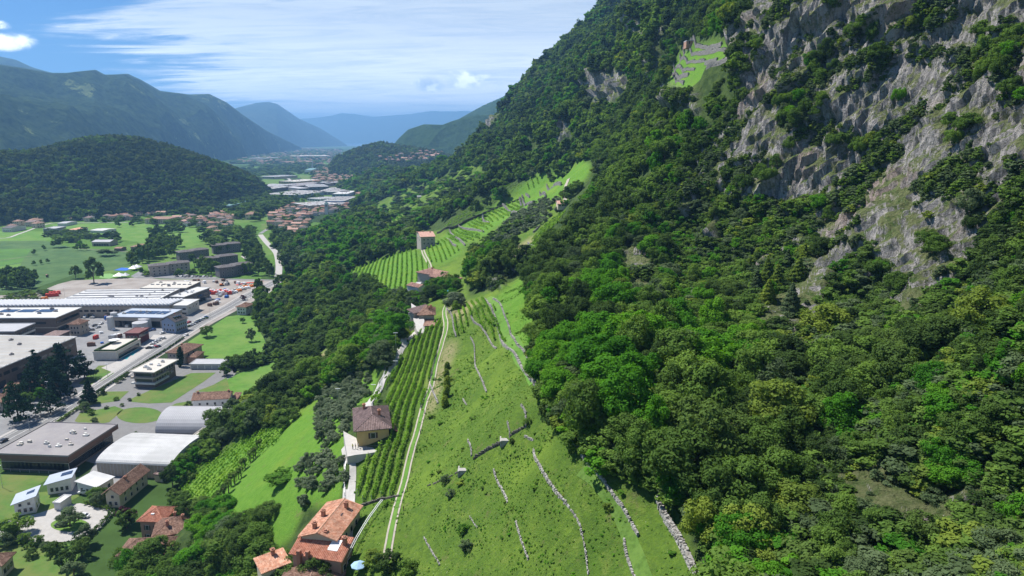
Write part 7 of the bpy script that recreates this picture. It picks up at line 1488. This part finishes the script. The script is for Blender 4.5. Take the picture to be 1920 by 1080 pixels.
# ---- trees on the hillside
def st(px_, py_, h, w, kind, leaf, label, group=None, lod=None, name='tree', shape=None):
    p = hpt(px_, py_); return tree(p.x, p.y, p.z-.3, h, w, kind, leaf, label, group, name, lod=lod, shape=shape)
def slope_grove(poly, s, h, leafs, wh, keep=1.0, lod=None, name='hillside_tree', wf=1.3, kind='round', maxn=400, nmw=None):
    P_ = [hpt(a, b) for a, b in poly]; xs = [p.x for p in P_]; ys = [p.y for p in P_]; i = 0
    gx_, gy_ = np.meshgrid(np.arange(min(xs), max(xs)+s, s), np.arange(min(ys), max(ys)+s, s)); x = (gx_+rng.uniform(-.4, .4, gx_.shape)*s).ravel(); y = (gy_+rng.uniform(-.4, .4, gx_.shape)*s).ravel(); z = hz(x, y); a, b = proj(x, y, z)
    k = inpoly(a, b, poly) & (rng.uniform(size=len(x)) < keep)
    for u, v, w in list(zip(x[k], y[k], z[k]))[:maxn]:
        lf = leafs[random.randrange(len(leafs))]; nm = dict(dark='dark green', mid='mid green', bright='bright green', grey='grey green', olive='grey green', yellow='yellow green', weed='fresh green')[lf]
        tree(u, v, w-.3, h*random.uniform(.75, 1.25), s*wf*random.uniform(.85, 1.2), kind, lf, f'{nm} {nmw or "tree"} {wh}', f'{nm} {nmw or "tree"}s {wh}', name, lod=lod)
slope_grove([(600,735),(640,718),(700,700),(690,742),(664,762),(655,800),(640,830),(600,850),(590,800)], 3.5, 3.4, ['olive'], 'in the grove below the ochre house', .9, 1, 'olive_tree', 1.15, nmw='olive tree')
slope_grove([(560,885),(590,848),(640,850),(648,880),(640,945),(590,945),(556,960)], 3.5, 3.6, ['olive'], 'in the grove above the red roofed farm', .9, 1, 'olive_tree', 1.15, nmw='olive tree')
slope_grove([(955,412),(1010,377),(1050,372),(1060,392),(1010,425),(975,440),(935,470),(890,488),(870,484),(920,452)], 5.0, 3.8, ['olive'], 'in the hillside grove beside the far terraces', .9, 2, 'olive_tree', 1.2, nmw='olive tree')
slope_grove([(868,482),(905,455),(950,430),(1000,408),(1008,418),(960,440),(920,460),(880,485)], 7, 5, ['dark','mid','mid'], 'in the dark belt between the far terraces', .9, 2)
slope_grove([(870,490),(900,492),(930,490),(925,515),(905,540),(880,535),(868,505)], 6.0, 4.5, ['dark','mid','bright','grey'], 'on the slope right of the farm', .4, 2)
slope_grove([(800,540),(835,528),(868,535),(862,556),(835,560),(800,558)], 5.5, 7, ['bright','bright','mid'], 'beside the farm with pinkish roofs', .95, 1)
slope_grove([(742,560),(790,552),(800,575),(778,592),(770,600),(745,590)], 5, 6.5, ['dark','grey','bright'], 'left of the brown roofed hillside house', .9, 1)
slope_grove([(980,330),(1010,318),(1060,305),(1105,300),(1075,322),(1040,345),(1015,355)], 9, 8, ['mid','grey','dark'], 'on the highest terraces under the wood', .55, 2)
slope_grove([(700,385),(760,358),(880,320),(905,325),(890,345),(850,380),(800,405),(770,440),(715,420)], 15, 9, ['mid','dark','bright','grey'], 'scattered over the far bench', .45, 3)
slope_grove([(845,355),(885,345),(850,385),(800,410),(770,440),(765,430),(800,395)], 12, 11, ['dark','mid'], 'in the wood edge of the far bench', .6, 3)
slope_grove([(455,985),(500,965),(515,975),(495,1010),(470,1040),(455,1075),(430,1060),(440,1010)], 6, 6, ['dark','mid','bright'], 'below the red roofed farm', .9, 0)
slope_grove([(335,965),(385,950),(430,965),(470,985),(440,1080),(370,1085),(362,1040),(372,985)], 6.5, 6.5, ['dark','mid','dark','bright'], 'between the villa and the red roofed farm', .9, 0)
slope_grove([(505,905),(540,890),(545,920),(515,945)], 9, 4.5, ['weed'], 'alone in the bright meadow of the slope', .7, 1)
slope_grove([(500,800),(545,775),(560,785),(530,810)], 6, 5, ['dark','mid'], 'at the top of the lower vineyard', .9, 1)
st(852,575,8,12,'round','olive','large rounded olive tree at the bend above the brown roofed house',name='olive_tree',lod=0); st(812,562,9,12,'round','dark','dark tree between the farm and the brown roofed house',lod=0)
for i in range(5): st(838-i*.8,692+i*18,(3.2,4,4.6,4.6,4)[i],2.2,'column','yellow',f'narrow yellow green bush of the upright row beside the track, {["topmost","second","third","fourth","lowest"][i]}','narrow bushes beside the track',1,'tall_bush')
for px_, py_, h, lf, lb in ((700,1058,4,'yellow','yellow flowering bush at the bottom of the tractor track'),(730,1068,5,'dark','dark bush at the bottom end of the tractor track'),(765,1075,4,'mid','green bush right of the tractor track end'),(1140,955,1.6,'yellow','bright yellow plants above the worn path'),(835,905,2.5,'grey','grey bush on the grass at the left of the landings'),(845,930,2.2,'grey','grey bush below the lower landing'),(868,1000,2.5,'weed','long green bush low on the grass slope'),(875,1030,2.5,'grey','grey green bush low on the grass slope'),(960,830,1.4,'dark','dark little bush beside the upper landing'),(1020,775,3.0,'dark','dark bush at the wood edge above the wall'),(990,795,2.0,'mid','low bush at the wood edge above the wall'),(1290,920,3,'bright','bright shrub in front of the wood'),(1200,905,3,'mid','green shrub under the overhanging trees'),(1230,915,2.5,'bright','fresh green shrub under the overhanging trees')):
    st(px_, py_, h, h*1.3, 'bush', lf, lb, None, 1, 'bush')
# pines on the scree below the rock
for i, (px_, py_) in enumerate(((1420,570),(1440,545),(1455,560),(1470,530),(1490,545),(1505,520),(1480,600),(1435,590))): st(px_, py_, 11, 6.5, 'cone', 'yellow' if i % 3 else 'grey', f'yellowish pine on the scree slope, {["leftmost","second","third","fourth","fifth","rightmost","lowest","low left"][i]} of the group', 'pines on the scree', 0, 'pine_tree')
# palms in a slanting row
def palm(px_, py_, h, label):
    p = hpt(px_, py_); r_ = empty('palm_tree', p, random.uniform(0, 6)); r_.scale = (h/5,)*3; tag(r_, label, 'palm', 'palms beside the lower vineyard')
    if 'palm_c' not in _wm:
        mb = MB(); g = random.Random(4)
        for k in range(26):
            a = k*2.4; el = g.uniform(-.7, 1.0); L_ = g.uniform(1.1, 1.5); dx, dy = math.cos(a), math.sin(a); c = Vector((dx*.5*math.cos(el), dy*.5*math.cos(el), 4.6+.5*math.sin(el)))
            for j in range(7):
                b = a+(j-3)*.26; e = Vector((math.cos(b)*math.cos(el)*L_, math.sin(b)*math.cos(el)*L_, 4.6+math.sin(el)*L_-.18*abs(j-3)*.5)); sd_ = Vector((-math.sin(b), math.cos(b), 0))*.09; mb.add([c-sd_*.4, c+sd_*.4, e+sd_, e-sd_], [(0,1,2,3)])
        _wm['palm_c'] = mb.mesh('crown', LEAF['dark']); mb = MB(); mb.tube([(0,0,-.5),(.05,0,2),(0,0,4.6)], [.22,.2,.24], 6); _wm['palm_t'] = mb.mesh('trunk', BARK)
    put('crown', _wm['palm_c'], r_, (0,0,0)); put('trunk', _wm['palm_t'], r_, (0,0,0))
for i in range(17):
    t = i/16; palm(402+t*86+random.uniform(-4, 4), 958-t*118+random.uniform(-4, 4), random.uniform(3.6, 5), 'fan palm in the slanting row, ' + ['lowest','second','third','fourth','fifth','sixth','seventh','eighth','middle','eighth from top','seventh from top','sixth from top','fifth from top','fourth from top','third from top','second from top','topmost'][i] + ' one')
# ---- buildings of the hillside
r, ro, W, Dp = B_((558,1008),(632,1016),(645,946), 8.5, 'farmhouse', 'near farmhouse under a pale orange tiled gable roof beside the lane', 'farmhouse', 'gable_y', 1.5, .7, 'cream', 'orange', .42, base=43, foot=8, wins=(('f',2,5,1,1.4),('r',4,5.4,1,1.3),('l',4,5,1,1.3)), chims=((.72,.82),(.25,.5),(.3,.12)))
mb = MB(); mb.box(W*.66, W*.76, Dp*.56, Dp*.64, 9.2, 9.75); mb.build('skylight', GLASS, ro)
r, ro, W, Dp = B_((541,1040),(641,1056),(647,1023), 7.2, 'red_farmhouse', 'red tiled farmhouse with a large pale skylight in front of the gabled one', 'farmhouse', 'shed_f', 2.2, .6, 'pink', 'red', .42, base=42, foot=8, wins=(('f',2,3.2,1.1,1.4),('f',1,.2,1.2,2.2),('r',2,4,1,1.3)))
s_ = 2.2/(Dp+1.2)
mb = MB(); y0, y1 = Dp*.32, Dp*.86
mb.add([(W*.66,y0,7.62+s_*(y0+.6)),(W*.86,y0,7.62+s_*(y0+.6)),(W*.86,y1,7.62+s_*(y1+.6)),(W*.66,y1,7.62+s_*(y1+.6))]+[(W*.66,y0,7.2+s_*(y0+.6)),(W*.86,y0,7.2+s_*(y0+.6)),(W*.86,y1,7.2+s_*(y1+.6)),(W*.66,y1,7.2+s_*(y1+.6))], [(0,1,2,3),(0,4,5,1),(1,5,6,2),(2,6,7,3),(3,7,4,0)]); mb.build('skylight', WHITEP, ro)
chimney(ro, W*.50, Dp*.9, 9.3); chimney(ro, W*.94, Dp*.72, 9.0); 
mb = MB(); mb.box(W*.13, W*.20, -.9, -.01, -6, 8.6); mb.box(W*.32, W*.38, -.9, -.01, -6, 8.8); mb.build('chimney', BRICK, r)
B_((490,1078),(547,1056),(541,1033), 5.5, 'farm_wing', 'orange roofed left wing of the red tiled farmhouse', 'farmhouse', 'shed_f', 1.2, .5, 'cream', 'orange', .42, base=40, foot=8, wins=(('f',2,2.6,1.1,1.3),), chims=((.62,.9),))
B_((520,1102),(642,1098),(636,1066), 4.5, 'farm_annex', 'lower annex with an old brown tiled roof at the bottom edge of the picture', 'annex', 'gable_y', 1.6, .5, 'cream', 'brown', .42, base=41, foot=8)
r, ro, W, Dp = B_((663,811),(735,804),(724,762), 8, 'ochre_house', 'ochre house with a mauve hipped roof on the hillside lane', 'house', 'hip', 2.4, .9, 'yellow', 'mauve', .5, base=49.5, foot=6, wins=(('f',1,5.2,1.2,1.6,'s'),('f',2,.4,1.5,2.2),('l',3,5,1.1,1.5,'s')), chims=((.28,.75),(.75,.4)))
mb = MB(); mb.box(-.2, W+.4, -2.4, -.02, 2.9, 3.1)
for i in range(14): mb.box(W*i/13-.03, W*i/13+.03, -2.38, -2.30, 3.103, 4.0)
mb.box(-.2, W+.4, -2.4, -2.30, 4.003, 4.08); mb.build('balcony', W_['darkgrey'], r)
for x in (0, .5, 1): put('balcony_post', box_mesh('balcony_post', .2, .2, 3.2, W_['white']), r, (x*W, -2.2, -.31))
r2 = empty('lean_to', (W+.9-.6, Dp*.1, 0)); r2.parent = r; roof(r2, 'shed_l', 2.6, Dp*.8, 5.4, 2.2, .3, RT['maroon'])
r, ro, W, Dp = B_((782,592),(817,591),(824,577), 8, 'brown_roofed_house', 'old house with a reddish brown hipped roof beside the tractor track', 'house', 'hip', 2.2, .8, 'stone', 'brown', .5, base=50, foot=6, wins=(('f',3,4.9,1,1.3),('l',2,4.9,1,1.3)), chims=((.8,.5),(.7,.2)))
r2 = empty('lean_to', (-.4, -4.6, 0)); r2.parent = r; roof(r2, 'shed_f', W+2.4, 4.2, 4.4, 1.4, .3, RT['brown'], .5); mb = MB(); mb.box(0, W+2, 0.3, 4.2, -5, 4.38); mb.build('wall', W_['grey'], r2); windows(r2, W+2, 4, 'f', 3, .6, 1.4, 1.6, inset=0.3)
B_((776,589),(812,579),(818,571), 8.6, 'barn_roof_building', 'grey roofed barn joined behind the reddish brown roof', 'barn', 'shed_f', 1.4, .5, 'stone', 'mauve', .5, base=50, foot=6)
P_ = [hpt(a, b) for a, b in ((772,604),(786,606),(796,614),(796,626),(782,630),(774,618))]; mb = MB(); z_ = max(p.z for p in P_); mb.prism([(p.x, p.y) for p in P_], z_-4, z_+.2, 0); tag(mb.build('terrace', [CONC2]), 'pale terrace below the brown roofed house', 'terrace')
p = hpt(794,622); r_ = empty('garden_canopy', p); tag(r_, 'brown garden canopy on the terrace of the old hillside house', 'canopy'); roof(r_, 'shed_f', 5, 3.2, 2.6, .6, .1, RT['brown']); mb = MB(); [mb.box(x, x+.15, y, y+.15, -1, 2.58) for x in (0,4.85) for y in (0,3.05)]; mb.build('frame', METAL, r_)
B_((813,517),(842,511),(850,497), 6, 'hill_farm', 'farm with a pinkish tiled roof at the end of the pale track', 'farmhouse', 'hip', 2.4, .8, 'stone', 'pinkish', .55, base=50, foot=6, wins=(('f',4,3.2,1.1,1.2),('f',3,.8,1.2,1.6)), chims=((.5,.5),))
B_((838,527),(868,522),(868,508), 6, 'hill_farm_wing', 'right hand wing of the pinkish roofed farm', 'farmhouse', 'hip', 2.0, .8, 'maroon', 'pinkish', .55, base=50, foot=6, wins=(('f',3,3.2,1.1,1.2),))
B_((784,540),(802,536),(806,526), 3.2, 'garden_house', 'small pinkish roofed garden house below the farm', 'shed', 'gable_y', 1.2, .3, 'white', 'pinkish', .55, base=48, foot=5); B_((777,536),(787,536),(788,530), 2.6, 'white_shed', 'tiny white flat shed beside the pinkish garden house', 'shed', 'flat', .2, .1, 'white', 'white', base=48, foot=5)
r, ro, W, Dp = B_((788,445),(817,444),(817,434), 9.5, 'tower_house', 'tall square stone house with a pink gabled roof among the vineyards', 'house', 'gable_x', 2.2, .6, 'stone', 'pinkish', .55, base=49, foot=6, wins=(('f',3,6.4,1.1,1.4),('f',3,3.2,1.1,1.4),('l',2,5,1,1.4)), chims=((.3,.5),(.8,.4)))
b0 = hpt(760,470).z; B_((749,463),(771,463),(771,454), 3.4, 'dark_cottage', 'low dark cottage with a blue grey roof at the wood edge', 'cottage', 'hip', 2.0, .9, 'darkgrey', 'dark', base=b0, foot=5, wins=(('f',4,.8,1.6,1.6,'n'),))
b0 = hpt(1055,386).z; B_((1045,383),(1065,383),(1065,378), 2.8, 'small_hill_house', 'small house with a pink roof among the olive trees', 'house', 'gable_x', 1.4, .5, 'cream', 'pinkish', .6, base=b0, foot=1.5, wins=(('f',3,1.2,1,1.2),))
b0 = hpt(1296,86).z; r, ro, W, Dp = B_((1287,77),(1307,77),(1306,74), 3.0, 'stone_ruin', 'roofless reddish stone ruin on top of the high terraces', 'ruin', 'flat', .3, .05, 'pink', 'pale', base=b0, foot=1.5, wins=(('f',2,1.2,.8,1.8,'n'),))
for (px_, py_, lb) in ((793,354,'small dark hut on the far bench'),(786,372,'pale shed on the far bench'),(865,358,'white hut at the wood edge of the far bench'),(735,405,'brown hut beside the bench vineyard'),(780,403,'pale hut right of the bench vineyard')):
    p = hpt(px_, py_); r_ = empty('garden_hut', p, .2); tag(r_, lb, 'hut'); mb = MB(); mb.box(-3,3,-2.5,2.5,-1,3); mb.build('wall', W_['cream' if 'pale' in lb or 'white' in lb else 'brown'], r_); r3 = empty('roof_frame', (-3,-2.5,0)); r3.parent = r_; roof(r3, 'gable_x', 6, 5, 3.01, 1.3, .4, RT['brown' if 'brown' in lb or 'dark' in lb else 'pale'])
# ---- small things of the hillside
p = hpt(673,1074); parasol(p.x, p.y, p.z, 3.4, mat('pale_blue_canvas', (.28,.42,.58,1), .8, .05, 1), 'pale blue parasol at the bottom of the lane', 2.4)
p = hpt(846,552); mb = MB(); mb.box(-2.2,2.2,-1.4,1.4,1.9,2.05); [mb.box(x-.06,x+.06,y-.06,y+.06,-.5,1.897) for x in (-2,2) for y in (-1.2,1.2)]; tag(mb.build('tarpaulin_shelter', mat('blue_tarpaulin', (.03,.22,.62,1), .5, .1, 2), None, p), 'bright blue tarpaulin shelter above the large olive tree', 'tarpaulin')
a, b = hpt(650,1058), hpt(717,948); r_ = empty('rail_track', a); tag(r_, 'long pale metal rail track on short posts running up beside the lane', 'rail track'); P_ = [a.lerp(b, i/14) for i in range(15)]  # metal rail track carried on short posts up the slope
for q in P_: q.z = float(hz(q.x, q.y))+1.6
d = (b-a).normalized(); n_ = Vector((-d.y, d.x, 0)).normalized(); mb = MB(); mb.tube([q-a+n_*.22 for q in P_], .09, 5); mb.tube([q-a-n_*.22 for q in P_], .09, 5); mb.build('rail', WHITEP, r_)
mb = MB(); [mb.tube([q-a+n_*.22, q-a-n_*.22], .05, 4) for q in resample(P_, 1.0)]; mb.build('rung', METAL, r_)
for q in P_[::2]: mb = MB(); v = q-a; mb.tube([(v.x, v.y, v.z-2.2), (v.x, v.y, v.z)], .07, 4); mb.build('post', METAL, r_)
for px_, py_, h, lb in ((743,664,9,'slim lamp post beside the upper concrete lane'),(701,741,4,'short post at the gate of the upper lane'),(635,762,7,'slim pole in the olive grove'),(742,700,5,'thin post at the bend of the upper lane')): p = hpt(px_, py_); lamp(p.x, p.y, p.z, h, lb)
fence_line([(714,746),(733,700),(748,668),(768,642)], 1.2, 'thin handrail along the outer side of the upper lane', METAL, 2.5, True, lambda u, v: hpt(u, v)+Vector((-2.2,0,0)))
fence_line([(641,1000),(646,930),(648,870)], 1.1, 'thin handrail on the valley side of the lower lane', METAL, 2.5, True, lambda u, v: hpt(u, v))
# vine posts and stakes beside the track
for i in range(9):
    t = i/8; p = hpt(757+t*62, 958-t*290); mb = MB(); mb.cyl(0,0,-.3,1.3,.09,.09,6); tag(mb.build('fence_post', BARK, None, p), 'short wooden stake on the upper side of the tractor track', 'post', 'stakes along the tractor track')
# ---- people at the ochre house: one skinned body each
SKIN = mat('skin', (.45,.27,.19,1), .6); 
def person(px_, py_, shirt, trousers, label, pose=0):
    p = hpt(px_, py_); zt = zz_+.16; r_ = empty('person', (p.x, p.y, zt), random.uniform(0, 6)); tag(r_, label, 'person')
    J = {'pel':(0,0,.95),'wai':(0,0,1.12),'che':(0,.01,1.36),'nec':(0,0,1.5),'hd':(0,.01,1.62),'top':(0,.01,1.74),'hL':(.1,0,.9),'kL':(.12,.03,.5),'aL':(.12,-.02,.08),'fL':(.12,.14,.04),'hR':(-.1,0,.9),'kR':(-.12,.05+.08*pose,.5),'aR':(-.12,-.02+.1*pose,.08),'fR':(-.12,.14+.1*pose,.04),
         'sL':(.19,0,1.42),'eL':(.25,.02,1.14),'wL':(.24,.12,.9),'gL':(.24,.17,.82),'sR':(-.19,0,1.42),'eR':(-.26,.04,1.16),'wR':(-.2,.2+.1*pose,1.0),'gR':(-.19,.27+.1*pose,.98)}
    Rr = dict(pel=.14,wai=.125,che=.15,nec=.055,hd=.095,top=.07,hL=.095,kL=.062,aL=.042,fL=.035,hR=.095,kR=.062,aR=.042,fR=.035,sL=.06,eL=.045,wL=.032,gL=.035,sR=.06,eR=.045,wR=.032,gR=.035); K = list(J)
    E = [('pel','wai'),('wai','che'),('che','nec'),('nec','hd'),('hd','top'),('pel','hL'),('hL','kL'),('kL','aL'),('aL','fL'),('pel','hR'),('hR','kR'),('kR','aR'),('aR','fR'),('che','sL'),('sL','eL'),('eL','wL'),('wL','gL'),('che','sR'),('sR','eR'),('eR','wR'),('wR','gR')]
    me_ = D.meshes.new('body'); me_.from_pydata([J[k] for k in K], [(K.index(a_), K.index(b_)) for a_, b_ in E], []); o = D.objects.new('body', me_); link(o, r_); o.modifiers.new('skin', 'SKIN'); o.modifiers.new('sub', 'SUBSURF').levels = 1
    sv = me_.skin_vertices[0].data if me_.skin_vertices else None
    if sv is None: 
        me_.attributes; 
    if sv is not None:
        for i, k in enumerate(K): sv[i].radius = (Rr[k], Rr[k]); sv[i].use_root = (k == 'pel')
    m, nt, b_ = new_mat('clothes'); N = nt.nodes.new; L = nt.links.new; tc = N('ShaderNodeTexCoord'); sp = N('ShaderNodeSeparateXYZ'); L(tc.outputs['Object'], sp.inputs[0]); cr = N('ShaderNodeValToRGB'); cr.color_ramp.interpolation = 'CONSTANT'; e = cr.color_ramp.elements
    mp = N('ShaderNodeMath'); mp.operation = 'DIVIDE'; L(sp.outputs[2], mp.inputs[0]); mp.inputs[1].default_value = 2; L(mp.outputs[0], cr.inputs[0]); e[0].color = (.02,.02,.02,1); e[1].position = .04; e[1].color = trousers
    for q, c in ((.50, shirt),(.75,(.45,.27,.19,1)),(.83,(.03,.02,.015,1))): k_ = e.new(q); k_.color = c
    L(cr.outputs[0], b_.inputs['Base Color']); me_.materials.append(m)
person(662,852,(.55,.5,.1,1),(.05,.06,.1,1),'person in a yellowish top standing at the lane edge of the terrace'); person(667,850,(.03,.03,.03,1),(.03,.03,.04,1),'person in black standing in the middle of the terrace',1); person(673,846,(.6,.6,.6,1),(.3,.3,.3,1),'person in white standing nearest to the ochre house')
